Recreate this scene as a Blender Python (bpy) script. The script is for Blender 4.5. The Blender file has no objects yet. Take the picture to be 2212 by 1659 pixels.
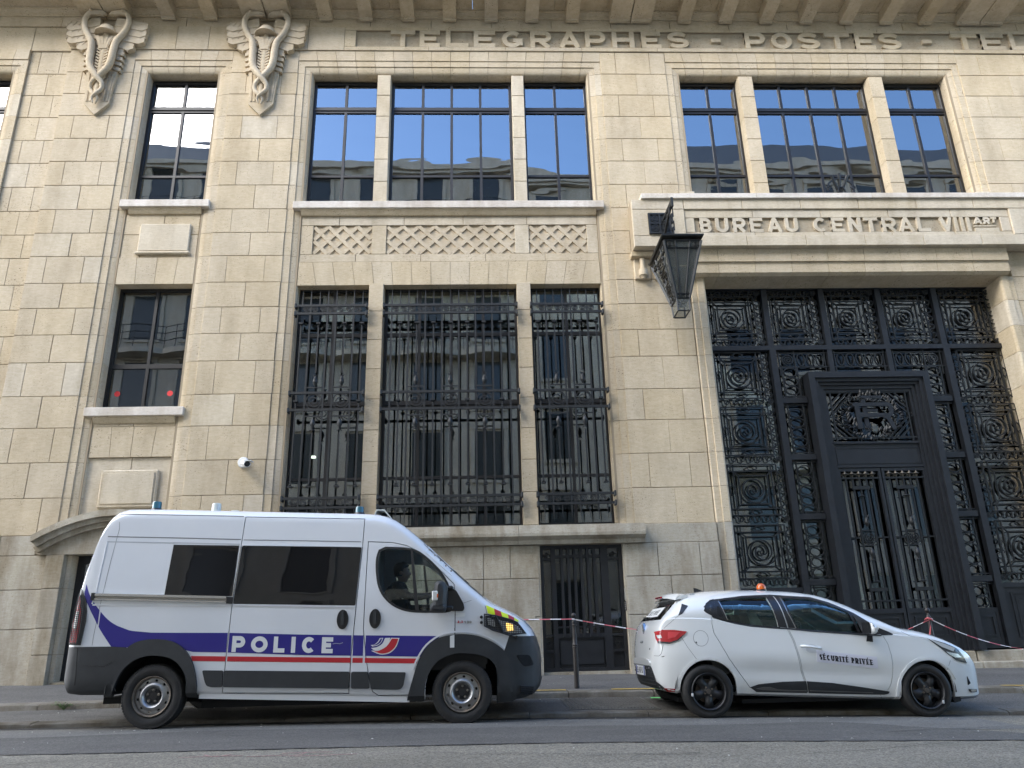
import bpy, bmesh, math, random
from mathutils import Vector, Matrix
from mathutils.bvhtree import BVHTree
from math import sin, cos, pi, radians, sqrt, atan2, hypot

random.seed(11)
scene = bpy.context.scene
COL = scene.collection

# ---------------------------------------------------------------- camera
cam_d = bpy.data.cameras.new('camera')
cam = bpy.data.objects.new('camera', cam_d)
COL.objects.link(cam)
scene.camera = cam
cam_d.sensor_width = 36.0
cam_d.sensor_fit = 'HORIZONTAL'
cam_d.lens = 36.0 * 1630.0 / 2212.0
cam_d.clip_start = 0.05
cam_d.clip_end = 3000.0
_p, _r, _y = radians(18.64), radians(-1.457), radians(2.37)
_f = Vector((sin(_y) * cos(_p), cos(_y) * cos(_p), sin(_p)))
_rt = Vector((cos(_y), -sin(_y), 0.0))
_up = _rt.cross(_f)
_rt2 = cos(_r) * _rt + sin(_r) * _up
_up2 = -sin(_r) * _rt + cos(_r) * _up
_m = Matrix.Identity(4)
for i in range(3):
    _m[i][0], _m[i][1], _m[i][2] = _rt2[i], _up2[i], -_f[i]
_m[2][3] = 0.87
cam.matrix_world = _m

# ---------------------------------------------------------------- sky, sun, exposure
SUN_EL, SUN_AZ = radians(32), radians(220)      # azimuth clockwise from +Y
world = bpy.data.worlds.new('World')
scene.world = world
world.use_nodes = True
wn, wl = world.node_tree.nodes, world.node_tree.links
bg = wn['Background']
sky = wn.new('ShaderNodeTexSky')
sky.sky_type = 'NISHITA'
sky.sun_disc = False
sky.sun_elevation = SUN_EL
sky.sun_rotation = SUN_AZ
sky.altitude = 50
sky.dust_density = 0.15
sky.ozone_density = 5.5
tc = wn.new('ShaderNodeTexCoord')
mp = wn.new('ShaderNodeMapping')
mp.inputs['Scale'].default_value = (1.0, 1.0, 1.7)
wl.new(tc.outputs['Generated'], mp.inputs['Vector'])
nz = wn.new('ShaderNodeTexNoise')
nz.inputs['Scale'].default_value = 1.25
nz.inputs['Detail'].default_value = 5
nz.inputs['Roughness'].default_value = 0.55
wl.new(mp.outputs['Vector'], nz.inputs['Vector'])
sx = wn.new('ShaderNodeSeparateXYZ')
wl.new(tc.outputs['Generated'], sx.inputs['Vector'])
mx = wn.new('ShaderNodeMath'); mx.operation = 'MULTIPLY_ADD'      # the cloud bank stands to the west (-X)
wl.new(sx.outputs['X'], mx.inputs[0]); mx.inputs[1].default_value = -0.62
wl.new(nz.outputs['Fac'], mx.inputs[2])
rp = wn.new('ShaderNodeValToRGB')
rp.color_ramp.elements[0].position = 0.62
rp.color_ramp.elements[1].position = 1.0
wl.new(mx.outputs[0], rp.inputs['Fac'])
cm = wn.new('ShaderNodeMixRGB')
cm.inputs['Color2'].default_value = (10.5, 10.8, 11.3, 1)
wl.new(rp.outputs['Color'], cm.inputs['Fac'])
wl.new(sky.outputs['Color'], cm.inputs['Color1'])
wl.new(cm.outputs['Color'], bg.inputs['Color'])
bg.inputs['Strength'].default_value = 0.15

sun_d = bpy.data.lights.new('sun', 'SUN')
sun_d.energy = 1.25
sun_d.angle = radians(40)
sun_d.color = (1.0, 0.93, 0.82)
sun = bpy.data.objects.new('sun', sun_d)
COL.objects.link(sun)
_sd = Vector((sin(SUN_AZ) * cos(SUN_EL), cos(SUN_AZ) * cos(SUN_EL), sin(SUN_EL)))
sun.rotation_euler = _sd.to_track_quat('Z', 'Y').to_euler()
sun.location = _sd * 60

scene.view_settings.view_transform = 'Standard'
scene.view_settings.look = 'None'
scene.view_settings.gamma = 1.0
scene.view_settings.use_curve_mapping = False
scene.view_settings.exposure = 2.38
try:
    scene.cycles.max_bounces = 8
    scene.cycles.transparent_max_bounces = 24
    scene.cycles.use_denoising = True
except Exception:
    pass

# ---------------------------------------------------------------- mesh helpers
class MB:
    """collects shapes and links them as one mesh object"""
    def __init__(s):
        s.v, s.f, s.mi, s.cur = [], [], [], 0

    def add(s, vs, fs):
        o = len(s.v)
        s.v += [tuple(p) for p in vs]
        s.f += [tuple(i + o for i in f) for f in fs]
        s.mi += [s.cur] * len(fs)
        return s

    def box(s, x0, x1, y0, y1, z0, z1, b=0.0):
        if x0 > x1: x0, x1 = x1, x0
        if y0 > y1: y0, y1 = y1, y0
        if z0 > z1: z0, z1 = z1, z0
        if b <= 0:
            vs = [(x, y, z) for z in (z0, z1) for y in (y0, y1) for x in (x0, x1)]
            return s.add(vs, [(0, 2, 3, 1), (4, 5, 7, 6), (0, 1, 5, 4), (2, 6, 7, 3), (0, 4, 6, 2), (1, 3, 7, 5)])
        vs, ix = [], {}
        X, Y, Z = (x0, x1), (y0, y1), (z0, z1)
        for i in (0, 1):
            for j in (0, 1):
                for k in (0, 1):
                    sx_, sy_, sz_ = (1 - 2 * i) * b, (1 - 2 * j) * b, (1 - 2 * k) * b
                    for a, p in enumerate(((X[i], Y[j] + sy_, Z[k] + sz_), (X[i] + sx_, Y[j], Z[k] + sz_), (X[i] + sx_, Y[j] + sy_, Z[k]))):
                        ix[i, j, k, a] = len(vs); vs.append(p)
        fs = []
        for i in (0, 1):
            fs.append((ix[i, 0, 0, 0], ix[i, 1, 0, 0], ix[i, 1, 1, 0], ix[i, 0, 1, 0]))
            fs.append((ix[0, i, 0, 1], ix[1, i, 0, 1], ix[1, i, 1, 1], ix[0, i, 1, 1]))
            fs.append((ix[0, 0, i, 2], ix[1, 0, i, 2], ix[1, 1, i, 2], ix[0, 1, i, 2]))
            for j in (0, 1):
                fs.append((ix[i, j, 0, 0], ix[i, j, 1, 0], ix[i, j, 1, 1], ix[i, j, 0, 1]))
                fs.append((ix[i, 0, j, 0], ix[i, 1, j, 0], ix[i, 1, j, 2], ix[i, 0, j, 2]))
                fs.append((ix[0, i, j, 1], ix[1, i, j, 1], ix[1, i, j, 2], ix[0, i, j, 2]))
                for k in (0, 1):
                    fs.append((ix[i, j, k, 0], ix[i, j, k, 1], ix[i, j, k, 2]))
        return s.add(vs, fs)

    def prism(s, poly, a0, a1, plane='xz'):
        n = len(poly)
        if plane == 'xz':
            P = lambda p, a: (p[0], a, p[1])
        elif plane == 'xy':
            P = lambda p, a: (p[0], p[1], a)
        else:
            P = lambda p, a: (a, p[0], p[1])
        vs = [P(p, a0) for p in poly] + [P(p, a1) for p in poly]
        fs = [tuple(range(n)), tuple(range(2 * n - 1, n - 1, -1))]
        fs += [(i, (i + 1) % n, n + (i + 1) % n, n + i) for i in range(n)]
        return s.add(vs, fs)

    def stroke(s, pts, w, y0, y1, closed=False, plane='xz'):
        """flat bar of width w following a 2-D line, between depths y0 and y1"""
        n = len(pts)
        L, R = [], []
        for i in range(n):
            a = pts[i - 1] if (i > 0 or closed) else pts[i]
            c = pts[(i + 1) % n] if (i < n - 1 or closed) else pts[i]
            b = pts[i]
            d1 = (b[0] - a[0], b[1] - a[1]); d2 = (c[0] - b[0], c[1] - b[1])
            l1, l2 = hypot(*d1), hypot(*d2)
            if l1 < 1e-9: d1, l1 = d2, l2
            if l2 < 1e-9: d2, l2 = d1, l1
            n1 = (-d1[1] / l1, d1[0] / l1); n2 = (-d2[1] / l2, d2[0] / l2)
            mx_, my_ = n1[0] + n2[0], n1[1] + n2[1]
            q = mx_ * mx_ + my_ * my_
            k = 2.0 / q if q > 0.5 else 2.0 / 0.5 * 0.5
            ox, oy = mx_ * k * w / 2, my_ * k * w / 2
            L.append((b[0] + ox, b[1] + oy)); R.append((b[0] - ox, b[1] - oy))
        if plane == 'xz': P = lambda p, a: (p[0], a, p[1])
        elif plane == 'xy': P = lambda p, a: (p[0], p[1], a)
        else: P = lambda p, a: (a, p[0], p[1])
        vs = []
        for i in range(n):
            vs += [P(L[i], y0), P(R[i], y0), P(R[i], y1), P(L[i], y1)]
        fs = []
        m = n if closed else n - 1
        for i in range(m):
            j = (i + 1) % n
            for k in range(4):
                fs.append((4 * i + k, 4 * i + (k + 1) % 4, 4 * j + (k + 1) % 4, 4 * j + k))
        if not closed:
            fs += [(0, 1, 2, 3), (4 * n - 4, 4 * n - 1, 4 * n - 2, 4 * n - 3)]
        return s.add(vs, fs)

    def tube(s, pts, r, n=6, closed=False, cap=True):
        pts = [Vector(p) for p in pts]
        N = len(pts)
        rr = r if hasattr(r, '__len__') else [r] * N
        t0 = (pts[1] - pts[0]).normalized()
        ref = Vector((0, 0, 1)) if abs(t0.z) < 0.9 else Vector((1, 0, 0))
        u = t0.cross(ref).normalized()
        vs = []
        prev = t0
        for i in range(N):
            a = pts[i - 1] if (i > 0 or closed) else pts[i]
            c = pts[(i + 1) % N] if (i < N - 1 or closed) else pts[i]
            t = (c - a)
            t = t.normalized() if t.length > 1e-9 else prev
            u = (u - t * u.dot(t))
            u = u.normalized() if u.length > 1e-6 else t.orthogonal().normalized()
            w = t.cross(u)
            prev = t
            for k in range(n):
                an = 2 * pi * k / n
                vs.append(pts[i] + (u * cos(an) + w * sin(an)) * rr[i])
        fs = []
        for i in range(N if closed else N - 1):
            j = (i + 1) % N
            for k in range(n):
                fs.append((i * n + k, i * n + (k + 1) % n, j * n + (k + 1) % n, j * n + k))
        if cap and not closed:
            fs.append(tuple(range(n - 1, -1, -1)))
            fs.append(tuple((N - 1) * n + k for k in range(n)))
        return s.add(vs, fs)

    def lathe(s, prof, c=(0, 0, 0), axis='z', n=20, a0=0.0, a1=2 * pi, cap=True):
        """prof: (radius, height) pairs"""
        full = abs(a1 - a0 - 2 * pi) < 1e-6
        m = n if full else n + 1
        vs = []
        for r, h in prof:
            for k in range(m):
                an = a0 + (a1 - a0) * k / n
                p = (r * cos(an), r * sin(an), h)
                if axis == 'z': q = p
                elif axis == 'y': q = (p[0], p[2], p[1])
                else: q = (p[2], p[0], p[1])
                vs.append((q[0] + c[0], q[1] + c[1], q[2] + c[2]))
        fs = []
        for i in range(len(prof) - 1):
            for k in range(n):
                k2 = (k + 1) % m
                fs.append((i * m + k, i * m + k2, (i + 1) * m + k2, (i + 1) * m + k))
        if full and cap:
            if prof[0][0] > 1e-6: fs.append(tuple(range(m - 1, -1, -1)))
            if prof[-1][0] > 1e-6: fs.append(tuple((len(prof) - 1) * m + k for k in range(m)))
        return s.add(vs, fs)

    def loft(s, rings, closed=True, cap=True):
        n = len(rings[0])
        vs = [p for r in rings for p in r]
        fs = []
        for i in range(len(rings) - 1):
            for k in range(n if closed else n - 1):
                k2 = (k + 1) % n
                fs.append((i * n + k, i * n + k2, (i + 1) * n + k2, (i + 1) * n + k))
        if cap:
            fs.append(tuple(range(n - 1, -1, -1)))
            fs.append(tuple((len(rings) - 1) * n + k for k in range(n)))
        return s.add(vs, fs)

    def mesh(s, name, mats, smooth=None, fix=True):
        me = bpy.data.meshes.new(name)
        me.from_pydata([tuple(p) for p in s.v], [], s.f)
        if not isinstance(mats, (list, tuple)): mats = [mats]
        for m_ in mats: me.materials.append(m_)
        if len(mats) > 1:
            me.polygons.foreach_set('material_index', s.mi)
        if fix:
            bm = bmesh.new(); bm.from_mesh(me)
            bmesh.ops.remove_doubles(bm, verts=bm.verts, dist=1e-5)
            bmesh.ops.recalc_face_normals(bm, faces=bm.faces)
            bm.to_mesh(me); bm.free()
        if smooth is not None:
            me.polygons.foreach_set('use_smooth', [True] * len(me.polygons))
            me.set_sharp_from_angle(angle=radians(smooth))
        me.update()
        return me

    def build(s, name, mats, parent=None, smooth=None, fix=True):
        return put(name, s.mesh(name, mats, smooth, fix), parent)


def wloc(o):
    v = Vector((0, 0, 0))
    while o is not None:
        v = v + o.location
        o = o.parent
    return v


def put(name, me, parent=None, loc=(0, 0, 0)):
    """link a mesh; its coordinates (plus loc) are the place's own whatever its parent"""
    o = bpy.data.objects.new(name, me)
    COL.objects.link(o)
    if parent is not None:
        o.parent = parent
        o.location = Vector(loc) - wloc(parent)
    else:
        o.location = loc
    return o


def tag(o, label=None, cat=None, group=None, kind=None):
    if label: o['label'] = label
    if cat: o['category'] = cat
    if group: o['group'] = group
    if kind: o['kind'] = kind
    return o


def thing(name, label, cat, loc=(0, 0, 0), group=None):
    o = bpy.data.objects.new(name, None)
    o.empty_display_size = 0.2
    COL.objects.link(o)
    o.location = loc
    return tag(o, label, cat, group)


def copy_tree(o, parent=None):
    c = o.copy(); COL.objects.link(c)
    if parent is not None: c.parent = parent
    for ch in list(o.children): copy_tree(ch, c)
    return c


def ell(cx, cz, rx, rz, a0=0, a1=360, n=20):
    return [(cx + rx * cos(radians(a0 + (a1 - a0) * i / n)), cz + rz * sin(radians(a0 + (a1 - a0) * i / n))) for i in range(n + 1)]


def spiral(cx, cz, r0, r1, turns, a0=0, n=40, sgn=1):
    o = []
    for i in range(n + 1):
        t = i / n
        r = r0 + (r1 - r0) * t
        a = radians(a0) + sgn * 2 * pi * turns * t
        o.append((cx + r * cos(a), cz + r * sin(a)))
    return o


def glyph(ch, w, h, t):
    """centre lines of a block capital in a w x h cell"""
    i = t / 2; L, Rr, B, T = i, w - i, i, h - i; M = h * 0.5
    def bowl(z0, z1, xr):
        rz = (z1 - z0) / 2; cx = max(L + 0.01 * w, xr - min(rz, w * 0.45))
        return [(0, z1)] + ell(cx, (z0 + z1) / 2, xr - cx, rz, 90, -90, 10) + [(0, z0)]
    acc = None
    if ch in 'ÉÈ': acc = ch; ch = 'E'
    if ch == 'T': r = [[(0, T), (w, T)], [(w / 2, 0), (w / 2, h)]]
    elif ch == 'E': r = [[(L, 0), (L, h)], [(0, T), (w, T)], [(0, M), (w * 0.82, M)], [(0, B), (w, B)]]
    elif ch == 'F': r = [[(L, 0), (L, h)], [(0, T), (w, T)], [(0, M), (w * 0.8, M)]]
    elif ch == 'L': r = [[(L, 0), (L, h)], [(0, B), (w, B)]]
    elif ch == 'H': r = [[(L, 0), (L, h)], [(Rr, 0), (Rr, h)], [(L, M), (Rr, M)]]
    elif ch == 'I': r = [[(w / 2, 0), (w / 2, h)]]
    elif ch == '1': r = [[(w * .6, 0), (w * .6, h)], [(w * .6, T), (w * .15, h * .72)]]
    elif ch == '4': r = [[(w * .72, 0), (w * .72, h)], [(w * .72, T), (L, h * .3)], [(0, h * .3), (w, h * .3)]]
    elif ch == '7': r = [[(0, T), (w, T)], [(Rr, T), (w * .3, 0)]]
    elif ch == '2': r = [ell(w / 2, h * .72, w / 2 - i, h * .28 - i, 160, -30, 8) + [(L, B)], [(0, B), (w, B)]]
    elif ch == '3': r = [ell(w / 2, h * .74, w / 2 - i, h * .26 - i, 150, -90, 8), ell(w / 2, h * .26, w / 2 - i, h * .26 - i, 90, -150, 8)]
    elif ch in 'O0': r = [ell(w / 2, M, w / 2 - i, M - i, 0, 360, 24)]
    elif ch == 'C': r = [ell(w / 2, M, w / 2 - i, M - i, 45, 315, 20)]
    elif ch == 'G': r = [ell(w / 2, M, w / 2 - i, M - i, 45, 340, 20), [(w * .55, h * .42), (w, h * .42)], [(Rr, h * .12), (Rr, h * .47)]]
    elif ch == 'P': r = [[(L, 0), (L, h)], bowl(h * .42, T, Rr)]
    elif ch == 'R': r = [[(L, 0), (L, h)], bowl(h * .44, T, Rr), [(w * .45, h * .44), (w - i * 1.1, 0)]]
    elif ch == 'B': r = [[(L, 0), (L, h)], bowl(M, T, Rr - w * .04), bowl(B, M, Rr)]
    elif ch == 'A': r = [[(i * 1.1, 0), (w / 2, h)], [(w / 2, h), (w - i * 1.1, 0)], [(w * .22, h * .3), (w * .78, h * .3)]]
    elif ch == 'V': r = [[(i * 1.1, h), (w / 2, 0)], [(w / 2, 0), (w - i * 1.1, h)]]
    elif ch == 'N': r = [[(L, 0), (L, h)], [(Rr, 0), (Rr, h)], [(L, h), (Rr, 0)]]
    elif ch == 'U': r = [[(L, h)] + ell(w / 2, M * .8, w / 2 - i, M * .8 - i, 180, 360, 14) + [(Rr, h)]]
    elif ch == 'J': r = [ell(w / 2, M * .6, w / 2 - i, M * .6 - i, 190, 360, 10) + [(Rr, h)]]
    elif ch == 'S':
        zt, zb = (T + M) / 2, (M + B) / 2
        r = [ell(w / 2, zt, w / 2 - i, (T - M) / 2, 25, 270, 14) + ell(w / 2, zb, w / 2 - i, (M - B) / 2, 90, -155, 14)[1:]]
    elif ch == '-': r = [[(0, M), (w, M)]]
    elif ch == '.': r = [[(0, i), (t, i)]]
    else: r = []
    if acc == 'É': r.append([(w * .4, h * 1.08), (w * .7, h * 1.26)])
    return r


def text_strokes(mb, s, x, z, h, t, y0, y1, wfun, gap, slope=0.0, inc=0.0006):
    """block lettering; returns the end x"""
    k = 0
    for ch in s:
        w = wfun(ch)
        if ch != ' ':
            for ln in glyph(ch, w, h, t):
                k += 1
                mb.stroke([(x + a, z + b + slope * (x + a)) for a, b in ln], t, y0 - inc * (k % 4), y1)
        x += w + gap
    return x - gap


# ---------------------------------------------------------------- materials
def node_mat(name):
    m = bpy.data.materials.new(name)
    m.use_nodes = True
    nt = m.node_tree
    return m, nt.nodes, nt.links, nt.nodes['Principled BSDF']


def simple(name, col, rough=0.5, metal=0.0, var=0.0, vscale=3.0, bump=0.0, bscale=60.0, coat=0.0, spec=None, emit=None, estr=0.0, objvar=0.0):
    m, N, K, P = node_mat(name)
    P.inputs['Base Color'].default_value = (*col, 1)
    P.inputs['Roughness'].default_value = rough
    P.inputs['Metallic'].default_value = metal
    if coat: P.inputs['Coat Weight'].default_value = coat; P.inputs['Coat Roughness'].default_value = 0.06
    if spec is not None: P.inputs['Specular IOR Level'].default_value = spec
    if emit: P.inputs['Emission Color'].default_value = (*emit, 1); P.inputs['Emission Strength'].default_value = estr
    if var or bump or objvar:
        g = N.new('ShaderNodeNewGeometry')
    last = None
    if var:
        n1 = N.new('ShaderNodeTexNoise'); n1.inputs['Scale'].default_value = vscale; n1.inputs['Detail'].default_value = 8; n1.inputs['Roughness'].default_value = .65
        K.new(g.outputs['Position'], n1.inputs['Vector'])
        r = N.new('ShaderNodeValToRGB')
        r.color_ramp.elements[0].position = .3; r.color_ramp.elements[1].position = .7
        r.color_ramp.elements[0].color = (*[c * (1 - var) for c in col], 1)
        r.color_ramp.elements[1].color = (*[min(1, c * (1 + var)) for c in col], 1)
        K.new(n1.outputs['Fac'], r.inputs['Fac'])
        last = r.outputs['Color']
    if objvar:
        oi = N.new('ShaderNodeObjectInfo')
        mr = N.new('ShaderNodeMapRange'); mr.inputs['To Min'].default_value = 1 - objvar; mr.inputs['To Max'].default_value = 1 + objvar
        K.new(oi.outputs['Random'], mr.inputs['Value'])
        h = N.new('ShaderNodeHueSaturation')
        if last: K.new(last, h.inputs['Color'])
        else: h.inputs['Color'].default_value = (*col, 1)
        K.new(mr.outputs['Result'], h.inputs['Value'])
        last = h.outputs['Color']
    if last: K.new(last, P.inputs['Base Color'])
    if bump:
        n2 = N.new('ShaderNodeTexNoise'); n2.inputs['Scale'].default_value = bscale; n2.inputs['Detail'].default_value = 6
        K.new(g.outputs['Position'], n2.inputs['Vector'])
        b = N.new('ShaderNodeBump'); b.inputs['Strength'].default_value = bump; b.inputs['Distance'].default_value = .01
        K.new(n2.outputs['Fac'], b.inputs['Height']); K.new(b.outputs['Normal'], P.inputs['Normal'])
    return m


def stone_mat(name, col, objvar=0.07, pits=0.75, bump=0.45, stain=0.15, rough_scale=34):
    m, N, K, P = node_mat(name)
    g = N.new('ShaderNodeNewGeometry'); oi = N.new('ShaderNodeObjectInfo')
    def noise(scale, det=6, ro=.6, sc=None):
        n = N.new('ShaderNodeTexNoise'); n.inputs['Scale'].default_value = scale; n.inputs['Detail'].default_value = det; n.inputs['Roughness'].default_value = ro
        if sc:
            mp_ = N.new('ShaderNodeMapping'); mp_.inputs['Scale'].default_value = sc
            K.new(g.outputs['Position'], mp_.inputs['Vector']); K.new(mp_.outputs['Vector'], n.inputs['Vector'])
        else: K.new(g.outputs['Position'], n.inputs['Vector'])
        return n
    def ramp(sock, a, b, ca, cb):
        r = N.new('ShaderNodeValToRGB'); r.color_ramp.elements[0].position = a; r.color_ramp.elements[1].position = b
        r.color_ramp.elements[0].color = (*ca, 1); r.color_ramp.elements[1].color = (*cb, 1)
        K.new(sock, r.inputs['Fac']); return r.outputs['Color']
    def mul(a, b, fac=1.0):
        x = N.new('ShaderNodeMixRGB'); x.blend_type = 'MULTIPLY'; x.inputs['Fac'].default_value = fac
        K.new(a, x.inputs['Color1']); K.new(b, x.inputs['Color2']); return x.outputs['Color']
    c1 = tuple(c * .93 for c in col); c2 = tuple(min(1, c * 1.06) for c in col)
    base = ramp(noise(1.7, 8).outputs['Fac'], .3, .7, c1, c2)
    veins = ramp(noise(11, 10, .74, (1, 1, 3.2)).outputs['Fac'], .36, .62, (.86, .82, .75), (1.04, 1.03, 1.02))
    c = mul(base, veins, .8)
    if stain:
        st = ramp(noise(1.1, 7, .65, (2.2, 2.2, .55)).outputs['Fac'], .42, .66, (1, 1, 1), (1 - stain, 1 - stain * 1.12, 1 - stain * 1.3))
        c = mul(c, st, 1)
    if pits:
        pm = ramp(noise(2.6, 5).outputs['Fac'], .44, .6, (1, 1, 1), (0, 0, 0))
        pv = ramp(noise(rough_scale, 3, .5, (1, 1, 1.7)).outputs['Fac'], .32, .37, (1 - pits, 1 - pits * 1.05, 1 - pits * 1.1), (1, 1, 1))
        x = N.new('ShaderNodeMixRGB'); K.new(pm, x.inputs['Fac']); K.new(pv, x.inputs['Color1']); x.inputs['Color2'].default_value = (1, 1, 1, 1)
        c = mul(c, x.outputs['Color'], 1)
    mr = N.new('ShaderNodeMapRange'); mr.inputs['To Min'].default_value = 1 - objvar; mr.inputs['To Max'].default_value = 1 + objvar
    K.new(oi.outputs['Random'], mr.inputs['Value'])
    ml = N.new('ShaderNodeMath'); ml.operation = 'MULTIPLY'; ml.inputs[1].default_value = 7.31
    K.new(oi.outputs['Random'], ml.inputs[0])
    fr = N.new('ShaderNodeMath'); fr.operation = 'FRACT'; K.new(ml.outputs[0], fr.inputs[0])
    mh = N.new('ShaderNodeMapRange'); mh.inputs['To Min'].default_value = .93; mh.inputs['To Max'].default_value = 1.07
    K.new(fr.outputs[0], mh.inputs['Value'])
    h = N.new('ShaderNodeHueSaturation'); K.new(c, h.inputs['Color']); K.new(mr.outputs['Result'], h.inputs['Value']); K.new(mh.outputs['Result'], h.inputs['Saturation'])
    K.new(h.outputs['Color'], P.inputs['Base Color'])
    P.inputs['Roughness'].default_value = .85
    P.inputs['Specular IOR Level'].default_value = .25
    n2 = noise(rough_scale * 1.3, 8, .7)
    b = N.new('ShaderNodeBump'); b.inputs['Strength'].default_value = bump; b.inputs['Distance'].default_value = .012
    K.new(n2.outputs['Fac'], b.inputs['Height']); K.new(b.outputs['Normal'], P.inputs['Normal'])
    return m


def glass_mat(name, tint=(.75, .8, .78), ior=1.7, wav=0.0, wscale=1.3, trans=1.0, body=(.01, .01, .012)):
    m, N, K, P = node_mat(name)
    out = N['Material Output']
    N.remove(P)
    fr = N.new('ShaderNodeFresnel'); fr.inputs['IOR'].default_value = ior
    gl = N.new('ShaderNodeBsdfGlossy'); gl.inputs['Roughness'].default_value = .008; gl.inputs['Color'].default_value = (.96, .98, 1, 1)
    tr = N.new('ShaderNodeBsdfTransparent'); tr.inputs['Color'].default_value = (*tint, 1)
    df = N.new('ShaderNodeBsdfDiffuse'); df.inputs['Color'].default_value = (*body, 1)
    mi0 = N.new('ShaderNodeMixShader'); mi0.inputs['Fac'].default_value = trans
    K.new(df.outputs[0], mi0.inputs[1]); K.new(tr.outputs[0], mi0.inputs[2])
    mi = N.new('ShaderNodeMixShader')
    K.new(fr.outputs[0], mi.inputs['Fac']); K.new(mi0.outputs[0], mi.inputs[1]); K.new(gl.outputs[0], mi.inputs[2])
    K.new(mi.outputs[0], out.inputs['Surface'])
    if wav:
        g = N.new('ShaderNodeNewGeometry')
        mp_ = N.new('ShaderNodeMapping'); mp_.inputs['Scale'].default_value = (.55, 1, 1.6)
        K.new(g.outputs['Position'], mp_.inputs['Vector'])
        n = N.new('ShaderNodeTexNoise'); n.inputs['Scale'].default_value = wscale; n.inputs['Detail'].default_value = 1.5
        K.new(mp_.outputs['Vector'], n.inputs['Vector'])
        b = N.new('ShaderNodeBump'); b.inputs['Strength'].default_value = 1.0; b.inputs['Distance'].default_value = wav
        K.new(n.outputs['Fac'], b.inputs['Height']); K.new(b.outputs['Normal'], gl.inputs['Normal']); K.new(b.outputs['Normal'], fr.inputs['Normal'])
    return m


M = {}
M['stone'] = stone_mat('limestone', (.56, .475, .345), objvar=.03)
M['stone_pale'] = stone_mat('pale limestone', (.60, .53, .415), objvar=.03, pits=.35, stain=.22)
M['stone_white'] = stone_mat('white sill stone', (.70, .65, .59), objvar=.04, pits=.25, stain=.25)
M['stone_grey'] = stone_mat('grey plinth stone', (.45, .415, .345), objvar=.045, pits=.5, stain=.42, bump=.5, rough_scale=40)
M['mortar'] = simple('mortar joint', (.33, .265, .18), .95)
M['rough'] = stone_mat('hacked stone ground', (.43, .37, .275), objvar=0, pits=.7, bump=1.0, stain=.2, rough_scale=24)
M['carved'] = stone_mat('carved limestone', (.55, .47, .35), objvar=.03, pits=.2, bump=.25, stain=.2)
M['frame'] = simple('dark bronze window paint', (.012, .011, .011), .45, var=.2)
M['iron'] = simple('painted wrought iron', (.012, .0135, .0145), .5, var=.3, vscale=9, bump=.12, bscale=70)
M['iron_blue'] = simple('blue black door paint', (.013, .0145, .018), .42, var=.3, vscale=6, bump=.12, bscale=45)
M['pane'] = glass_mat('window glass', (.62, .68, .66), 2.7, wav=.004, wscale=1.1)
M['pane_low'] = glass_mat('lower window glass', (.55, .60, .58), 2.25, wav=.0015, wscale=.9)
M['pane_dark'] = glass_mat('dark door glass', (.4, .43, .42), 1.65, wav=.0015, wscale=.9)
M['inside'] = simple('dim interior wall', (.22, .21, .2), .9)
M['lamp_on'] = simple('lit tube', (.9, .9, .85), .5, emit=(1, .96, .85), estr=1.2)
M['red_dot'] = simple('red sticker', (.65, .03, .03), .6)
M['white_plastic'] = simple('white plastic', (.75, .75, .73), .35)
M['black_plastic'] = simple('black plastic', (.015, .015, .016), .4)
# ================================================================ THE POST OFFICE BUILDING
FY = 13.5
B = thing('post_office_building', 'pale limestone post office building with carved lettering and dark steel windows behind both vehicles', 'building', (0, FY, .3))
ZC = [13.21, 12.62, 12.06, 11.50, 10.93, 10.37, 9.80, 9.24, 8.70, 8.18, 7.60, 7.07, 6.52, 5.96, 5.30, 4.69, 4.05, 3.41, 2.76]
J = .0075
_bc = {}


def block_mesh(w, h, d, mat):
    k = (round(w, 2), round(h, 2), d, mat)
    if k not in _bc:
        w, h = k[0], k[1]
        b = .006
        mb = MB()
        vs = [(0, b, 0), (w, b, 0), (w, b, h), (0, b, h), (b, 0, b), (w - b, 0, b), (w - b, 0, h - b), (b, 0, h - b), (0, d, 0), (w, d, 0), (w, d, h), (0, d, h)]
        mb.add(vs, [(4, 5, 6, 7), (0, 1, 5, 4), (1, 2, 6, 5), (2, 3, 7, 6), (3, 0, 4, 7), (8, 9, 1, 0), (9, 10, 2, 1), (10, 11, 3, 2), (11, 8, 0, 3)])
        _bc[k] = mb.mesh('stone', M[mat])
    return _bc[k]


def block(x0, x1, z0, z1, yf=FY, name='stone', mat='stone', d=.16, j=J, parent=None):
    me = block_mesh(x1 - x0 - j, z1 - z0 - j, d, mat)
    return put(name, me, parent or B, (x0 + j / 2, yf + random.uniform(0, .003), z0 + j / 2))


backing = MB()


def back(x0, x1, z0, z1, y0, y1=FY + .34):
    backing.box(x0, x1, y0, y1, z0, z1)


def pier(xa, xb, yf=FY, phase=0, z_hi=0, z_lo=18, sgn=1):
    """coursed ashlar between two upright edges: one joint, then two joints, in turn"""
    w = xb - xa
    for i in range(z_hi, z_lo):
        z1, z0 = ZC[i], ZC[i + 1]
        if (i + phase) % 2 == 0:
            cuts = [.5 + .03 * sgn]
        else:
            cuts = [.24, .76]
        if w > 2.2: cuts = [c / 2 + k for k in (0, .5) for c in cuts]
        xs = [xa] + [xa + w * c for c in cuts] + [xb]
        for a, b_ in zip(xs, xs[1:]):
            block(a, b_, z0, z1, yf, 'stone', 'stone_pale' if random.random() < .07 else 'stone')
    back(xa + .005, xb - .005, ZC[z_lo], ZC[z_hi], yf + .018)


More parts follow.
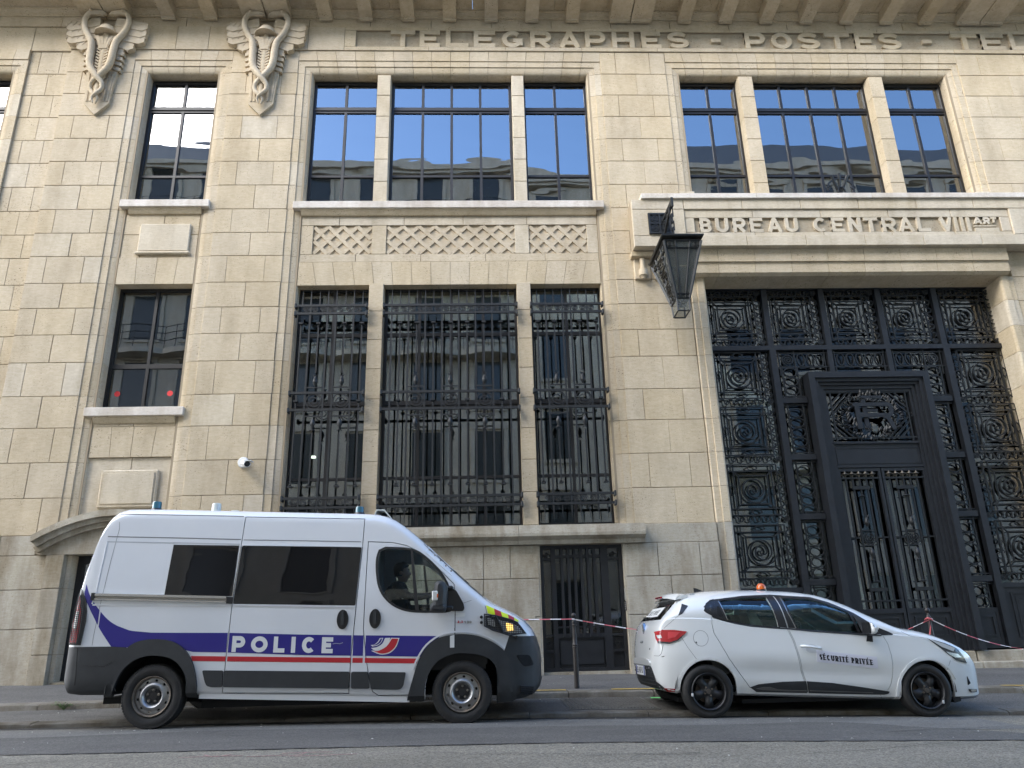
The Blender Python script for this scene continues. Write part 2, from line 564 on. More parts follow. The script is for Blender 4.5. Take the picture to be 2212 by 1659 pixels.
pier(-9.70, -8.845, FY + .07, 1, 0, 7)
pier(-9.70, -8.845, FY + .07, 1, 7, 18)
pier(-8.83, -7.43, FY, 0)
pier(-5.35, -3.92, FY, 0)
pier(2.69, 4.15, FY, 1)
pier(10.80, 12.90, FY, 1)
# the wall left of the pilaster goes on past the picture's edge
pier(-13.4, -11.6, FY, 0)
for i in range(7, 18):
    for a_, b_ in (((-11.6, -10.7), (-10.7, -9.7)) if i % 2 else ((-11.6, -11.1), (-11.1, -10.2), (-10.2, -9.7))):
        block(a_, b_, ZC[i + 1], min(ZC[i], 9.2), FY + .07)
back(-11.65, -9.7, 2.7, 9.24, FY + .09)
pier(12.9, 15.0, FY, 0)

# ---- moulded surrounds of the window bays
PROF = [(-.001, .02), (.14, .02), (.143, .042), (.16, .042), (.185, .044), (.215, .05), (.245, .058), (.27, .068), (.29, .082), (.305, .10), (.31, .12), (.31, .31)]


def jamb(xo, sgn, z0, z1, top=False, mat='stone', yb=.33, name='jamb_stone', yf=FY):
    """one moulded stone; xo = outer line, sgn = +1 when the opening lies to the right"""
    mb = MB()
    lo, hi = [], []
    for d, y in PROF + [(.30, yb), (-.001, yb)]:
        lo.append((xo + sgn * d, yf + y, z0 + J / 2))
        hi.append((xo + sgn * d, yf + y, (z1 - max(d, 0)) if top else z1 - J / 2))
    mb.loft([lo, hi])
    return mb.build(name, M[mat], B, smooth=28)


def lintel(xa, xb, zt, n, above=.26, mat='stone', splay=.035):
    """voussoirs over a bay: flat part, then the same moulding"""
    prof = [(-above, 0.0), (-.004, 0.0)] + PROF + [(.30, .33), (-above, .33)]
    for k in range(n):
        t0, t1 = k / n, (k + 1) / n
        mb = MB()
        L, R = [], []
        for d, y in prof:
            dd = max(d, 0)
            x0, x1 = xa + dd, xb - dd
            if d <= 0.0 and k == 0: x0 = xa
            f = (d + above) / (.57) - .5
            a = xa + (xb - xa) * t0 + (-(t0 - .5) * 2) * splay * 3 * f if k else x0
            b_ = xa + (xb - xa) * t1 + (-(t1 - .5) * 2) * splay * 3 * f if k < n - 1 else x1
            L.append((a + (J / 2 if k else 0), FY + y, zt - d)); R.append((b_ - (J / 2 if k < n - 1 else 0), FY + y, zt - d))
        mb.loft([L, R])
        mb.build('voussoir', M[mat], B, smooth=28)


def bay(xo0, xo1, zt, n, i0, i1, zlow):
    lintel(xo0, xo1, zt, n)
    zs = [zt] + [z for z in ZC if zlow < z < zt - .2] + [zlow]
    for side in (0, 1):
        for k in range(len(zs) - 1):
            xo, sg = (xo0, 1) if side == 0 else (xo1, -1)
            odd = random.random() < .12
            jamb(xo, sg, zs[k + 1], zs[k], top=(k == 0), mat='stone_pale' if odd else 'stone')
    back(xo0 - .01, xo0 + .29, zlow, zt + .2, FY + .06, FY + .33)
    back(xo1 - .29, xo1 + .01, zlow, zt + .2, FY + .06, FY + .33)
    back(xo0 + .2, xo1 - .2, zt - .30, zt + .24, FY + .2, FY + .33)


bay(-7.43, -5.35, 12.95, 6, 0, 18, 2.76)
bay(-3.92, 2.69, 12.95, 16, 0, 18, 2.76)
bay(4.15, 10.80, 12.95, 16, 0, 7, 9.20)
bay(-11.6, -9.70, 12.95, 6, 0, 7, 9.3)
for z0, z1 in ((12.62, 13.21),):
    pass

# ---- windows
def window(x0, x1, z0, z1, y, rails, ncol, pane_mat='pane', name='window', fr=.055, mul=.055, blank=()):
    mb = MB()
    d0, d1 = y, y + .07
    mb.box(x0, x0 + fr, d0, d1, z0, z1); mb.box(x1 - fr, x1, d0, d1, z0, z1)
    mb.box(x0 + fr, x1 - fr, d0, d1, z1 - fr, z1); mb.box(x0 + fr, x1 - fr, d0, d1, z0, z0 + fr)
    w = (x1 - x0 - 2 * fr)
    win = mb.build(name, M['frame'], B)
    zs = [z0 + fr]
    for zr, th in rails:
        r = MB(); r.box(x0 + fr, x1 - fr, d0 + .004, d1, zr - th / 2, zr + th / 2)
        if th > .1: r.box(x0 + fr, x1 - fr, d0 - .018, d0 + .003, zr - .02, zr + .02)
        r.build('rail', M['frame'], win)
        zs += [zr - th / 2, zr + th / 2]
    zs.append(z1 - fr)
    xs = [x0 + fr + w * k / ncol for k in range(ncol + 1)]
    for k in range(1, ncol):
        r = MB(); r.box(xs[k] - mul / 2, xs[k] + mul / 2, d0 + .002, d1 - .002, z0 + fr, z1 - fr); r.build('mullion', M['frame'], win)
    for a in range(0, len(zs), 2):
        for k in range(ncol):
            xa = xs[k] + (mul / 2 if k else 0); xb = xs[k + 1] - (mul / 2 if k < ncol - 1 else 0)
            g = MB(); g.box(xa - .004, xb + .004, d0 + .035, d0 + .041, zs[a] - .004, zs[a + 1] + .004)
            g.build('pane', M[pane_mat], win)
    return win


YW = FY + .28
UP = [(10.19, .05), (11.87, .15)]
w1u = window(-7.12, -5.66, 9.40, 12.585, YW, UP, 2)
for a, b_, n in ((-3.61, -2.19, 2), (-1.91, .71, 4), (.97, 2.385, 2)):
    window(a, b_, 9.35, 12.585, YW, UP, n)
for a, b_, n in ((4.46, 5.77, 2), (6.07, 8.72, 4), (9.01, 10.49, 2)):
    window(a, b_, 9.3, 12.585, YW, UP, n)
window(-11.3, -10.0, 9.4, 12.585, YW, UP, 2)
w1l = window(-7.12, -5.66, 5.0, 7.60, YW, [(5.97, .09)], 2, 'pane_low')
for x in (-6.90, -5.92):
    mb = MB(); mb.lathe([(0, 0), (.055, 0), (.055, .002), (0, .002)], (x, YW + .0325, 5.43), 'y', 20); mb.build('red_sticker', M['red_dot'], w1l)
LO = [(3.72, .05), (5.14, .14), (6.57, .07)]
for a, b_, n in ((-3.63, -2.19, 2), (-1.91, .71, 4), (.97, 2.40, 2)):
    window(a, b_, 2.79, 7.57, YW, LO, n, 'pane_low')

# stone posts between the lights, each of stacked stones
for xs, z0, z1 in (((-2.20, -1.91), 9.36, 12.60), ((.715, .985), 9.36, 12.60), ((5.76, 6.08), 9.30, 12.60), ((8.71, 9.025), 9.30, 12.60), ((-2.205, -1.915), 2.78, 7.57), ((.70, .98), 2.78, 7.57)):
    n = 6 if z1 > 10 else 8
    for k in range(n):
        a, c = z0 + (z1 - z0) * k / n, z0 + (z1 - z0) * (k + 1) / n
        block(xs[0], xs[1], a, c, FY + .03, 'post_stone', 'stone_pale' if z1 > 10 and xs[0] < 3 else 'stone', d=.32, j=.008)
    back(xs[0] + .01, xs[1] - .01, z0, z1, FY + .045, FY + .33)

# ---- sills
def sill(x0, x1, z0, z1, y, name='sill', mould=True):
    mb = MB(); mb.box(x0, x1, y, FY + .36, z0, z1, .008); mb.build(name, M['stone_white'], B)
    if mould:
        mb = MB()
        pr = [(y + .035, z0), (y + .04, z0 - .03), (y + .06, z0 - .05), (y + .075, z0 - .09), (y + .10, z0 - .12), (FY + .2, z0 - .12), (FY + .2, z0)]
        mb.prism(pr, x0 + .16, x1 - .16, 'yz'); mb.build('sill_moulding', M['stone'], B, smooth=30)


sill(-7.24, -5.47, 9.27, 9.43, FY - .06)
sill(-3.79, 2.54, 9.215, 9.375, FY - .07)
sill(-7.28, -5.49, 4.895, 5.06, FY - .05)

# ---- spandrels
YS = FY + .075
# small bay
def course(xs, z0, z1, y, name='stone', mat='stone', d=.12):
    for a, b_ in zip(xs, xs[1:]): block(a, b_, z0, z1, y, name, mat, d)
    back(xs[0], xs[-1], z0, z1, y + .016)


course([-7.13, -6.36, -5.65], 8.70, 9.17, YS); course([-7.13, -6.75, -5.95, -5.65], 8.18, 8.70, YS)
mb = MB(); mb.box(-6.80, -5.80, YS - .05, YS - .001, 8.30, 8.92, .02); mb.build('raised_panel', M['stone_pale'], B)
mb = MB(); mb.box(-6.84, -5.76, YS - .075, YS - .0, 8.235, 8.297, .02); mb.build('panel_ledge', M['stone_pale'], B)


def flat_arch(x0, x1, z0, z1, n, y, mat='stone'):
    for k in range(n):
        t0, t1 = k / n, (k + 1) / n
        def X(t, top): return x0 + (x1 - x0) * t + (t - .5) * 2 * (.12 if top else 0.0) * (1 if 0 < t < 1 else 0) * (1.0 if n > 5 else .5)
        g = J / 2
        mb = MB()
        pl = [(X(t0, 0) + g, z0), (X(t1, 0) - g, z0), (X(t1, 1) - g, z1 - g), (X(t0, 1) + g, z1 - g)]
        mb.prism(pl, y + random.uniform(0, .002), y + .25, 'xz'); mb.build('voussoir', M[mat], B)
    back(x0, x1, z0 + .02, z1, y + .016)


flat_arch(-7.13, -5.64, 7.60, 8.18, 4, YS - .02)
flat_arch(-7.13, -5.64, 4.15, 4.72, 4, YS)
course([-7.13, -6.4, -5.65], 4.72, 4.80, YS)
course([-7.13, -6.36, -5.65], 2.76, 4.15, YS + .045, 'stone', 'stone_pale')
mb = MB(); mb.box(-6.86, -5.83, YS - .01, YS + .044, 3.22, 3.92, .03); mb.build('raised_panel', M['stone_pale'], B)
mb = MB(); mb.box(-6.80, -5.89, YS - .028, YS - .011, 3.29, 3.86, .012); mb.build('panel_face', M['stone_pale'], B)
# wide bay with the three lattice panels
PAN = ((-3.37, -2.20), (-1.90, .69), (.985, 2.165))
course([-3.62, -2.86, -1.55, -.35, .95, 2.39], 8.89, 9.10, YS, mat='stone_pale')
course([-3.62, -2.5, -1.2, .1, 1.3, 2.39], 8.06, 8.235, YS)
for a, b_ in ((-3.62, -3.37), (-2.20, -1.90), (.69, .985), (2.165, 2.39)):
    course([a, b_], 8.235, 8.89, YS, mat='stone_pale' if a > .5 else 'stone')
for a, b_ in PAN:
    mb = MB()
    mb.box(a, b_, YS + .045, YS + .15, 8.235, 8.89)
    z0, z1 = 8.25, 8.875
    n = max(2, round((b_ - a) / .60)); p = (b_ - a) / n
    w = .075
    def clipseg(xa, za, xb, zb):
        pts = []
        for t in (0.0, 1.0): pts.append((xa + (xb - xa) * t, za + (zb - za) * t))
        return pts
    H = z1 - z0
    lines = []
    for k in range(-1, n + 1):
        for off in (0.0, .5):
            for s_ in (1, -1):
                xa, xb = a + (k + off) * p, a + (k + off + 1.0) * p
                za, zb = (z0, z1) if s_ > 0 else (z1, z0)
                # clip to the panel
                ta = max(0, (a + .015 - xa) / (xb - xa)); tb = min(1, (b_ - .015 - xa) / (xb - xa))
                if tb - ta > .08:
                    lines.append(((xa + (xb - xa) * ta, za + (zb - za) * ta), (xa + (xb - xa) * tb, za + (zb - za) * tb), s_, off))
    for i, (q0, q1, s_, off) in enumerate(lines):
        mb.stroke([q0, q1], w, YS + .012 + (.006 if s_ > 0 else 0) + .0004 * (i % 5), YS + .05)
    pnl = mb.build('lattice_panel', M['carved'], B)
flat_arch(-3.62, 2.39, 7.55, 8.06, 16, YS - .01)

# ---- frieze with TELEGRAPHES - POSTES
YF = FY - .03
xs_fr = [-3.92, -2.83]
course([-13.4, -12, -10.8, -9.7, -8.83], 13.21, 13.85, YF + .07)
course([-8.83, -7.5, -6.6, -5.9, -5.3, -4.9, -3.75, -2.95], 13.21, 13.85, YF)
TX0, TX1 = -2.70, 14.0
fx = [-2.95, -1.1, .6, 2.3, 4.0, 5.7, 7.4, 9.1, 10.8, 12.6, 14.2]
course(fx, 13.765, 13.85, YF); course(fx, 13.21, 13.315, YF)
course([-2.95, -2.70], 13.315, 13.765, YF)
mb = MB(); mb.box(-2.70, 14.2, YF + .06, FY + .3, 13.31, 13.77); mb.build('recessed_ground', M['rough'], B)
LET = [('T', -1.94, -1.40), ('E', -1.30, -.85), ('L', -.72, -.22), ('E', -.10, .38), ('G', .53, .99), ('R', 1.16, 1.63), ('A', 1.80, 2.28), ('P', 2.39, 2.85), ('H', 3.00, 3.50), ('E', 3.66, 4.10), ('S', 4.26, 4.73), ('-', 5.25, 5.46), ('P', 6.02, 6.48), ('O', 6.62, 7.09), ('S', 7.24, 7.73), ('T', 7.86, 8.44), ('E', 8.55, 9.01), ('S', 9.11, 9.61), ('-', 10.12, 10.33), ('T', 10.81, 11.41), ('E', 11.50, 12.04), ('L', 12.17, 12.57)]
for ch, a, b_ in LET:
    mb = MB()
    h = .45
    for k, ln in enumerate(glyph(ch, b_ - a, h, .105 if ch != '-' else .12)):
        mb.stroke([(a + x, 13.315 + z) for x, z in ln], .105 if ch != '-' else .1, YF + .001 + .0005 * k, YF + .062)
    mb.build('letter', M['stone'], B)
# band above the frieze, moulding, soffit, brackets
xb = -13.2
while xb < 14.0:
    block(xb, min(xb + 1.35, 14.2), 13.85, 14.12, YF + .035, 'stone', 'stone'); xb += 1.35
back(-13.4, 14.2, 13.2, 14.3, FY + .06)
mb = MB()
pr = [(FY + .1, 14.10), (FY - .03, 14.10), (FY - .035, 14.13), (FY - .06, 14.14), (FY - .075, 14.18), (FY - .10, 14.215), (FY - .13, 14.225), (FY - .13, 14.27), (FY + .1, 14.27)]
mb.prism(pr, -13.4, 14.4, 'yz'); mb.build('cornice_moulding', M['stone'], B, smooth=25)
x = -13.0
while x < 14.6:
    mb = MB(); mb.box(x + .004, x + 1.836, FY - 1.0, FY + .3, 14.27, 14.62); mb.build('soffit_slab', M['stone'], B)
    x += 1.84


def bracket(xc, w, right=None):
    mb = MB()
    g = 0
    parts = [(xc - w / 2, xc + w / 2)] if right is None else [(xc - w / 2, xc - .012), (xc + .012, xc + w / 2)]
    for a, b_ in parts:
        pr = [(FY - .045, 13.985), (FY - .10, 13.985), (FY - .10, 14.02), (FY - .115, 14.035), (FY - .72, 14.07), (FY - .73, 14.12), (FY - .76, 14.13), (FY - .76, 14.268), (FY - .045, 14.268)]
        mb.prism(pr, a, b_, 'yz')
    return mb.build('bracket', M['stone'], B)


for xc in (-6.82, -5.90, -3.38, -2.49, -1.56, -.63, .295, 1.21, 2.12, 4.67, 5.61, 6.54, 7.47, 8.40, 9.33, 10.25, 13.1): bracket(xc, .29)
for xc in (-8.15, -4.67): bracket(xc, 1.05, 1)
bracket(3.44, .95, 1); bracket(11.53, 1.08, 1)

# ---- carved winged staffs with two snakes
def relief(xc, zt):
    mb = MB()
    y0 = FY - .02
    shield = [(-.34, -.75), (.34, -.75), (.34, -1.35), (.28, -1.9), (.26, -2.30), (0, -2.58), (-.26, -2.30), (-.28, -1.9), (-.34, -1.35)]
    mb.prism([(xc + x, zt + z) for x, z in shield], y0 - .05, FY + .05)
    # ridges of the shield
    for k in (-3, -2, 2, 3):
        mb.stroke([(xc + k * .085, zt - 1.5), (xc + k * .07, zt - 2.25)], .035, y0 - .066, y0 - .04)
    root = mb.build('carved_relief', M['carved'], B)
    for s_ in (-1, 1):
        w = MB()
        # wing: stepped feather rows
        for r_ in range(5):
            t = r_ / 5
            za, zb = -.22 - .16 * r_, -.22 - .16 * (r_ + 1)
            xo = (.86 - .02 * r_) if r_ < 3 else (.80 - .2 * (r_ - 2))
            pl = [(.18, za + .10), (xo, za - .06), (xo, zb - .05), (xo - .12, zb - .10), (.16, zb + .04)]
            w.prism([(xc + s_ * x, zt + z) for x, z in pl], y0 - .07 - .017 * (5 - r_) , FY + .04)
            for q in range(4 if r_ < 3 else 2 if r_ == 3 else 1):
                xq = .42 + q * .12
                w.stroke([(xc + s_ * xq, zt + za - .02 - .0 * q), (xc + s_ * (xq + .07), zt + zb + .03)], .012, y0 - .079 - .017 * (5 - r_), y0 - .06)
        # lower feathers beside the staff
        for r_ in range(4):
            w.prism([(xc + s_ * x, zt + z) for x, z in ((.20, -.95 - .13 * r_), (.42 - .01 * r_, -1.02 - .13 * r_), (.42 - .01 * r_, -1.10 - .13 * r_), (.2, -1.04 - .13 * r_))], y0 - .10 + .008 * r_, FY + .02)
        w.build('wing', M['carved'], root)
        # inner fan of feathers
        fan = MB()
        for q in range(4):
            fan.stroke([(xc + s_ * (.12 + .03 * q), zt - .40 + .03 * q), (xc + s_ * (.26 + .04 * q), zt - .30 - .04 * q), (xc + s_ * .34, zt - .34 - .09 * q)], .05, y0 - .10 - .014 * q, y0 - .02)
        fan.build('feathers', M['carved'], root)
        sn = MB()
        path = [(.04, -.10, .19), (.10, -.045, .21), (.22, -.06, .22), (.36, -.07, .22), (.43, -.12, .21), (.47, -.26, .2), (.44, -.45, .19), (.36, -.62, .18), (.26, -.80, .18), (.23, -1.05, .18), (.22, -1.30, .18), (.17, -1.50, .18), (.02, -1.72, .20), (-.11, -1.88, .17), (-.12, -2.02, .15), (-.04, -2.14, .17), (.05, -2.24, .15), (.02, -2.36, .13)]
        rad = [.025, .05, .07, .072, .066, .066, .07, .076, .082, .088, .09, .085, .072, .06, .052, .045, .035, .02]
        # smooth the path
        P3 = [Vector((xc + s_ * p[0], y0 - p[2] + (.012 if s_ > 0 else -.012) * (1 if p[1] < -1.6 else 0), zt + p[1])) for p in path]
        fine, fr_ = [], []
        for i in range(len(P3) - 1):
            a = P3[max(i - 1, 0)]; b_ = P3[i]; c = P3[i + 1]; d = P3[min(i + 2, len(P3) - 1)]
            for q in range(4):
                t = q / 4
                fine.append(.5 * ((2 * b_) + (c - a) * t + (2 * a - 5 * b_ + 4 * c - d) * t * t + (3 * b_ - a - 3 * c + d) * t ** 3))
                fr_.append(rad[i] + (rad[i + 1] - rad[i]) * t)
        fine.append(P3[-1]); fr_.append(rad[-1])
        sn.tube(fine, [.86 * v for v in fr_], 9)
        sn.lathe([(0, -.03), (.03, -.02), (.038, 0), (.03, .02), (0, .03)], (xc + s_ * .34, y0 - .285, zt - .055), 'y', 10)
        sn.stroke([(xc + s_ * .08, zt - .13), (xc + s_ * .26, zt - .115)], .025, y0 - .26, y0 - .2)
        sn.build('snake', M['carved'], root, smooth=50)
    st = MB()
    st.lathe([(0, .19), (.08, .185), (.15, .15), (.185, .08), (.20, .0), (.245, -.02), (.245, -.035), (.18, -.03), (0, -.03)], (xc, y0 - .10, zt - .53), 'z', 20)
    st.loft([[(xc + a * cos(q), y0 - .09 - .06 * sin(q) * 1.3, zt + z) for q in [pi * k / 8 for k in range(9)]] for z, a in ((-.56, .07), (-.8, .09), (-1.4, .085), (-1.9, .075), (-2.12, .06))], closed=True)
    for k in range(9):
        a = (k - 4) * .16
        st.stroke([(xc + .03 * (k - 4) * .6, zt - .98), (xc + .1 * sin(a) * 2, zt - .78), (xc + .17 * sin(a) * 2, zt - .64)], .045, y0 - .17 - .01 * (k % 2), y0 - .05)
    for k in range(10):
        for s_ in (-1, 1):
            z = zt - 1.02 - k * .075
            st.stroke([(xc + s_ * .04, z), (xc + s_ * .12, z + .06)], .035, y0 - .165, y0 - .06)
    st.build('staff', M['carved'], root, smooth=40)
    return root


relief(-8.05, 14.05)
relief(-4.63, 14.05)

# ---- BUREAU CENTRAL lintel over the gate
YL = FY - .35
XL0, XL1 = 3.04, 12.6
for a, b_ in zip([3.04, 4.1, 5.3, 6.5, 7.7, 8.9, 10.1, 11.3], [4.1, 5.3, 6.5, 7.7, 8.9, 10.1, 11.3, 12.6]):
    block(a, b_, 8.985, 9.21, YL, 'stone', 'stone_pale', d=.3)
    block(a, b_, 8.15, 8.385, YL + (.0), 'stone', 'stone_pale', d=.3)
block(3.04, 4.10, 8.385, 8.985, YL, 'stone', 'stone_pale', d=.3); block(10.81, 12.6, 8.385, 8.985, YL, 'stone', 'stone_pale', d=.3)
# sunk panel and its lettering
for z0, z1 in ((8.80, 8.985), (8.385, 8.475)):
    course([4.10, 5.5, 6.9, 8.3, 9.6, 10.81], z0, z1, YL + .035, 'stone', 'stone_pale')
course([4.10, 4.30], 8.475, 8.80, YL + .035, 'stone', 'stone_pale'); course([10.60, 10.81], 8.475, 8.80, YL + .035, 'stone', 'stone_pale')
mb = MB(); mb.box(4.3, 10.60, YL + .085, YL + .3, 8.47, 8.805); mb.build('recessed_ground', M['rough'], B)
BUR = [('B', 4.40, 4.63), ('U', 4.72, 4.98), ('R', 5.07, 5.33), ('E', 5.42, 5.68), ('A', 5.77, 6.07), ('U', 6.14, 6.40), ('C', 6.72, 6.99), ('E', 7.09, 7.35), ('N', 7.44, 7.70), ('T', 7.76, 8.05), ('R', 8.13, 8.42), ('A', 8.47, 8.79), ('L', 8.86, 9.12), ('V', 9.33, 9.60), ('I', 9.63, 9.71), ('I', 9.76, 9.84), ('I', 9.89, 9.97)]
for ch, a, b_ in BUR:
    mb = MB()
    for k, ln in enumerate(glyph(ch, b_ - a, .325, .07)):
        mb.stroke([(a + x, 8.475 + z) for x, z in ln], .07, YL + .036 + .0005 * k, YL + .09)
    mb.build('letter', M['stone_pale'], B)
for ch, a, b_ in (('A', 10.05, 10.22), ('R', 10.25, 10.39), ('T', 10.41, 10.53)):
    mb = MB()
    h = .15 if ch != 'T' else .12
    for k, ln in enumerate(glyph(ch, b_ - a, h, .04)):
        mb.stroke([(a + x, 8.795 - h + z) for x, z in ln], .04, YL + .036 + .0005 * k, YL + .09)
    mb.build('letter', M['stone_pale'], B)
mb = MB(); mb.box(10.04, 10.50, YL + .04, YL + .09, 8.585, 8.61); mb.box(10.04, 10.54, YL + .038, YL + .09, 8.47, 8.555); mb.build('letter_underline', M['stone_pale'], B)
mb = MB(); mb.box(3.04, 12.6, YL + .1, FY + .2, 8.16, 9.2); mb.build('lintel_core', M['mortar'], B)
for a, b_ in ((3.24, 5.6), (5.6, 8.0), (8.0, 10.4), (10.4, 12.7)):
    mb = MB(); mb.box(a + .003, b_ - .003, YL - .05, FY + .36, 9.212, 9.325, .006); mb.build('lintel_cap', M['stone_white'], B)
block(4.15, 4.47, 9.33, 9.62, FY - .02, 'stone', 'stone_pale'); block(10.48, 10.8, 9.33, 9.6, FY - .02, 'stone', 'stone_pale')
# stepped mouldings under it, stone by stone
gx = [3.98 + .742 * k for k in range(10)]
for a, b_ in zip(gx, gx[1:]):
    c0, c1 = a + J / 2, b_ - J / 2
    mb = MB()
    pr = [(YL + .12, 8.145), (YL + .13, 8.10), (YL + .135, 7.875), (YL + .175, 7.872), (YL + .18, 7.65), (YL + .25, 7.60), (FY + .52, 7.55), (FY + .52, 8.145)]
    mb.prism(pr, c0, c1, 'yz'); mb.build('voussoir', M['stone'], B)
back(4.0, 10.7, 7.66, 8.15, YL + .2, FY + .5)
# corbels under the lintel's end
for xc in (3.22, 3.62):
    mb = MB()
    mb.box(xc - .16, xc + .16, FY - .06, FY + .02, 7.58, 8.02, .012)
    mb.lathe([(.055, 0), (.06, .02), (.085, .03), (.085, .16), (.05, .17), (.05, .4)], (xc, FY - .10, 7.60), 'z', 14)
    mb.lathe([(0, -.03), (.04, -.01), (.045, .05)], (xc, FY - .10, 7.58), 'z', 12)
    mb.build('corbel', M['carved'], B, smooth=35)
mb = MB(); mb.box(3.0, 4.0, FY - .16, FY + .05, 8.03, 8.145, .012); mb.build('corbel_ledge', M['stone'], B)
# jambs of the gate opening
GY = 13.92
zj = [7.60, 7.07, 6.52, 5.96, 5.30, 4.69, 4.05, 3.41, 2.76, 2.10, 1.56, 1.0, .30]
for k in range(len(zj) - 1):
    for xo, sg in ((4.16, 1), (10.80, -1)):
        mb = MB()
        pl = [(0, .0), (.02, -.02), (.13, -.02), (.135, -.045), (.26, -.045), (.285, -.03), (.30, .0), (.30, .58), (0, .58)]
        pl = [(xo + sg * a, FY + b_) for a, b_ in pl]
        mb.prism(pl, zj[k + 1] + J / 2, zj[k] - J / 2, 'xy')
        mb.build('jamb_stone', M['stone_pale' if random.random() < .2 else ('stone' if zj[k] > 2.8 else 'stone_grey')], B)
    for xo in (4.2, 10.52): back(xo, xo + .24, zj[k + 1], zj[k], FY + .05, FY + .55)

# ---- base of the wall: plinth stones, sill ledge, basement openings
YP = FY - .06
for k, (z0, z1) in enumerate(((.25, 1.21), (1.21, 1.85), (1.85, 2.42))):
    block(.45 - (.47 if k == 1 else 0), .95, z0, z1, YP, 'plinth_stone', 'stone_grey')
    xx = [-5.0, -3.4, -1.8, -.02, .45] if k == 2 else [-5.0, -2.6, -1.4, -.02] if k == 1 else [-5.0, -3.2, -1.0, .45]
    if k == 1: xx = xx
    for a, b_ in zip(xx, xx[1:]): block(a, b_, z0, z1, YP, 'plinth_stone', 'stone_grey')
    for a, b_ in zip([2.46, 3.05 + .2 * (k % 2), 3.80, 4.16], [3.05 + .2 * (k % 2), 3.80, 4.16]): block(a, b_, z0, z1, YP, 'plinth_stone', 'stone_grey')
    for a, b_ in zip([10.8, 11.6, 12.6], [11.6, 12.6]): block(a, b_, z0, z1, YP, 'plinth_stone', 'stone_grey')
    for a, b_ in zip([-13.0, -11.2, -9.8 + .5 * (k % 2), -8.3, -7.48], [-11.2, -9.8 + .5 * (k % 2), -8.3, -7.48]): block(a, b_, z0, z1, YP + .04, 'plinth_stone', 'stone_grey')
for a, b_ in ((2.82, 4.16), (10.8, 12.6), (-9.6, -8.35), (-8.35, -7.72), (-11.5, -9.6)):
    block(a, b_, 2.42, 2.76, YP + (.02 if a > 0 else .05), 'plinth_stone', 'stone_grey')
block(-5.0, -3.95, 2.42, 2.76, YP + .02, 'plinth_stone', 'stone_grey')
for a, b_ in ((2.46, 12.9), (-5.0, .95)): back(a, min(b_, 4.16) if a > 0 else b_, .0, 2.74, YP + .055)
back(10.8, 12.9, 0, 2.76, YP + .055); back(-13.4, -7.45, 0, 2.76, YP + .09)
# projecting ledge under the wide bay
for a, b_ in ((-3.95, -1.3), (-1.3, .6), (.6, 2.83)):
    mb = MB()
    pr = [(FY - .26, 2.55), (FY - .265, 2.60), (FY - .25, 2.74), (FY + .3, 2.76), (FY + .3, 2.42), (FY - .14, 2.42), (FY - .145, 2.49), (FY - .20, 2.52)]
    mb.prism(pr, a + .003, b_ - .003, 'yz'); mb.build('ledge_stone', M['stone_grey'], B)
# chased rectangle in the plinth
mb = MB(); mb.box(.55, .85, YP - .006, YP + .004, 1.16, 1.24); mb.build('plinth_patch', M['stone_grey'], B)

# basement door in its opening
for k, (z0, z1) in enumerate(((.25, 1.21), (1.21, 1.85), (1.85, 2.42))):
    mb = MB(); mb.box(.93, .97, YP + .01, FY + .3, z0, z1); mb.build('reveal_stone', M['stone_grey'], B)
    mb = MB(); mb.box(2.44, 2.48, YP + .01, FY + .3, z0, z1); mb.build('reveal_stone', M['stone_grey'], B)
mb = MB(); mb.box(.9, 2.5, YP + .1, FY + .2, .12, .315); mb.build('threshold', M['stone_grey'], B)
YD = FY + .10
D = put('basement_door', MB().box(.97, 2.44, YD + .05, YD + .10, .32, .86).mesh('door', M['iron_blue']), B)
fr = MB()
for a, b_ in ((.97, 1.035), (1.17, 1.25), (2.05, 2.18), (2.37, 2.44)): fr.box(a, b_, YD, YD + .06, .32, 2.42)
for z0, z1 in ((2.36, 2.42), (.32, .37)): fr.box(.97, 2.44, YD - .002, YD + .058, z0, z1)
fr.build('door_frame', M['iron_blue'], D)
mid = MB()
mid.box(1.25, 2.05, YD + .005, YD + .05, 2.20, 2.25); mid.box(1.25, 2.05, YD + .006, YD + .05, .86, .93); mid.box(1.25, 2.05, YD + .005, YD + .05, 1.02, 1.05)
mid.box(1.035, 1.17, YD + .005, YD + .05, 2.16, 2.20); mid.box(1.035, 1.17, YD + .005, YD + .05, .88, .92); mid.box(2.18, 2.37, YD + .005, YD + .05, 2.16, 2.20); mid.box(2.18, 2.37, YD + .005, YD + .05, .88, .92); mid.box(1.035, 1.17, YD + .005, YD + .05, .62, .66); mid.box(2.18, 2.37, YD + .005, YD + .05, .62, .66)
mid.build('door_rail', M['iron_blue'], D)
for k in range(6):
    x = 1.25 + .8 * (k + .95) / 6.9
    b_ = MB(); b_.box(x - .024, x + .024, YD - .012, YD + .03, .87, 2.36); b_.build('door_bar', M['iron_blue'], D)
pn = MB(); pn.box(1.27, 2.03, YD + .03, YD + .049, .42, .82, .008); pn.build('kick_panel', M['iron_blue'], D)
for xc, zc in ((1.10, 2.26), (2.275, 2.26), (1.10, .77), (2.275, .77)):
    s_ = MB(); s_.stroke(spiral(xc, zc, .008, .05, 1.8, 0, 26), .012, YD + .01, YD + .03); s_.stroke([(xc - .08, zc), (xc - .045, zc)], .012, YD + .01, YD + .03); s_.stroke([(xc + .045, zc), (xc + .08, zc)], .012, YD + .01, YD + .03); s_.build('scroll', M['iron'], D)
g = MB(); g.box(1.0, 2.41, YD + .062, YD + .068, .87, 2.4); g.build('pane', M['pane_dark'], D)
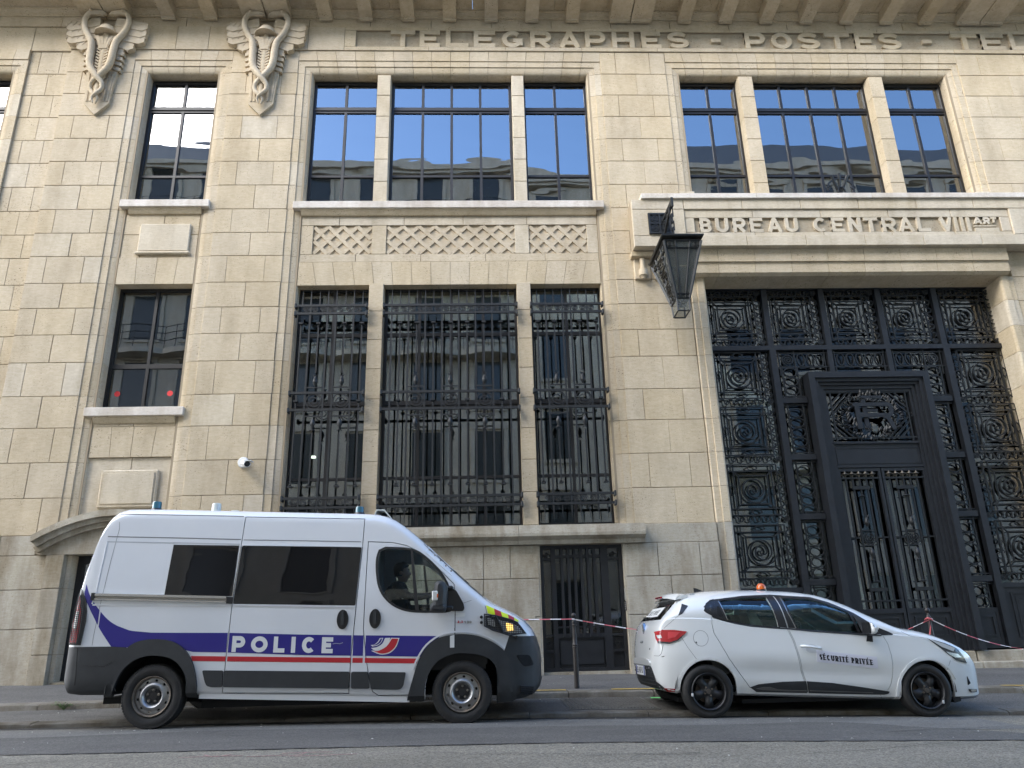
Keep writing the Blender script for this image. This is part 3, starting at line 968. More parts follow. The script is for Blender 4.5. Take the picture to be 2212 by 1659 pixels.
# arched door hood at the left
arc = []
for k in range(15):
    t = k / 14
    arc.append((-7.69 + 2.68 * t, 2.60 + .42 * sin(pi * t) ** .9))
for a0, a1, y0, z0, z1 in ((0, 14, FY - .28, .02, .13), (0, 14, FY - .22, -.06, .02), (0, 14, FY - .16, -.15, -.06)):
    mb = MB()
    up = [(x, z + z1) for x, z in arc]; dn = [(x + (.08 if z0 < 0 else 0) * (1 - 2 * i / 14), z + z0) for i, (x, z) in enumerate(arc)]
    mb.prism(up + dn[::-1], y0, FY + .05); mb.build('door_hood', M['stone_grey'], B)
mb = MB(); mb.prism([(x, z - .15) for x, z in arc] + [(-5.1, 2.42), (-7.6, 2.42)], FY - .08, FY + .2); mb.build('tympanum', M['stone_grey'], B)
for z0, z1 in ((.25, .80), (.80, 1.22), (1.22, 1.86), (1.86, 2.42)):
    for xa, xb_ in ((-7.48, -7.17), (-5.35, -5.0)):
        block(xa, xb_, z0, z1, FY - .10, 'jamb_stone', 'stone_grey', d=.5)
    mb = MB(); mb.box(-7.17, -7.10, FY + .02, FY + .4, z0 + .004, z1 - .004); mb.build('reveal_stone', M['stone_pale'], B)
mb = MB(); mb.box(-7.12, -5.3, FY - .02, FY + .4, .25, .37); mb.build('threshold', M['stone_grey'], B)
back(-7.30, -7.108, .2, 2.5, FY + .03, FY + .4)
SD = put('side_door', MB().box(-7.10, -5.35, FY + .30, FY + .36, .38, 2.42).mesh('door', M['iron_blue']), B)
mb = MB()
mb.box(-7.10, -6.99, FY + .24, FY + .29, .38, 2.42); mb.box(-7.10, -5.35, FY + .242, FY + .29, 2.28, 2.42); mb.box(-6.8, -6.72, FY + .24, FY + .29, .38, 2.28); mb.box(-7.10, -5.35, FY + .243, FY + .29, .38, .85); mb.build('door_frame', M['iron_blue'], SD)
g = MB(); g.box(-6.99, -6.80, FY + .27, FY + .278, .85, 2.28); g.build('pane', M['pane_low'], SD)
# steps at the gate
for k, (xa, xb_) in enumerate(((4.2, 6.2), (6.2, 8.5), (8.5, 9.55), (9.55, 10.75))):
    mb = MB(); mb.box(xa + .003, xb_ - .003, FY - .02, FY + .3, .06, .30, .012); mb.build('step_stone', M['step'] if 'step' in M else M['stone_grey'], B)
    mb = MB(); mb.box(xa + .123, xb_ + .1, FY + .28, FY + .7, .2, .475, .012); mb.build('step_stone', M['step'] if 'step' in M else M['stone_grey'], B)
backing.build('wall_core', M['mortar'], B, fix=False)

# ---- rooms behind the windows
rm = MB()
def room(x0, x1, y0, y1, z0, z1):
    rm.box(x0, x1, y1, y1 + .1, z0, z1); rm.box(x0, x1, y0, y1, z0 - .1, z0); rm.box(x0, x1, y0, y1, z1, z1 + .1); rm.box(x0 - .1, x0, y0, y1, z0, z1); rm.box(x1, x1 + .1, y0, y1, z0, z1)
room(-11.6, 13, FY + .40, FY + 5, 9.0, 12.9); room(-7.6, 3.2, FY + .40, FY + 5, 2.5, 8.2); room(3.4, 11.2, GY + .25, FY + 5.5, .3, 8.0); room(.6, 2.8, FY + .31, FY + 3, .3, 2.38)
rm.build('interior_room', M['inside'], B, fix=False)
for xa, xb_, y, z in ((-1.3, .35, FY + 2.2, 12.2), (-6.15, -5.95, FY + .9, 5.98), (-3.42, -3.32, FY + 1.2, 4.35)):
    mb = MB(); mb.box(xa, xb_, y, y + .08, z, z + .04); mb.build('ceiling_tube', M['lamp_on'], B)
# ================================================================ IRONWORK
IR = M['iron']
# ---- window grilles
YG = 13.40
_sc_small = MB().stroke(spiral(0, 0, .008, .066, 2.4, 40, 34), .013, -.012, .012).mesh('scroll', IR)
_sc_ring = MB()
_sc_ring.stroke(ell(0, 0, .148, .15, 0, 360, 30)[:-1], .017, -.012, .012, closed=True); _sc_ring.stroke(spiral(0, 0, .01, .142, 2.1, 80, 40), .015, -.012, .012)
_sc_ring = _sc_ring.mesh('scroll', IR)
_bud = MB()
_bud.lathe([(0, -.10), (.022, -.095), (.03, -.07), (.045, -.045), (.05, -.01), (.04, .03), (.026, .06), (.018, .09), (.03, .105), (.012, .11), (0, .11)], (0, 0, 0), 'z', 10)
for s_ in (-1, 1): _bud.tube([(0, -.01, .06), (s_ * .02, -.012, .09), (s_ * .05, -.012, .125)], [.012, .012, .005], 5)
_bud.lathe([(0, -.02), (.018, -.015), (.02, 0), (.018, .015), (0, .02)], (0, -.045, -.03), 'y', 8)
_bud.lathe([(0, -.02), (.015, -.015), (.017, 0), (.015, .015), (0, .02)], (0, -.04, .03), 'y', 8)
_bud = _bud.mesh('bud_ornament', IR, 45)
_cap = MB().box(-.04, .04, -.04, .04, -.014, .014).lathe([(.03, -.035), (.016, -.014), (.016, -.06)], (0, 0, 0), 'z', 8).mesh('bar_cap', IR)


def spike_bar(x, z0, z1, up, dn, parent):
    mb = MB()
    mb.box(x - .016, x + .016, YG - .012, YG + .012, z0, z1)
    if up: mb.loft([[(x - .016, YG - .012, z1), (x + .016, YG - .012, z1), (x + .016, YG + .012, z1), (x - .016, YG + .012, z1)], [(x - .003, YG - .003, up), (x + .003, YG - .003, up), (x + .003, YG + .003, up), (x - .003, YG + .003, up)]])
    if dn: mb.loft([[(x - .016, YG - .012, z0), (x + .016, YG - .012, z0), (x + .016, YG + .012, z0), (x - .016, YG + .012, z0)], [(x - .003, YG - .003, dn), (x + .003, YG - .003, dn), (x + .003, YG + .003, dn), (x - .003, YG + .003, dn)]])
    mb.build('bar', IR, parent, fix=False)


def grille(x0, x1, full, capped, orn, label):
    root = thing('window_grille', label, 'window grille', ((x0 + x1) / 2, YG, 2.85), 'wrought iron grilles over the ground floor windows')
    for z in (7.03, 6.865, 5.265, 4.935, 3.305, 3.135):
        mb = MB()
        mb.box(x0, x1, YG - .02, YG + .02, z - .022, z + .022)
        for x in (x0, x1): mb.box(x - .02, x + .02, YG - .03, YG + .10, z - .05, z + .05, .01)
        mb.build('rail', IR, root)
    for x in full: spike_bar(x, 3.1, 7.05, 7.36, 2.84, root)
    for x in capped:
        if x in orn:
            for za, zb, off in ((5.66, 6.66, 0), (3.52, 4.50, 0)):
                mb = MB(); mb.box(x - .013, x + .013, YG - .012, YG + .012, za, zb); mb.build('bar', IR, root)
        else:
            for za, zb in ((5.10, 6.66), (3.52, 5.10)):
                mb = MB(); mb.box(x - .014, x + .014, YG - .012, YG + .012, za, zb - .02); mb.build('bar', IR, root)
            put('bar_cap', _cap, root, (x, YG - .005, 5.10))
        put('bar_cap', _cap, root, (x, YG - .005, 6.655))
        c = put('bar_cap', _cap, root, (x, YG - .005, 3.51)); c.rotation_euler = (pi, 0, 0)
        # short spikes above and below
        mb = MB()
        mb.loft([[(x - .012, YG - .01, 7.05), (x + .012, YG - .01, 7.05), (x + .012, YG + .01, 7.05), (x - .012, YG + .01, 7.05)], [(x - .002, YG - .002, 7.36), (x + .002, YG - .002, 7.36), (x + .002, YG + .002, 7.36), (x - .002, YG + .002, 7.36)]])
        mb.loft([[(x - .012, YG - .01, 3.12), (x + .012, YG - .01, 3.12), (x + .012, YG + .01, 3.12), (x - .012, YG + .01, 3.12)], [(x - .002, YG - .002, 2.86), (x + .002, YG - .002, 2.86), (x + .002, YG + .002, 2.86), (x - .002, YG + .002, 2.86)]])
        mb.build('spike', IR, root)
    for x in orn:
        put('scroll', _sc_ring, root, (x, YG, 5.10))
        put('bud_ornament', _bud, root, (x, YG, 5.50))
        c = put('bud_ornament', _bud, root, (x, YG, 4.66)); c.rotation_euler = (pi, 0, 0)
        for z in (5.37, 4.815):
            mb = MB(); mb.box(x - .165, x + .165, YG - .011, YG + .011, z - .012, z + .012); mb.build('cross_bar', IR, root)
    allx = sorted(full + capped)
    for a, b_ in zip(allx, allx[1:]):
        for z in (6.948, 3.22):
            put('scroll', _sc_small, root, ((a + b_) / 2, YG, z))
    return root


grille(-3.57, -2.215, [-3.28, -2.95, -2.79, -2.455], [-3.44, -3.11, -2.62, -2.29], [-3.11, -2.62], 'narrow black iron grille nearest the security camera, with two spiral rings')
_mx = [-1.725 + .1605 * k for k in range(15)]
grille(-1.885, .685, _mx[0::2], _mx[1::2], [_mx[3], _mx[7], _mx[11]], 'widest black iron grille, with three spiral rings, between the two pale stone posts')
grille(.965, 2.36, [1.245, 1.57, 1.73, 2.05], [1.08, 1.40, 1.89, 2.21], [1.40, 1.89], 'narrow black iron grille with two spiral rings above the small basement door')

# ---- the entrance gate
KX = .9872
def gx(x): return x * KX
def gz(z): return (z - .87) * KX + .87
GATE = thing('entrance_gate', 'monumental black iron entrance gate with spiral panels and double door under the carved lintel', 'gate', (7.55, GY, .47))
GB = M['iron_blue']


def gbar(xa, xb, za, zb, y0=-.05, y1=.05, name='rail', mat=None, bev=0):
    mb = MB(); mb.box(gx(xa), gx(xb), GY + y0, GY + y1, gz(za), gz(zb), bev)
    return mb.build(name, mat or GB, GATE)


TH = .019
_cell_cache = {}


def cell(x0, x1, z0, z1, wl, wr, wt, wb):
    """one square panel: grid, mitred square, spiral and four eyes; wavy strips on the sides asked for"""
    W_ = .175
    ix0, ix1 = x0 + (W_ if wl else .05), x1 - (W_ if wr else .05)
    iz0, iz1 = z0 + (.155 if wb else .03), z1 - (.155 if wt else .03)
    X = lambda x: gx(x)
    Z = lambda z: gz(z)
    y0, y1 = GY - .012, GY + .014
    lat = MB()
    k = 0
    def ln(p, q, w=TH, dy=0):
        lat.stroke([(X(p[0]), Z(p[1])), (X(q[0]), Z(q[1]))], w, y0 - dy, y1)
    w_, h_ = ix1 - ix0, iz1 - iz0
    gx0, gx1, gz0, gz1 = ix0 + .108, ix1 - .108, iz0 + .125, iz1 - .125
    for x in (ix0, gx0, gx1, ix1): ln((x, iz0), (x, iz1), dy=.001)
    for z in (iz0, gz0, gz1, iz1): ln((ix0, z), (ix1, z))
    sx0, sx1, sz0, sz1 = gx0 + .088, gx1 - .088, gz0 + .088, gz1 - .088
    for p, q in (((gx0, gz0), (sx0, sz0)), ((gx1, gz0), (sx1, sz0)), ((gx0, gz1), (sx0, sz1)), ((gx1, gz1), (sx1, sz1))): ln(p, q, dy=.002)
    for p, q in (((sx0, sz0), (sx1, sz0)), ((sx0, sz1), (sx1, sz1))): ln(p, q, dy=.003)
    for p, q in (((sx0, sz0), (sx0, sz1)), ((sx1, sz0), (sx1, sz1))): ln(p, q, dy=.004)
    root = lat.build('lattice', IR, GATE)
    cx, cz = (sx0 + sx1) / 2, (sz0 + sz1) / 2
    R = min(sx1 - sx0, sz1 - sz0) * KX / 2
    sp = MB(); sp.stroke(spiral(X(cx), Z(cz), .012, R * .99, 2.7, 90, 70), .021, GY - .03, GY + .016); sp.build('spiral', IR, root)
    for ex, ez, rx, rz in ((cx, (gz1 + iz1) / 2, .085, .048), (cx, (gz0 + iz0) / 2, .085, .048), ((gx0 + ix0) / 2, cz, .045, .085), ((gx1 + ix1) / 2, cz, .045, .085)):
        e = MB(); e.stroke(ell(X(ex), Z(ez), rx, rz, 0, 360, 18)[:-1], .014, GY - .016, GY + .012, closed=True)
        for s_ in (-1, 1):
            if rx > rz: e.lathe([(0, -.014), (.016, 0), (0, .014)], (X(ex) + s_ * (rx + .018), GY, Z(ez)), 'y', 8)
            else: e.lathe([(0, -.014), (.016, 0), (0, .014)], (X(ex), GY, Z(ez) + s_ * (rz + .018)), 'y', 8)
        e.build('eye', IR, root)
    def wave(hor, a0, a1, c):
        n = max(4, round((a1 - a0) / .088)); p = (a1 - a0) / n; amp = .052
        pts = []
        for i in range(n):
            s_ = 1 if i % 2 == 0 else -1
            ca = a0 + (i + .5) * p
            for q in range(5):
                t = pi * (1 - q / 4)
                pts.append((ca + p / 2 * cos(t), s_ * (amp - p / 2 * .8) + s_ * p / 2 * .8 * sin(t)))
        pts = [(X(a), Z(c) + b_) if hor else (X(c) + b_, Z(a)) for a, b_ in pts]
        m = MB(); m.stroke(pts, .015, GY - .014, GY + .012); m.build('wave_strip', IR, root)
    if wt: wave(True, ix0 + .02, ix1 - .0, z1 - .085)
    if wb: wave(True, ix0 + .02, ix1 - .0, z0 + .085)
    if wr: wave(False, iz0 + .02, iz1 - .02, x1 - .10)
    if wl: wave(False, iz0 + .02, iz1 - .02, x0 + .10)
    cs = []
    for px_, on in ((x1 - .10, wr), (x0 + .10, wl)):
        if on:
            if wt: cs.append((px_, z1 - .085))
            if wb: cs.append((px_, z0 + .085))
    for px_, pz in cs:
        m = MB(); m.stroke(spiral(X(px_), Z(pz), .008, .062, 2.1, 20, 30), .015, GY - .016, GY + .012); m.build('corner_scroll', IR, root)


px_ = [4.56, 5.80, 7.0, 8.20, 9.40, 10.76]
for k in range(5):
    cell(px_[k] + (.12 if k else .05), px_[k + 1] + (0 if k < 4 else -.04), 6.37, 7.63, False, True, True, True)
for k in range(4):
    zt = 6.27 - k * 1.155
    cell(4.50, 5.80, zt - 1.155 + (.0 if k else .0), zt, k >= 0, True, False, True)
    cell(9.52, 10.82, zt - 1.155, zt, True, True, False, True)
# main posts and rails
gbar(4.50, 10.8, 7.63, 7.76, -.03, .06, 'rail'); gbar(4.50, 10.8, 6.27, 6.365, -.06, .04, 'rail')
for a, b_ in ((5.80, 5.925), (9.395, 9.52)): gbar(a, b_, .50, 6.27, -.075, .05, 'post')
for a, b_ in ((5.80, 5.915), (7.0, 7.115), (8.20, 8.315), (9.40, 9.515)): gbar(a, b_, 6.365, 7.63, -.05, .05, 'post')
gbar(4.50, 4.60, .50, 7.63, -.04, .05, 'post'); gbar(10.72, 10.82, .50, 7.63, -.04, .05, 'post')
# solid bottom panels of the side bays
for a, b_ in ((4.6, 5.8), (9.52, 10.72)):
    gbar(a, b_, .50, 1.62, -.01, .05, 'bottom_panel'); gbar(a + .0, b_, 1.55, 1.63, -.04, -.011, 'rail')
    mb = MB()
    for g_, yy in ((.16, .028), (.24, .018)):
        mb.stroke([(gx(a + g_), gz(.68 + g_ - .16)), (gx(b_ - g_), gz(.68 + g_ - .16)), (gx(b_ - g_), gz(1.45 - g_ + .16)), (gx(a + g_), gz(1.45 - g_ + .16))], .03, GY - yy, GY - .0, closed=True)
    mb.build('panel_moulding', GB, GATE)
# band of ovals over the door
_ov_v = MB().stroke(ell(0, 0, .075, .128, 0, 360, 24)[:-1], .016, -.022, .012, closed=True).mesh('oval', IR)
_ov_h = MB().stroke(ell(0, 0, .132, .086, 0, 360, 24)[:-1], .016, -.022, .012, closed=True).mesh('oval', IR)
_sp_m = MB().stroke(spiral(0, 0, .01, .122, 2.6, 30, 44), .017, -.02, .012).mesh('spiral', IR)
for a, b_ in ((6.985, 7.085), (8.205, 8.305)): gbar(a, b_, 5.73, 6.27, -.055, .04, 'post')
for z in (6.215, 5.915): gbar(5.93, 9.39, z - .012, z + .012, -.012, .012, 'rail', IR)
for x in (5.99, 6.03 + .28, 6.93, 7.14, 8.15, 8.36, 8.99, 9.33): gbar(x - .011, x + .011, 5.74, 6.27, -.013, .013, 'bar', IR)
for x in (6.435, 6.63, 6.825, 7.255, 7.45, 7.645, 7.84, 8.035, 8.475, 8.67, 8.865): put('oval', _ov_v, GATE, (gx(x), GY, gz(6.065)))
for x in (6.17, 9.17): put('spiral', _sp_m, GATE, (gx(x), GY, gz(6.065)))
# columns of ovals at both sides of the door
for xc in (6.18, 9.12):
    for x in (xc - .155, xc + .155): gbar(x - .011, x + .011, 1.18, 5.9, -.014, .012, 'bar', IR)
    for za, zb in ((5.15, 5.26), (4.005, 4.115), (2.86, 2.97), (1.66, 1.77)):
        gbar(xc - .25, xc + .25, za, zb, -.05, .04, 'rail')
        for z in (zb + .035, za - .035): gbar(xc - .25, xc + .25, z - .01, z + .01, -.012, .012, 'rail', IR)
    for zt, n, st in ((5.80, 3, .19), (4.95, 5, .195), (3.81, 5, .195), (2.66, 5, .195), (1.50, 2, .19)):
        for k in range(n): put('oval', _ov_h, GATE, (gx(xc), GY, gz(zt - k * st)))
    gbar(xc - .25, xc + .25, .5, 1.2, -.02, .04, 'bottom_panel')
    mb = MB(); mb.stroke([(gx(xc - .12), gz(.72)), (gx(xc + .12), gz(.72)), (gx(xc + .12), gz(1.05)), (gx(xc - .12), gz(1.05))], .03, GY - .04, GY - .015, closed=True)
    mb.stroke([(gx(xc - .2), gz(.62)), (gx(xc + .2), gz(.62)), (gx(xc + .2), gz(1.13)), (gx(xc - .2), gz(1.13))], .02, GY - .03, GY - .015, closed=True); mb.build('panel_moulding', GB, GATE)
# heavy stepped frame of the door
for j, (o, w_, y0) in enumerate(((0, .12, -.22), (.12, .07, -.17), (.19, .06, -.12), (.25, .07, -.08), (.32, .05, -.05))):
    a, b_ = 6.445 + o, 8.875 - o
    t = 5.735 - o
    gbar(a, a + w_, .48, t - w_, y0, .06, 'frame_post'); gbar(b_ - w_, b_, .48, t - w_, y0 + .001, .06, 'frame_post'); gbar(a, b_, t - w_, t, y0, .06, 'frame_head')
# crest panel
CY = GY - .03
for z in (5.355, 4.425): gbar(6.82, 8.5, z - .014, z + .014, -.04, -.01, 'rail', IR)
for x in (6.90, 8.42): gbar(x - .014, x + .014, 4.32, 5.44, -.042, -.012, 'bar', IR)
for (xa, za, xb_, zb) in ((6.92, 5.15, 7.12, 5.345), (6.92, 5.03, 7.24, 5.345), (6.92, 4.93, 7.34, 5.345), (8.40, 5.15, 8.20, 5.345), (8.40, 5.03, 8.08, 5.345), (8.40, 4.93, 7.98, 5.345), (6.92, 4.62, 7.12, 4.435), (6.92, 4.74, 7.24, 4.435), (6.92, 4.84, 7.34, 4.435), (8.40, 4.62, 8.20, 4.435), (8.40, 4.74, 8.08, 4.435), (8.40, 4.84, 7.98, 4.435)):
    mb = MB(); mb.stroke([(gx(xa), gz(za)), (gx(xb_), gz(zb))], .028, CY - .005, CY + .02); mb.build('diagonal_bar', IR, GATE)
for x, z in ((7.35, 5.40), (7.66, 5.40), (7.97, 5.40), (7.35, 4.37), (7.66, 4.37), (7.97, 4.37), (6.86, 4.88), (8.46, 4.88)):
    mb = MB(); mb.stroke(ell(gx(x), gz(z), .035, .035, 0, 360, 16)[:-1], .012, CY - .01, CY + .01, closed=True); mb.build('ring', IR, GATE)
wr = MB()
for k in range(78):
    a = radians(90 + (k % 39) / 38 * 172 * (1 if k < 39 else -1))
    rr = (.50, .37)
    for q in range(2):
        j = random.uniform(-.05, .05)
        cx, cz = gx(7.66) + (rr[0] + j) * cos(a), gz(4.87) + (rr[1] + j * .8) * sin(a)
        dirn = a + (pi / 2 if k < 39 else -pi / 2) + (1.25 if q else -.85) * (1 if k < 39 else -1) + pi
        L_, w_ = random.uniform(.10, .15), .022
        ux, uz = cos(dirn), sin(dirn)
        y = CY - .03 - random.uniform(0, .03)
        vs = [(cx, y, cz), (cx + ux * L_ * .5 - uz * w_, y - .012, cz + uz * L_ * .5 + ux * w_), (cx + ux * L_, y - .02, cz + uz * L_), (cx + ux * L_ * .5 + uz * w_, y - .012, cz + uz * L_ * .5 - ux * w_), (cx + ux * L_ * .5, y - .032, cz + uz * L_ * .5), (cx + ux * L_ * .5, y + .01, cz + uz * L_ * .5)]
        wr.add(vs, [(0, 1, 4), (1, 2, 4), (2, 3, 4), (3, 0, 4), (1, 0, 5), (2, 1, 5), (3, 2, 5), (0, 3, 5)])
wr = wr.build('laurel_wreath', IR, GATE, fix=False)
mono = MB()
f0 = CY - .10
def ms(pts, w, d=0.0): mono.stroke([(gx(a), gz(b_)) for a, b_ in pts], w, f0 + d, f0 + d + .03)
ms([(7.36, 5.10), (7.36, 4.58)], .095); ms([(7.28, 5.075), (7.96, 5.075)] + [(7.98 + .06 * sin(radians(t)), 4.965 + .11 * cos(radians(t))) for t in (20, 60, 90, 120, 160)] + [(7.96, 4.855), (7.40, 4.855)], .075, .001)
ms([(7.86, 4.84), (7.95, 4.80), (7.99, 4.70), (8.03, 4.60), (8.06, 4.575)], .085, .002)
ms([(7.52, 5.24), (7.52, 4.54)], .085, .034); ms([(7.44, 5.235), (7.90, 5.235)], .06, .035); ms([(7.52, 4.965), (7.78, 4.965)], .05, .036)
mono.build('monogram', GB, GATE)
gbar(6.80, 8.52, 4.30, 4.34, -.06, .0, 'rail'); gbar(6.80, 8.52, 3.85, 4.30, -.02, .05, 'transom_panel')
mb = MB(); mb.stroke([(gx(6.85), gz(3.92)), (gx(8.47), gz(3.92)), (gx(8.47), gz(4.22)), (gx(6.85), gz(4.22))], .02, GY - .03, GY - .015, closed=True); mb.build('panel_moulding', GB, GATE)
gbar(6.80, 8.52, 3.83, 3.87, -.06, .0, 'rail')
# two door leaves
_tip = MB().lathe([(0, .07), (.012, .05), (.02, .02), (.055, .005), (.06, -.005), (.02, -.03), (.012, -.06)], (0, 0, 0), 'z', 10).mesh('spear_tip', simple('worn bare iron', (.13, .115, .09), .45, .6, var=.3), 40)
for a, b_ in ((6.80, 7.64), (7.66, 8.52)):
    leaf = put('door_leaf', MB().box(gx(a), gx(b_), GY - .01, GY + .04, gz(.50), gz(1.17)).mesh('door_leaf', GB), GATE)
    fm = MB()
    for x0_, x1_ in ((a, a + .05), (b_ - .05, b_)): fm.box(gx(x0_), gx(x1_), GY - .04, GY + .03, gz(.5), gz(3.82))
    fm.box(gx(a), gx(b_), GY - .041, GY + .03, gz(1.14), gz(1.22)); fm.box(gx(a), gx(b_), GY - .041, GY + .03, gz(3.76), gz(3.82)); fm.box(gx(a), gx(b_), GY - .041, GY + .03, gz(.5), gz(.62))
    fm.build('leaf_frame', GB, leaf)
    xs_ = [a + .14 + .134 * k for k in range(5)]
    for k, x in enumerate(xs_):
        bb = MB()
        if k == 2:
            for hw_, za, zb in ((.014, 1.2, 1.56), (.014, 3.30, 3.66), (.02, 1.72, 2.18)):
                b2 = MB(); b2.box(gx(x) - hw_, gx(x) + hw_, GY - .03, GY - .004, gz(za), gz(zb)); b2.build('bar', IR, leaf)
            bb.box(gx(x) - .02, gx(x) + .02, GY - .034, GY - .0, gz(2.80), gz(3.26))
        else: bb.box(gx(x) - .013, gx(x) + .013, GY - .03, GY - .004, gz(1.2), gz(3.64))
        bb.build('bar', IR, leaf)
        put('spear_tip', _tip, leaf, (gx(x), GY - .03, gz(3.71)))
    xm = xs_[2]
    for z in (3.63, 1.36):
        r = MB(); r.box(gx(a + .05), gx(b_ - .05), GY - .036, GY - .006, gz(z) - .014, gz(z) + .014); r.build('rail', IR, leaf)
    for z in (3.44, 1.56):
        r = MB(); r.box(gx(xm) - .165, gx(xm) + .165, GY - .045, GY - .01, gz(z) - .03, gz(z) + .03); r.build('plate', IR, leaf)
    for z in (3.28, 1.70):
        r = MB(); r.lathe([(0, -.02), (.06, -.01), (.065, .0), (.02, .02), (0, .03)], (gx(xm), GY - .03, gz(z)), 'z', 12); r.build('bar_cap', IR, leaf)
    r = MB(); r.stroke([(gx(xm) - .14, gz(2.36)), (gx(xm) + .14, gz(2.36)), (gx(xm) + .14, gz(2.63)), (gx(xm) - .14, gz(2.63))], .018, GY - .04, GY - .01, closed=True); r.stroke(spiral(gx(xm), gz(2.495), .01, .125, 2.8, 90, 44), .016, GY - .038, GY - .01); r.build('spiral', IR, leaf)
    r = MB(); r.box(gx(a + .06), gx(xm - .14), GY - .03, GY - .008, gz(2.49), gz(2.515)); r.box(gx(xm + .14), gx(b_ - .06), GY - .03, GY - .008, gz(2.49), gz(2.515)); r.build('rail', IR, leaf)
    put('bud_ornament', _bud, leaf, (gx(xm), GY - .03, gz(2.80)))
    c = put('bud_ornament', _bud, leaf, (gx(xm), GY - .03, gz(2.20))); c.rotation_euler = (pi, 0, 0)
    r = MB()
    for g_, yy in ((.14, .03), (.22, .022)): r.stroke([(gx(a + g_), gz(.60 + g_)), (gx(b_ - g_), gz(.60 + g_)), (gx(b_ - g_), gz(1.2 - g_)), (gx(a + g_), gz(1.2 - g_))], .022, GY - yy, GY - .005, closed=True)
    r.build('panel_moulding', GB, leaf)
for a, b_ in ((4.6, 7.66), (7.661, 10.75)):
    mb = MB(); mb.box(gx(a), gx(b_), GY + .075, GY + .081, gz(1.1), gz(7.66)); mb.build('pane', M['pane_low'], GATE)

# ---- lantern on its bracket
LAN = thing('wall_lantern', 'large tapering black iron lantern lettered POSTES, hanging beside the carved lintel', 'lantern', (3.62, 12.45, 6.38))
lx, ly = 3.635, 12.47
TOPZ, BOTZ = 7.60, 6.62
def ring(z, a, b_): return [(lx - a, ly - b_, z), (lx + a, ly - b_, z), (lx + a, ly + b_, z), (lx - a, ly + b_, z)]
HT, DT, HB, DB = .335, .52, .115, .185
mb = MB()
mb.loft([ring(7.66, .37, .57), ring(7.68, .385, .585), ring(7.70, .385, .585), ring(7.73, .30, .45), ring(7.80, .12, .14), ring(7.86, .09, .09)]); mb.build('roof_plate', IR, LAN)
LGL = glass_mat('frosted lantern glass', (.8, .82, .8), 1.45, trans=.62, body=(.20, .21, .195))
def edge(p, q, w, name='frame_bar'):
    m = MB(); m.tube([p, q], w, 4); return m.build(name, IR, LAN)
tp, bt = ring(TOPZ, HT, DT), ring(BOTZ, HB, DB)
for k in range(4): edge(tp[k], bt[k], .03)
def lerp(a, b_, t): return tuple(a[i] + (b_[i] - a[i]) * t for i in range(3))
for k in range(4):
    a, b_, c, d = tp[k], tp[(k + 1) % 4], bt[(k + 1) % 4], bt[k]
    for t in (.30, .70): edge(lerp(a, b_, t), lerp(d, c, t), .018)
    for t in (0.0, .13, .93, 1.0): edge(lerp(a, d, t), lerp(b_, c, t), .022, 'cross_bar')
    m = MB(); n_ = (Vector(b_) - Vector(a)).cross(Vector(d) - Vector(a)).normalized() * .008
    cen = Vector((lx, ly, 7.1)) - Vector(a)
    if n_.dot(cen) < 0: n_ = -n_
    m.add([Vector(p) + n_ for p in (a, b_, c, d)] + [Vector(p) + n_ * 1.6 for p in (a, b_, c, d)], [(0, 1, 2, 3), (7, 6, 5, 4), (0, 1, 5, 4), (1, 2, 6, 5), (2, 3, 7, 6), (3, 0, 4, 7)]); m.build('lantern_pane', LGL, LAN)
    for t in (.13, .87):
        # scroll squares in the top band
        c0 = Vector(lerp(lerp(a, b_, t), lerp(d, c, t), .065)); u = (Vector(b_) - Vector(a)).normalized(); v = Vector((0, 0, 1))
        m = MB(); pts = [c0 + u * p[0] + v * p[1] - n_ * 1.5 for p in spiral(0, 0, .006, .045, 2, 0, 24)]
        m.tube(pts, .008, 4); m.build('scroll', IR, LAN)
lb = ring(6.38, .105, .165)
for k in range(4):
    edge(bt[k], lb[k], .017); edge(lb[k], lb[(k + 1) % 4], .014)
    m = MB(); m.add([bt[k], bt[(k + 1) % 4], lb[(k + 1) % 4], lb[k]], [(0, 1, 2, 3)]); m.build('lantern_pane', LGL, LAN)
# letters down the left face
a, b_, c, d = tp[3], tp[0], bt[0], bt[3]
A0, U0 = Vector(a), Vector(b_)
for i, ch in enumerate('POSTES'):
    t = .22 + i * .118
    P0 = Vector(lerp(a, d, t)); P1 = Vector(lerp(b_, c, t))
    u = (P1 - P0).normalized(); mid_ = (P0 + P1) / 2
    v = (Vector(d) + Vector(c) - Vector(a) - Vector(b_)).normalized()
    W_ = (P1 - P0).length * .46
    hh = .118
    m = MB()
    for ln in glyph(ch, W_, hh, .022):
        pts = [mid_ + u * (p[0] - W_ / 2) - v * (p[1] - hh / 2) - u.cross(v) * .0 + Vector((-.02, 0, 0)) for p in ln]
        if len(pts) > 1: m.tube(pts, .0125, 4)
    m.build('letter', M['frame'], LAN)
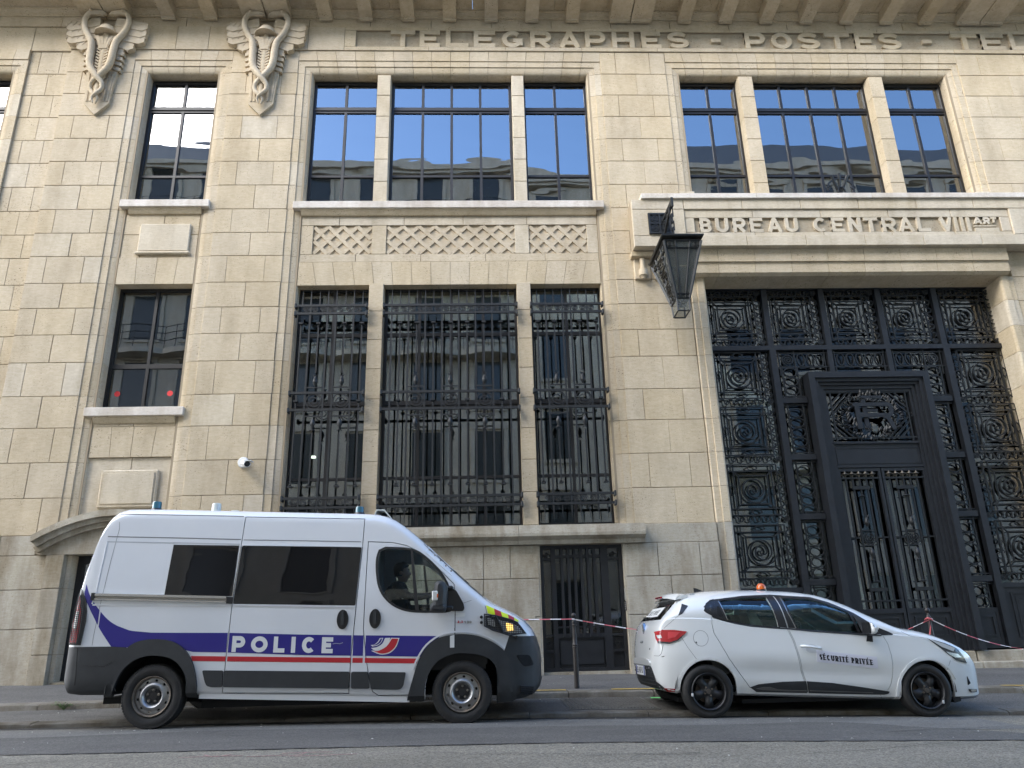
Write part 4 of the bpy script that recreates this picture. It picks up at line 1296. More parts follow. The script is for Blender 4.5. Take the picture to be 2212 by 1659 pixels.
# hanging chain, arm and wall plate
ch = MB()
for k in range(5):
    z = 7.92 + k * .145
    if k % 2 == 0: ch.stroke([(lx - .03, z - .09), (lx + .03, z - .09), (lx + .03, z + .09), (lx - .03, z + .09)], .02, ly - .012, ly + .012, closed=True)
    else: ch.stroke([(ly - .03, z - .09), (ly + .03, z - .09), (ly + .03, z + .09), (ly - .03, z + .09)], .02, lx - .012, lx + .012, closed=True, plane='yz')
ch.box(lx - .07, lx + .07, ly - .07, ly + .07, 7.80, 7.90, .012)
ch.build('hanging_links', IR, LAN)
ay0, ay1 = ly - .12, YL - .02
arm = MB()
arm.stroke([(ay0, 8.68), (ay1, 8.68)], .05, lx - .02, lx + .02, plane='yz'); arm.stroke([(ay0 + .02, 8.66), (ay1, 8.34)], .05, lx - .019, lx + .019, plane='yz'); arm.stroke([(ay0 + .005, 8.55), (ay0 + .005, 8.74)], .05, lx - .021, lx + .021, plane='yz')
arm.build('arm', IR, LAN)
for q, r_ in ((.80, .11), (.52, .085), (.28, .06)):
    m = MB(); m.stroke(spiral(ay0 + (ay1 - ay0) * q, 8.655 - r_ * 1.05, .01, r_, 2.2, 0, 30), .02, lx - .015, lx + .015, plane='yz'); m.build('scroll', IR, LAN)
pl = MB(); pl.box(3.35, 3.80, YL - .012, YL + .004, 8.41, 8.88); pl.stroke([(3.37, 8.43), (3.78, 8.43), (3.78, 8.86), (3.37, 8.86)], .035, YL - .04, YL - .0, closed=True); pl.stroke([(3.575, 8.43), (3.575, 8.86)], .03, YL - .039, YL); pl.stroke([(3.37, 8.645), (3.78, 8.645)], .03, YL - .038, YL); pl.build('wall_plate', IR, LAN)
for x in (3.472, 3.678):
    for z in (8.54, 8.75):
        m = MB(); m.stroke(spiral(x, z, .01, .08, 2.3, 0, 30), .018, YL - .03, YL - .008); m.build('scroll', IR, LAN)

# ---- second lantern's wall plate just inside the right edge of the picture is hidden by the frame; flag holder on the lintel
FH = thing('flag_holder', 'small black iron fan of flag sockets standing on the stone lintel cap', 'flag holder', (7.36, YL + .02, 9.325))
m = MB()
for a in (-28, 0, 28):
    m.tube([(7.36 + .03 * sin(radians(a)), YL + .0, 9.33), (7.36 + .36 * sin(radians(a)), YL - .10, 9.33 + .42 * cos(radians(a)))], .032, 8)
m.build('socket', IR, FH)
m = MB()
m.stroke([(7.36 + .30 * sin(radians(t)), 9.33 + .33 * cos(radians(t)) * .95) for t in range(-62, 63, 8)], .035, YL - .09, YL - .06)
for s_ in (-1, 1): m.stroke([(x * s_ + 7.36, z) for x, z in spiral(.255, 9.42, .01, .055, 1.3, 60, 18)], .02, YL - .09, YL - .06)
m.stroke([(7.30, 9.34), (7.33, 9.45), (7.42, 9.45), (7.45, 9.34)], .02, YL - .07, YL - .04)
m.build('arch', IR, FH)

# ---- security camera on the pier, entry phone by the basement door
CC = thing('security_camera', 'white bullet security camera fixed to the stone wall above the van roof', 'security camera', (-4.30, FY, 3.98))
m = MB(); m.lathe([(.10, 0), (.10, -.03), (.085, -.05), (0, -.055)], (-4.32, FY, 3.99), 'y', 20); m.build('base', M['white_plastic'], CC, smooth=40)
p0_, p1_ = Vector((-4.32, FY - .06, 3.99)), Vector((-4.16, FY - .30, 3.90))
m = MB(); m.tube([p0_, p0_ + (p1_ - p0_) * .2, p1_], [.035, .055, .06], 14); m.build('housing', M['white_plastic'], CC, smooth=40)
m = MB(); m.tube([p1_ + (p1_ - p0_) * .0, p1_ + (p1_ - p0_) * .03], [.05, .045], 14); m.build('lens', M['black_plastic'], CC)
m = MB(); q = p1_ + (p1_ - p0_) * .1; m.box(q.x - .065, q.x + .06, q.y - .02, q.y + .13, q.z + .055, q.z + .068); m.build('sun_shield', M['white_plastic'], CC)
KP = thing('entry_keypad', 'steel entry keypad with handset on the reveal right of the basement door', 'keypad', (2.46, FY + .03, 1.3))
m = MB(); m.box(2.425, 2.441, FY - .02, FY + .06, 1.46, 1.66, .004); m.build('panel', simple('brushed steel', (.35, .34, .32), .35, .9), KP)
m = MB(); m.box(2.42, 2.441, FY - .02, FY + .05, 1.28, 1.44, .004); m.build('keypad', M['black_plastic'], KP)
m = MB()
for r_ in range(4):
    for c_ in range(3): m.lathe([(0, -.004), (.009, -.003), (.01, .003)], (2.42, FY - .005 + .02 * c_, 1.31 + .033 * r_), 'x', 8)
m.build('key', simple('worn key metal', (.5, .48, .45), .4, .8), KP)
# ================================================================ GROUND
def zr(x):
    x = max(-11, min(11, x)); return -.012 - .0135 * x - .0011 * x * x
def zs(x):
    x = max(-11, min(11, x)); return .102 - .004375 * (x + 5.7) - .000896 * (x + 5.7) * (x - .7)
def zw(x):
    x = max(-11, min(11, x)); return .30 - .0088 * x
XS = [-150, -60, -25, -14] + [-11 + .5 * k for k in range(45)] + [14, 25, 60, 150]


def asphalt(name, c0, c1, speck=.6, scale=1.0):
    m, N, K, P = node_mat(name)
    g = N.new('ShaderNodeNewGeometry')
    def noise(sc, det=4, ro=.6, st=None):
        n = N.new('ShaderNodeTexNoise'); n.inputs['Scale'].default_value = sc; n.inputs['Detail'].default_value = det; n.inputs['Roughness'].default_value = ro
        if st:
            mp_ = N.new('ShaderNodeMapping'); mp_.inputs['Scale'].default_value = st; K.new(g.outputs['Position'], mp_.inputs['Vector']); K.new(mp_.outputs['Vector'], n.inputs['Vector'])
        else: K.new(g.outputs['Position'], n.inputs['Vector'])
        return n
    r = N.new('ShaderNodeValToRGB'); r.color_ramp.elements[0].position = .32; r.color_ramp.elements[1].position = .68
    r.color_ramp.elements[0].color = (*c0, 1); r.color_ramp.elements[1].color = (*c1, 1)
    K.new(noise(.9 * scale, 8, .62, (.45, 1.5, 1)).outputs['Fac'], r.inputs['Fac'])
    v = N.new('ShaderNodeTexVoronoi'); v.inputs['Scale'].default_value = 85; K.new(g.outputs['Position'], v.inputs['Vector'])
    rv = N.new('ShaderNodeValToRGB'); rv.color_ramp.elements[0].position = 0; rv.color_ramp.elements[1].position = 1
    rv.color_ramp.elements[0].color = (1 - speck, 1 - speck, 1 - speck, 1); rv.color_ramp.elements[1].color = (1 + speck, 1 + speck, 1 + speck * .95, 1)
    sp = N.new('ShaderNodeSeparateColor'); K.new(v.outputs['Color'], sp.inputs['Color']); K.new(sp.outputs['Red'], rv.inputs['Fac'])
    mxx = N.new('ShaderNodeMixRGB'); mxx.blend_type = 'MULTIPLY'; mxx.inputs['Fac'].default_value = 1
    K.new(r.outputs['Color'], mxx.inputs['Color1']); K.new(rv.outputs['Color'], mxx.inputs['Color2'])
    K.new(mxx.outputs['Color'], P.inputs['Base Color']); P.inputs['Roughness'].default_value = .8; P.inputs['Specular IOR Level'].default_value = .35
    b = N.new('ShaderNodeBump'); b.inputs['Strength'].default_value = .6; b.inputs['Distance'].default_value = .008
    ad = N.new('ShaderNodeMath'); ad.operation = 'ADD'; K.new(v.outputs['Distance'], ad.inputs[0]); K.new(noise(14, 5).outputs['Fac'], ad.inputs[1])
    K.new(ad.outputs[0], b.inputs['Height']); K.new(b.outputs['Normal'], P.inputs['Normal'])
    return m


M['road'] = asphalt('old road asphalt', (.145, .130, .103), (.195, .177, .143), .55)
M['patch'] = asphalt('newer dark asphalt', (.078, .073, .066), (.108, .101, .092), .4, 1.6)
M['edge'] = asphalt('worn asphalt edge', (.115, .11, .10), (.16, .152, .138), .35, 2.2)
M['strip'] = asphalt('parking strip asphalt', (.085, .08, .073), (.13, .122, .11), .4, 2.0)
M['pave'] = asphalt('pavement asphalt', (.10, .094, .086), (.135, .128, .118), .3, 1.8)
M['kerb'] = stone_mat('granite kerb', (.24, .225, .195), objvar=.10, pits=.5, bump=.9, stain=.4, rough_scale=60)
M['kerb_lo'] = stone_mat('dirty granite kerb', (.155, .145, .128), objvar=.10, pits=.5, bump=.9, stain=.5, rough_scale=60)
M['gutter'] = simple('damp gutter dirt', (.03, .028, .025), .7, var=.4, vscale=12)


def sheet(name, xs, ys, zf, mat, kind='structure', parent=None, jag=0.0):
    vs, fs = [], []
    for j, y in enumerate(ys):
        for i, x in enumerate(xs):
            yy = y(x) if callable(y) else y
            vs.append((x, yy, zf(x, yy, j)))
    n = len(xs)
    for j in range(len(ys) - 1):
        for i in range(n - 1): fs.append((j * n + i, j * n + i + 1, (j + 1) * n + i + 1, (j + 1) * n + i))
    me = bpy.data.meshes.new(name); me.from_pydata(vs, [], fs); me.materials.append(mat)
    o = put(name, me, parent)
    if kind and parent is None: o['kind'] = kind
    return o


sheet('ground', [-1500, -400, -150, 150, 400, 1500], [-1500, -300, -60, 60, 300, 1500], lambda x, y, j: -.6, simple('far ground', (.1, .1, .095), .9))
sheet('road', XS, [-2.5, 2, 5, 6.5, 8, 9.62], lambda x, y, j: zr(x), M['road'])
random.seed(3)
_jx = [-13 + .11 * k for k in range(170)]
_far = lambda x: 8.66 + .04 * sin(x * 1.7) + (.16 * max(0, min(1, (x + 4.3) / 1.2)) - .16 * max(0, min(1, (x + 1.5) / 1.0)) if x < 2 else 0) + (.22 * (x - 2.4) - .20 * (x - 2.4) ** 2 * max(0, min(1, (x - 3.4))) if x > 2.4 else 0)
_near = lambda x: 7.30 + .05 * sin(x * .9 + 1)
_nj = {x: random.uniform(-.012, .012) for x in _jx}
_xsx = [x for x in _jx if x < 5.6]
sheet('road_patch', _xsx, [lambda x: _near(x) + _nj[x], lambda x: (_near(x) + max(_far(x), _near(x) + .03)) / 2, lambda x: max(_far(x) + _nj[x] * .7, _near(x) + .03)], lambda x, y, j: zr(x) + .005, M['patch'])
sheet('road_edge', [x for x in _jx], [lambda x: max(_far(x), 8.1) + .02 + _nj[x], lambda x: 9.0, lambda x: 9.43 + .02 * sin(x * 3) + _nj[x]], lambda x, y, j: zr(x) + .003, M['edge'])
_sm = MB()
for xa, xb_ in zip(_xsx, _xsx[1:]):
    if random.random() < .62:
        w0, w1 = random.uniform(.004, .028), random.uniform(.004, .028)
        ya, yb_ = _near(xa) + _nj[xa], _near(xb_) + _nj[xb_]
        _sm.add([(xa, ya - w0, zr(xa) + .0065), (xb_, yb_ - w1, zr(xb_) + .0065), (xb_, yb_ + w1 * .5, zr(xb_) + .0065), (xa, ya + w0 * .5, zr(xa) + .0065)], [(0, 1, 2, 3)])
tag(_sm.build('tar_seam', simple('tar seam', (.022, .022, .024), .7), fix=False), kind='structure')
sheet('gutter', [x for x in _jx], [lambda x: 9.43 + .03 * sin(x * 3.1) + _nj[x], 9.60], lambda x, y, j: zr(x) + .007, M['gutter'])
sheet('parking_strip', XS, [9.70, 10.3, 10.9, 11.40], lambda x, y, j: zr(x) + .052 + (zs(x) - zr(x) - .052) * (y - 9.7) / 1.65, M['strip'])
sheet('pavement', XS, [11.60, 12.2, 12.8, 13.9], lambda x, y, j: zs(x) + .078 + (zw(x) - zs(x) - .078) * min(1, (y - 11.6) / 1.85), M['pave'])
random.seed(5)


def kerb(name, y0, y1, zt, zb, lens, mat, x0=-13.0):
    root = put(name, MB().box(-13.2, 13.2, y0 + .05, y1 - .02, -.5, -.35).mesh(name, mat)); root['kind'] = 'structure'
    x = x0; k = 0
    while x < 13:
        L_ = lens[k % len(lens)]; k += 1
        mb = MB()
        dz, dy = random.uniform(-.006, .006), random.uniform(-.012, .012)
        segs = 10
        rings = []
        for i in range(segs + 1):
            xx = x + .006 + (L_ - .012) * i / segs
            j = random.uniform(-.004, .004)
            ed = .012 if i in (0, segs) else 0
            t_, b_ = zt(xx) + dz, zb(xx) - .04
            rings.append([(xx, y0 + dy + j, b_), (xx, y0 + dy + j + .006, t_ - .035 - ed), (xx, y0 + dy + .014 + j, t_ - .012 - ed), (xx, y0 + dy + .045, t_ - ed * .5), (xx, y1 - .03, t_ + .006), (xx, y1, t_), (xx, y1, b_)])
        mb.loft(rings)
        mb.build('kerb_stone', mat, root, smooth=40)
        x += L_
    return root


lk = kerb('lower_kerb', 9.55, 9.78, lambda x: zr(x) + .058, zr, [1.42, 1.45, 1.45, 1.38, 1.40], M['kerb_lo'], -12.3)
uk = kerb('upper_kerb', 11.33, 11.66, lambda x: zs(x) + .082, zs, [1.15, 1.1, .85, 1.2, 1.0], M['kerb'], -12.55)
M['yellow'] = simple('worn yellow paint', (.50, .33, .07), .75, var=.35, vscale=30)
for xa, xb_ in ((.45, 1.13), (1.78, 2.42), (3.1, 3.7), (7.45, 8.0), (8.8, 9.4), (-.9, -.3)):
    mb = MB(); mb.add([(xa, 11.44, zs(xa) + .094), (xb_, 11.44, zs(xb_) + .094), (xb_, 11.56, zs(xb_) + .097), (xa, 11.56, zs(xa) + .097)], [(0, 1, 2, 3)]); mb.build('yellow_mark', M['yellow'], uk, fix=False)
# ribbed service cover in the parking strip
def zst(x, y): return zr(x) + .052 + (zs(x) - zr(x) - .052) * (y - 9.7) / 1.65
PLT = thing('service_cover', 'ribbed steel service cover set in the parking strip between van and car', 'service cover', (1.55, 10.6, .06))
M['plate'] = simple('worn ribbed steel', (.13, .125, .115), .55, .4, var=.3, vscale=8)
mb = MB(); P4 = [(1.0, 9.92), (2.12, 9.86), (2.14, 11.22), (1.02, 11.24)]
mb.add([(x, y, zst(x, y) + .008) for x, y in P4] + [(x, y, zst(x, y) - .03) for x, y in P4], [(0, 1, 2, 3), (0, 1, 5, 4), (1, 2, 6, 5), (2, 3, 7, 6), (3, 0, 4, 7)]); mb.build('plate', M['plate'], PLT)
mb = MB()
for k in range(26):
    xa = 1.03 + k * .041
    mb.loft([[(xa, 9.97, zst(xa, 9.97) + .008), (xa + .018, 9.97, zst(xa, 9.97) + .008), (xa + .009, 9.97, zst(xa, 9.97) + .02)], [(xa + .02, 11.18, zst(xa, 11.18) + .008), (xa + .038, 11.18, zst(xa, 11.18) + .008), (xa + .029, 11.18, zst(xa, 11.18) + .02)]])
rb_ = mb.build('ribs', M['plate'], PLT); rb_['kind'] = 'stuff'
# marks sprayed and chalked on the ground
M['green_spray'] = simple('green spray paint', (.15, .62, .16), .8, var=.3, vscale=20)
mb = MB(); mb.add([(x, y, zst(x, y) + .005) for x, y in ((2.25, 11.10), (2.75, 11.02), (2.78, 11.10), (2.5, 11.2), (2.27, 11.2))], [(0, 1, 2, 3, 4)]); tag(mb.build('spray_mark', M['green_spray'], fix=False), kind='structure')
M['chalk'] = simple('faint pink chalk', (.30, .17, .16), .9, var=.25, vscale=40)
mb = MB()
for pts in ([(-2.52, 6.90), (-2.28, 6.93), (-2.0, 6.90)], [(-2.35, 7.02), (-2.28, 6.93), (-2.2, 6.90)], [(-2.12, 7.0), (-2.2, 6.9)], [(-1.7, 6.97), (-1.5, 6.99), (-1.28, 6.97)], [(-1.5, 6.98), (-1.52, 6.88), (-1.6, 6.80)], [(-1.95, 6.84), (-1.62, 6.86)], [(-1.55, 6.78), (-1.05, 6.80)]):
    mb.stroke(pts, .014, zr(-2) + .003, zr(-2) + .005, plane='xy')
tag(mb.build('chalk_mark', M['chalk']), kind='structure')
M['crack'] = simple('crack in asphalt', (.02, .02, .019), .9)
random.seed(21)
for k, (x, y, dx, dy, zf_) in enumerate(((-4.2, 6.5, .5, .12, 0), (-.6, 6.9, .6, -.07, 0), (2.4, 6.45, .45, .15, 0), (3.9, 7.9, .5, .1, 0), (-2.6, 8.3, .6, .05, 0), (.2, 10.2, .25, .16, 1), (3.1, 10.0, .4, .1, 1), (5.9, 10.4, .5, -.06, 1), (-5.2, 10.1, .4, .08, 1), (-4.6, 12.6, .35, .12, 2), (7.6, 12.6, .3, -.14, 2))):
    pts = [(x, y)]
    for i in range(9): pts.append((pts[-1][0] + dx * random.uniform(.5, 1.2) * .5, pts[-1][1] + dy * .5 + random.uniform(-.05, .05)))
    z = lambda q: (zr(q[0]) + .009 if zf_ == 0 else zst(*q) + .004 if zf_ == 1 else zs(q[0]) + .082 + (zw(q[0]) - zs(q[0]) - .078) * (q[1] - 11.6) / 1.85)
    mb = MB()
    for a, b_ in zip(pts, pts[1:]):
        w_ = random.uniform(.003, .009)
        mb.add([(a[0], a[1] - w_, z(a)), (b_[0], b_[1] - w_, z(b_)), (b_[0], b_[1] + w_, z(b_)), (a[0], a[1] + w_, z(a))], [(0, 1, 2, 3)])
    tag(mb.build('pavement_crack', M['crack'], fix=False), kind='structure')
# litter specks
random.seed(9)
mb = MB()
for k in range(150):
    x = random.uniform(-6, 7); y = random.choice((random.uniform(6.4, 9.3), random.uniform(8.9, 9.45), random.uniform(10.6, 11.3), random.uniform(12, 13.4)))
    z = zr(x) + .008 if y < 9.5 else zst(x, y) + .004 if y < 11.4 else zs(x) + .08 + (zw(x) - zs(x) - .08) * (y - 11.6) / 1.85
    s_ = random.uniform(.006, .016); a = random.uniform(0, 3)
    c, d = cos(a) * s_, sin(a) * s_
    mb.add([(x - c, y - d, z), (x + d * .6, y - c * .6, z), (x + c, y + d, z), (x - d * .6, y + c * .6, z + .004), (x, y, z + .008)], [(0, 1, 4), (1, 2, 4), (2, 3, 4), (3, 0, 4)])
tag(mb.build('litter', simple('litter', (.45, .43, .38), .8, objvar=.2), fix=False), kind='stuff')
# weed in the broken kerb joint
WD = thing('weed', 'small green weed growing from the kerb joint behind the rear of the van', 'weed', (-5.72, 11.30, .11))
M['leaf'] = simple('weed leaf', (.06, .12, .025), .6, var=.4, vscale=20)
mb = MB()
for k in range(46):
    a = random.uniform(0, 2 * pi); r_ = random.uniform(.02, .17) ; h = random.uniform(.01, .085)
    bx_, by_, bz_ = -5.72 + r_ * cos(a), 11.27 + r_ * .35 * sin(a), .115 + h
    L_ = random.uniform(.03, .065); w_ = L_ * .32; t = a + random.uniform(-.7, .7)
    up = random.uniform(-.2, .6)
    ux, uy = cos(t), sin(t)
    mb.add([(bx_, by_, bz_), (bx_ + ux * L_ * .5 - uy * w_, by_ + uy * L_ * .5 + ux * w_, bz_ + up * L_ * .5), (bx_ + ux * L_, by_ + uy * L_, bz_ + up * L_ * .6), (bx_ + ux * L_ * .5 + uy * w_, by_ + uy * L_ * .5 - ux * w_, bz_ + up * L_ * .5)], [(0, 1, 2, 3)])
mb.build('leaves', M['leaf'], WD, fix=False)
mb = MB()
for k in range(7):
    a = -1.2 + .4 * k
    mb.tube([(-5.72, 11.29, .10), (-5.72 + .05 * sin(a), 11.28, .15), (-5.72 + .13 * sin(a), 11.27, .16 + .03 * cos(a))], .004, 4)
mb.build('stem', M['leaf'], WD)

# ---- bollards
M['bollard'] = simple('brown black bollard paint', (.028, .024, .022), .42, var=.25, vscale=14, bump=.08)
def bollard(x, y, z0, z1, label):
    o = thing('bollard', label, 'bollard', (x, y, z0), 'slim kerb bollards')
    h = z1 - z0
    mb = MB()
    mb.lathe([(.042, -.05), (.038, .02), (.036, h * .5), (.036, h * .52)], (x, y, z0), 'z', 20); mb.build('shaft', M['bollard'], o, smooth=40)
    mb = MB()
    mb.lathe([(.036, h * .52), (.042, h * .528), (.042, h * .54), (.036, h * .548), (.042, h * .556), (.042, h * .57), (.034, h * .58), (.031, h * .66), (.027, h * .80), (.026, h * .815), (.033, h * .825), (.033, h * .84), (.026, h * .85), (.033, h * .86), (.033, h * .875), (.024, h * .89), (.02, h * .905)], (x, y, z0), 'z', 20); mb.build('upper_shaft', M['bollard'], o, smooth=40)
    mb = MB()
    mb.lathe([(.018, h * .90), (.016, h * .925), (.027, h * .932), (.036, h * .955), (.037, h * .965), (.030, h * .988), (.016, h * .998), (0, h)], (x, y, z0), 'z', 20); mb.build('ball', M['bollard'], o, smooth=50)
    return o


bollard(1.325, 11.80, .17, 1.215, 'slim dark bollard standing alone in front of the basement door')
bollard(6.74, 11.80, .10, 1.165, 'slim dark bollard behind the car bonnet with barrier tape knotted at its top')
# ---- barrier tape
m, N, K, P = node_mat('red and white barrier tape')
g = N.new('ShaderNodeNewGeometry'); s_ = N.new('ShaderNodeSeparateXYZ'); K.new(g.outputs['Position'], s_.inputs[0])
a_ = N.new('ShaderNodeMath'); a_.operation = 'MULTIPLY'; a_.inputs[1].default_value = 3.1; K.new(s_.outputs['X'], a_.inputs[0])
f_ = N.new('ShaderNodeMath'); f_.operation = 'FRACT'; K.new(a_.outputs[0], f_.inputs[0])
r_ = N.new('ShaderNodeValToRGB'); r_.color_ramp.interpolation = 'CONSTANT'; r_.color_ramp.elements[0].color = (.66, .62, .60, 1); r_.color_ramp.elements[1].position = .5; r_.color_ramp.elements[1].color = (.52, .11, .12, 1)
K.new(f_.outputs[0], r_.inputs['Fac']); K.new(r_.outputs['Color'], P.inputs['Base Color']); P.inputs['Roughness'].default_value = .4
M['tape'] = m


def tape(pts, w, label, tw=0.0, parent=None):
    mb = MB(); vs, fs = [], []
    n = len(pts)
    for i, p in enumerate(pts):
        a = tw * i
        vs += [(p[0], p[1] - w / 2 * sin(a), p[2] - w / 2 * cos(a)), (p[0], p[1] + w / 2 * sin(a), p[2] + w / 2 * cos(a)), (p[0], p[1] + w / 2 * sin(a) + .0015, p[2] + w / 2 * cos(a)), (p[0], p[1] - w / 2 * sin(a) + .0015, p[2] - w / 2 * cos(a))]
    for i in range(n - 1):
        for k in range(4): fs.append((4 * i + k, 4 * i + (k + 1) % 4, 4 * i + 4 + (k + 1) % 4, 4 * i + 4 + k))
    mb.add(vs, fs)
    o = mb.build('barrier_tape', M['tape'], parent, fix=False)
    if parent is None: tag(o, label, 'barrier tape', 'lengths of red and white barrier tape')
    return o


def sag(p, q, d, n=24): return [(p[0] + (q[0] - p[0]) * i / n, p[1] + (q[1] - p[1]) * i / n, p[2] + (q[2] - p[2]) * i / n - d * 4 * (i / n) * (1 - i / n)) for i in range(n + 1)]


tape(sag((-2.0, 11.75, 1.20), (1.325, 11.75, 1.125), .01), .016, 'taut red and white tape running from the lone bollard back behind the van nose', .03)
tape(sag((1.325, 11.75, 1.12), (2.9, 11.78, .86), .015), .015, 'red and white tape sloping from the lone bollard down behind the car tailgate', .05)
tape(sag((5.0, 11.78, .45), (6.72, 11.75, .99), .03), .014, 'red and white tape rising behind the car bonnet to the knotted bollard', .06)
tape(sag((6.75, 11.75, .99), (10.4, 11.8, 1.02), .50, 34), .013, 'slack red and white tape sagging in front of the gate step, right of the car', .09)
kn = tape([(6.70, 11.74, 1.03), (6.715, 11.74, .90), (6.66, 11.735, .74), (6.64, 11.735, .60)], .05, 'x', .12)
tag(kn, 'loose white tape end hanging straight down from the knotted bollard', 'barrier tape', 'lengths of red and white barrier tape')
mb = MB(); mb.tube([(6.74 + .045 * cos(t), 11.80 + .045 * sin(t), 1.0 + .012 * sin(2 * t)) for t in [2 * pi * k / 16 for k in range(16)]], .013, 6, closed=True); mb.build('knot', M['tape'], kn)

# ================================================================ ACROSS THE STREET (seen only in the glass)
M['opp'] = stone_mat('opposite cream stone', (.52, .475, .395), objvar=.03, pits=.2)
M['opp_glass'] = simple('opposite dark window', (.06, .066, .066), .15)
M['zinc'] = simple('zinc roof', (.16, .17, .18), .5, .3)
M['railing'] = simple('balcony railing', (.03, .03, .03), .5)


def opposite(x0, x1, y, h, floors, label, bal=(), setback=None):
    o = thing('apartment_building', label, 'building', ((x0 + x1) / 2, y, 0))
    mb = MB(); mb.box(x0, x1, y - 9, y, -.3, h); mb.build('wall', M['opp'], o)
    fh = h / floors
    nw = max(2, int((x1 - x0) / 2.3)); pw = (x1 - x0) / nw
    win = MB().box(-.6, .6, -.05, .012, 0, 2.1).mesh('window', M['opp_glass'])
    sur = MB().box(-.75, .75, 0, .08, -.14, -.02).box(-.78, -.62, 0, .06, -.02, 2.2).box(.62, .78, 0, .06, -.02, 2.2).box(-.8, .8, 0, .12, 2.2, 2.38).mesh('window_surround', M['opp'])
    for f in range(floors):
        for k in range(nw):
            xc = x0 + pw * (k + .5)
            put('window', win, o, (xc, y, f * fh + .85)); put('window_surround', sur, o, (xc, y, f * fh + .85))
        if f in bal:
            mb = MB()
            n = 40; pts = []
            for i in range(n + 1):
                xx = x0 + (x1 - x0) * i / n
                pts.append((xx, y + .55 + .35 * abs(sin(pi * (xx - x0) / pw))))
            mb.prism(pts + [(x1, y), (x0, y)], f * fh - .05, f * fh + .17, 'xy'); mb.build('balcony', M['opp'], o)
            r = MB()
            for zz in (.45, .75, 1.05): r.tube([(p[0], p[1] - .05, f * fh + .17 + zz) for p in pts], .02, 4)
            for p in pts: r.box(p[0] - .012, p[0] + .012, p[1] - .06, p[1] - .04, f * fh + .17, f * fh + 1.22)
            r.build('railing', M['railing'], o)
    mb = MB(); mb.box(x0 - .1, x1 + .1, y - 9, y + .5, h, h + .35); mb.box(x0, x1, y - 9, y + .3, h - .25, h); mb.build('cornice', M['opp'], o)
    if setback:
        mb = MB(); mb.prism([(y - 1.0, h + .35), (y - 2.4, h + .35 + setback), (y - 8, h + .35 + setback), (y - 9, h + .35)], x0, x1, 'yz'); mb.build('roof', M['zinc'], o)
    return o


opposite(-32, -9, -3.4, 22.3, 7, 'cream apartment building far left across the street, mirrored in the first upper window', (4, 5, 6), 2.6)
opposite(-9, 1.6, -3.4, 22.0, 7, 'cream apartment building with curved balconies mirrored in the wide upper window', (4, 5, 6), 2.0)
opposite(1.6, 8.2, -3.4, 21.4, 6, 'plain cream apartment building mirrored in the right upper window', (5,), 1.5)
opposite(8.2, 34, -3.4, 22.0, 6, 'tall cream apartment building mirrored at the far right of the upper windows', (2, 5), 3.0)
sheet('far_pavement', XS, [-3.6, -2.5], lambda x, y, j: zr(x) + .1, M['pave'])
# ================================================================ VEHICLE TOOLS
def interp(tab, x):
    if x <= tab[0][0]: return tab[0][1]
    for (a, va), (b, vb) in zip(tab, tab[1:]):
        if x <= b: return va + (vb - va) * (x - a) / (b - a)
    return tab[-1][1]


def smooth_interp(tab, x):
    """monotone-ish cubic through the table"""
    n = len(tab)
    if x <= tab[0][0]: return tab[0][1]
    if x >= tab[-1][0]: return tab[-1][1]
    for i in range(n - 1):
        if x <= tab[i + 1][0]: break
    x0, y0 = tab[i]; x1, y1 = tab[i + 1]
    h = x1 - x0; d = (y1 - y0) / h
    def slope(k):
        if k == 0: return (tab[1][1] - tab[0][1]) / (tab[1][0] - tab[0][0])
        if k == n - 1: return (tab[-1][1] - tab[-2][1]) / (tab[-1][0] - tab[-2][0])
        a = (tab[k][1] - tab[k - 1][1]) / (tab[k][0] - tab[k - 1][0]); b = (tab[k + 1][1] - tab[k][1]) / (tab[k + 1][0] - tab[k][0])
        return 0 if a * b <= 0 else 2 * a * b / (a + b)
    m0, m1 = slope(i), slope(i + 1)
    t = (x - x0) / h
    return (2 * t ** 3 - 3 * t * t + 1) * y0 + (t ** 3 - 2 * t * t + t) * h * m0 + (-2 * t ** 3 + 3 * t * t) * y1 + (t ** 3 - t * t) * h * m1


def tmp_obj(me):
    o = bpy.data.objects.new('tmp', me); COL.objects.link(o); return o


def boolean(me, cutter, op='DIFFERENCE'):
    a, b = tmp_obj(me.copy()), tmp_obj(cutter)
    md = a.modifiers.new('b', 'BOOLEAN'); md.object = b; md.operation = op; md.solver = 'EXACT'
    dg = bpy.context.evaluated_depsgraph_get(); dg.update()
    r = bpy.data.meshes.new_from_object(a.evaluated_get(dg))
    bpy.data.objects.remove(a); bpy.data.objects.remove(b)
    return r


def finish(me, name, mat, angle=35, inner=None):
    me.name = name
    me.materials.clear(); me.materials.append(mat)
    for p in me.polygons: p.material_index = 0
    me.polygons.foreach_set('use_smooth', [True] * len(me.polygons))
    me.set_sharp_from_angle(angle=radians(angle))
    return me


def prism_mesh(poly, a0, a1, plane='xz'):
    mb = MB(); mb.prism(poly, a0, a1, plane)
    return mb.mesh('cutter', M['frame'])


def rounded(poly, r, n=4):
    o = []
    N = len(poly)
    for i in range(N):
        a, b, c = Vector(poly[i - 1]), Vector(poly[i]), Vector(poly[(i + 1) % N])
        u, v = (a - b), (c - b)
        rr = min(r, u.length * .45, v.length * .45)
        p0, p1 = b + u.normalized() * rr, b + v.normalized() * rr
        for k in range(n + 1):
            t = k / n
            q = p0 * (1 - t) ** 2 + b * 2 * t * (1 - t) + p1 * t * t
            o.append((q.x, q.y))
    return o


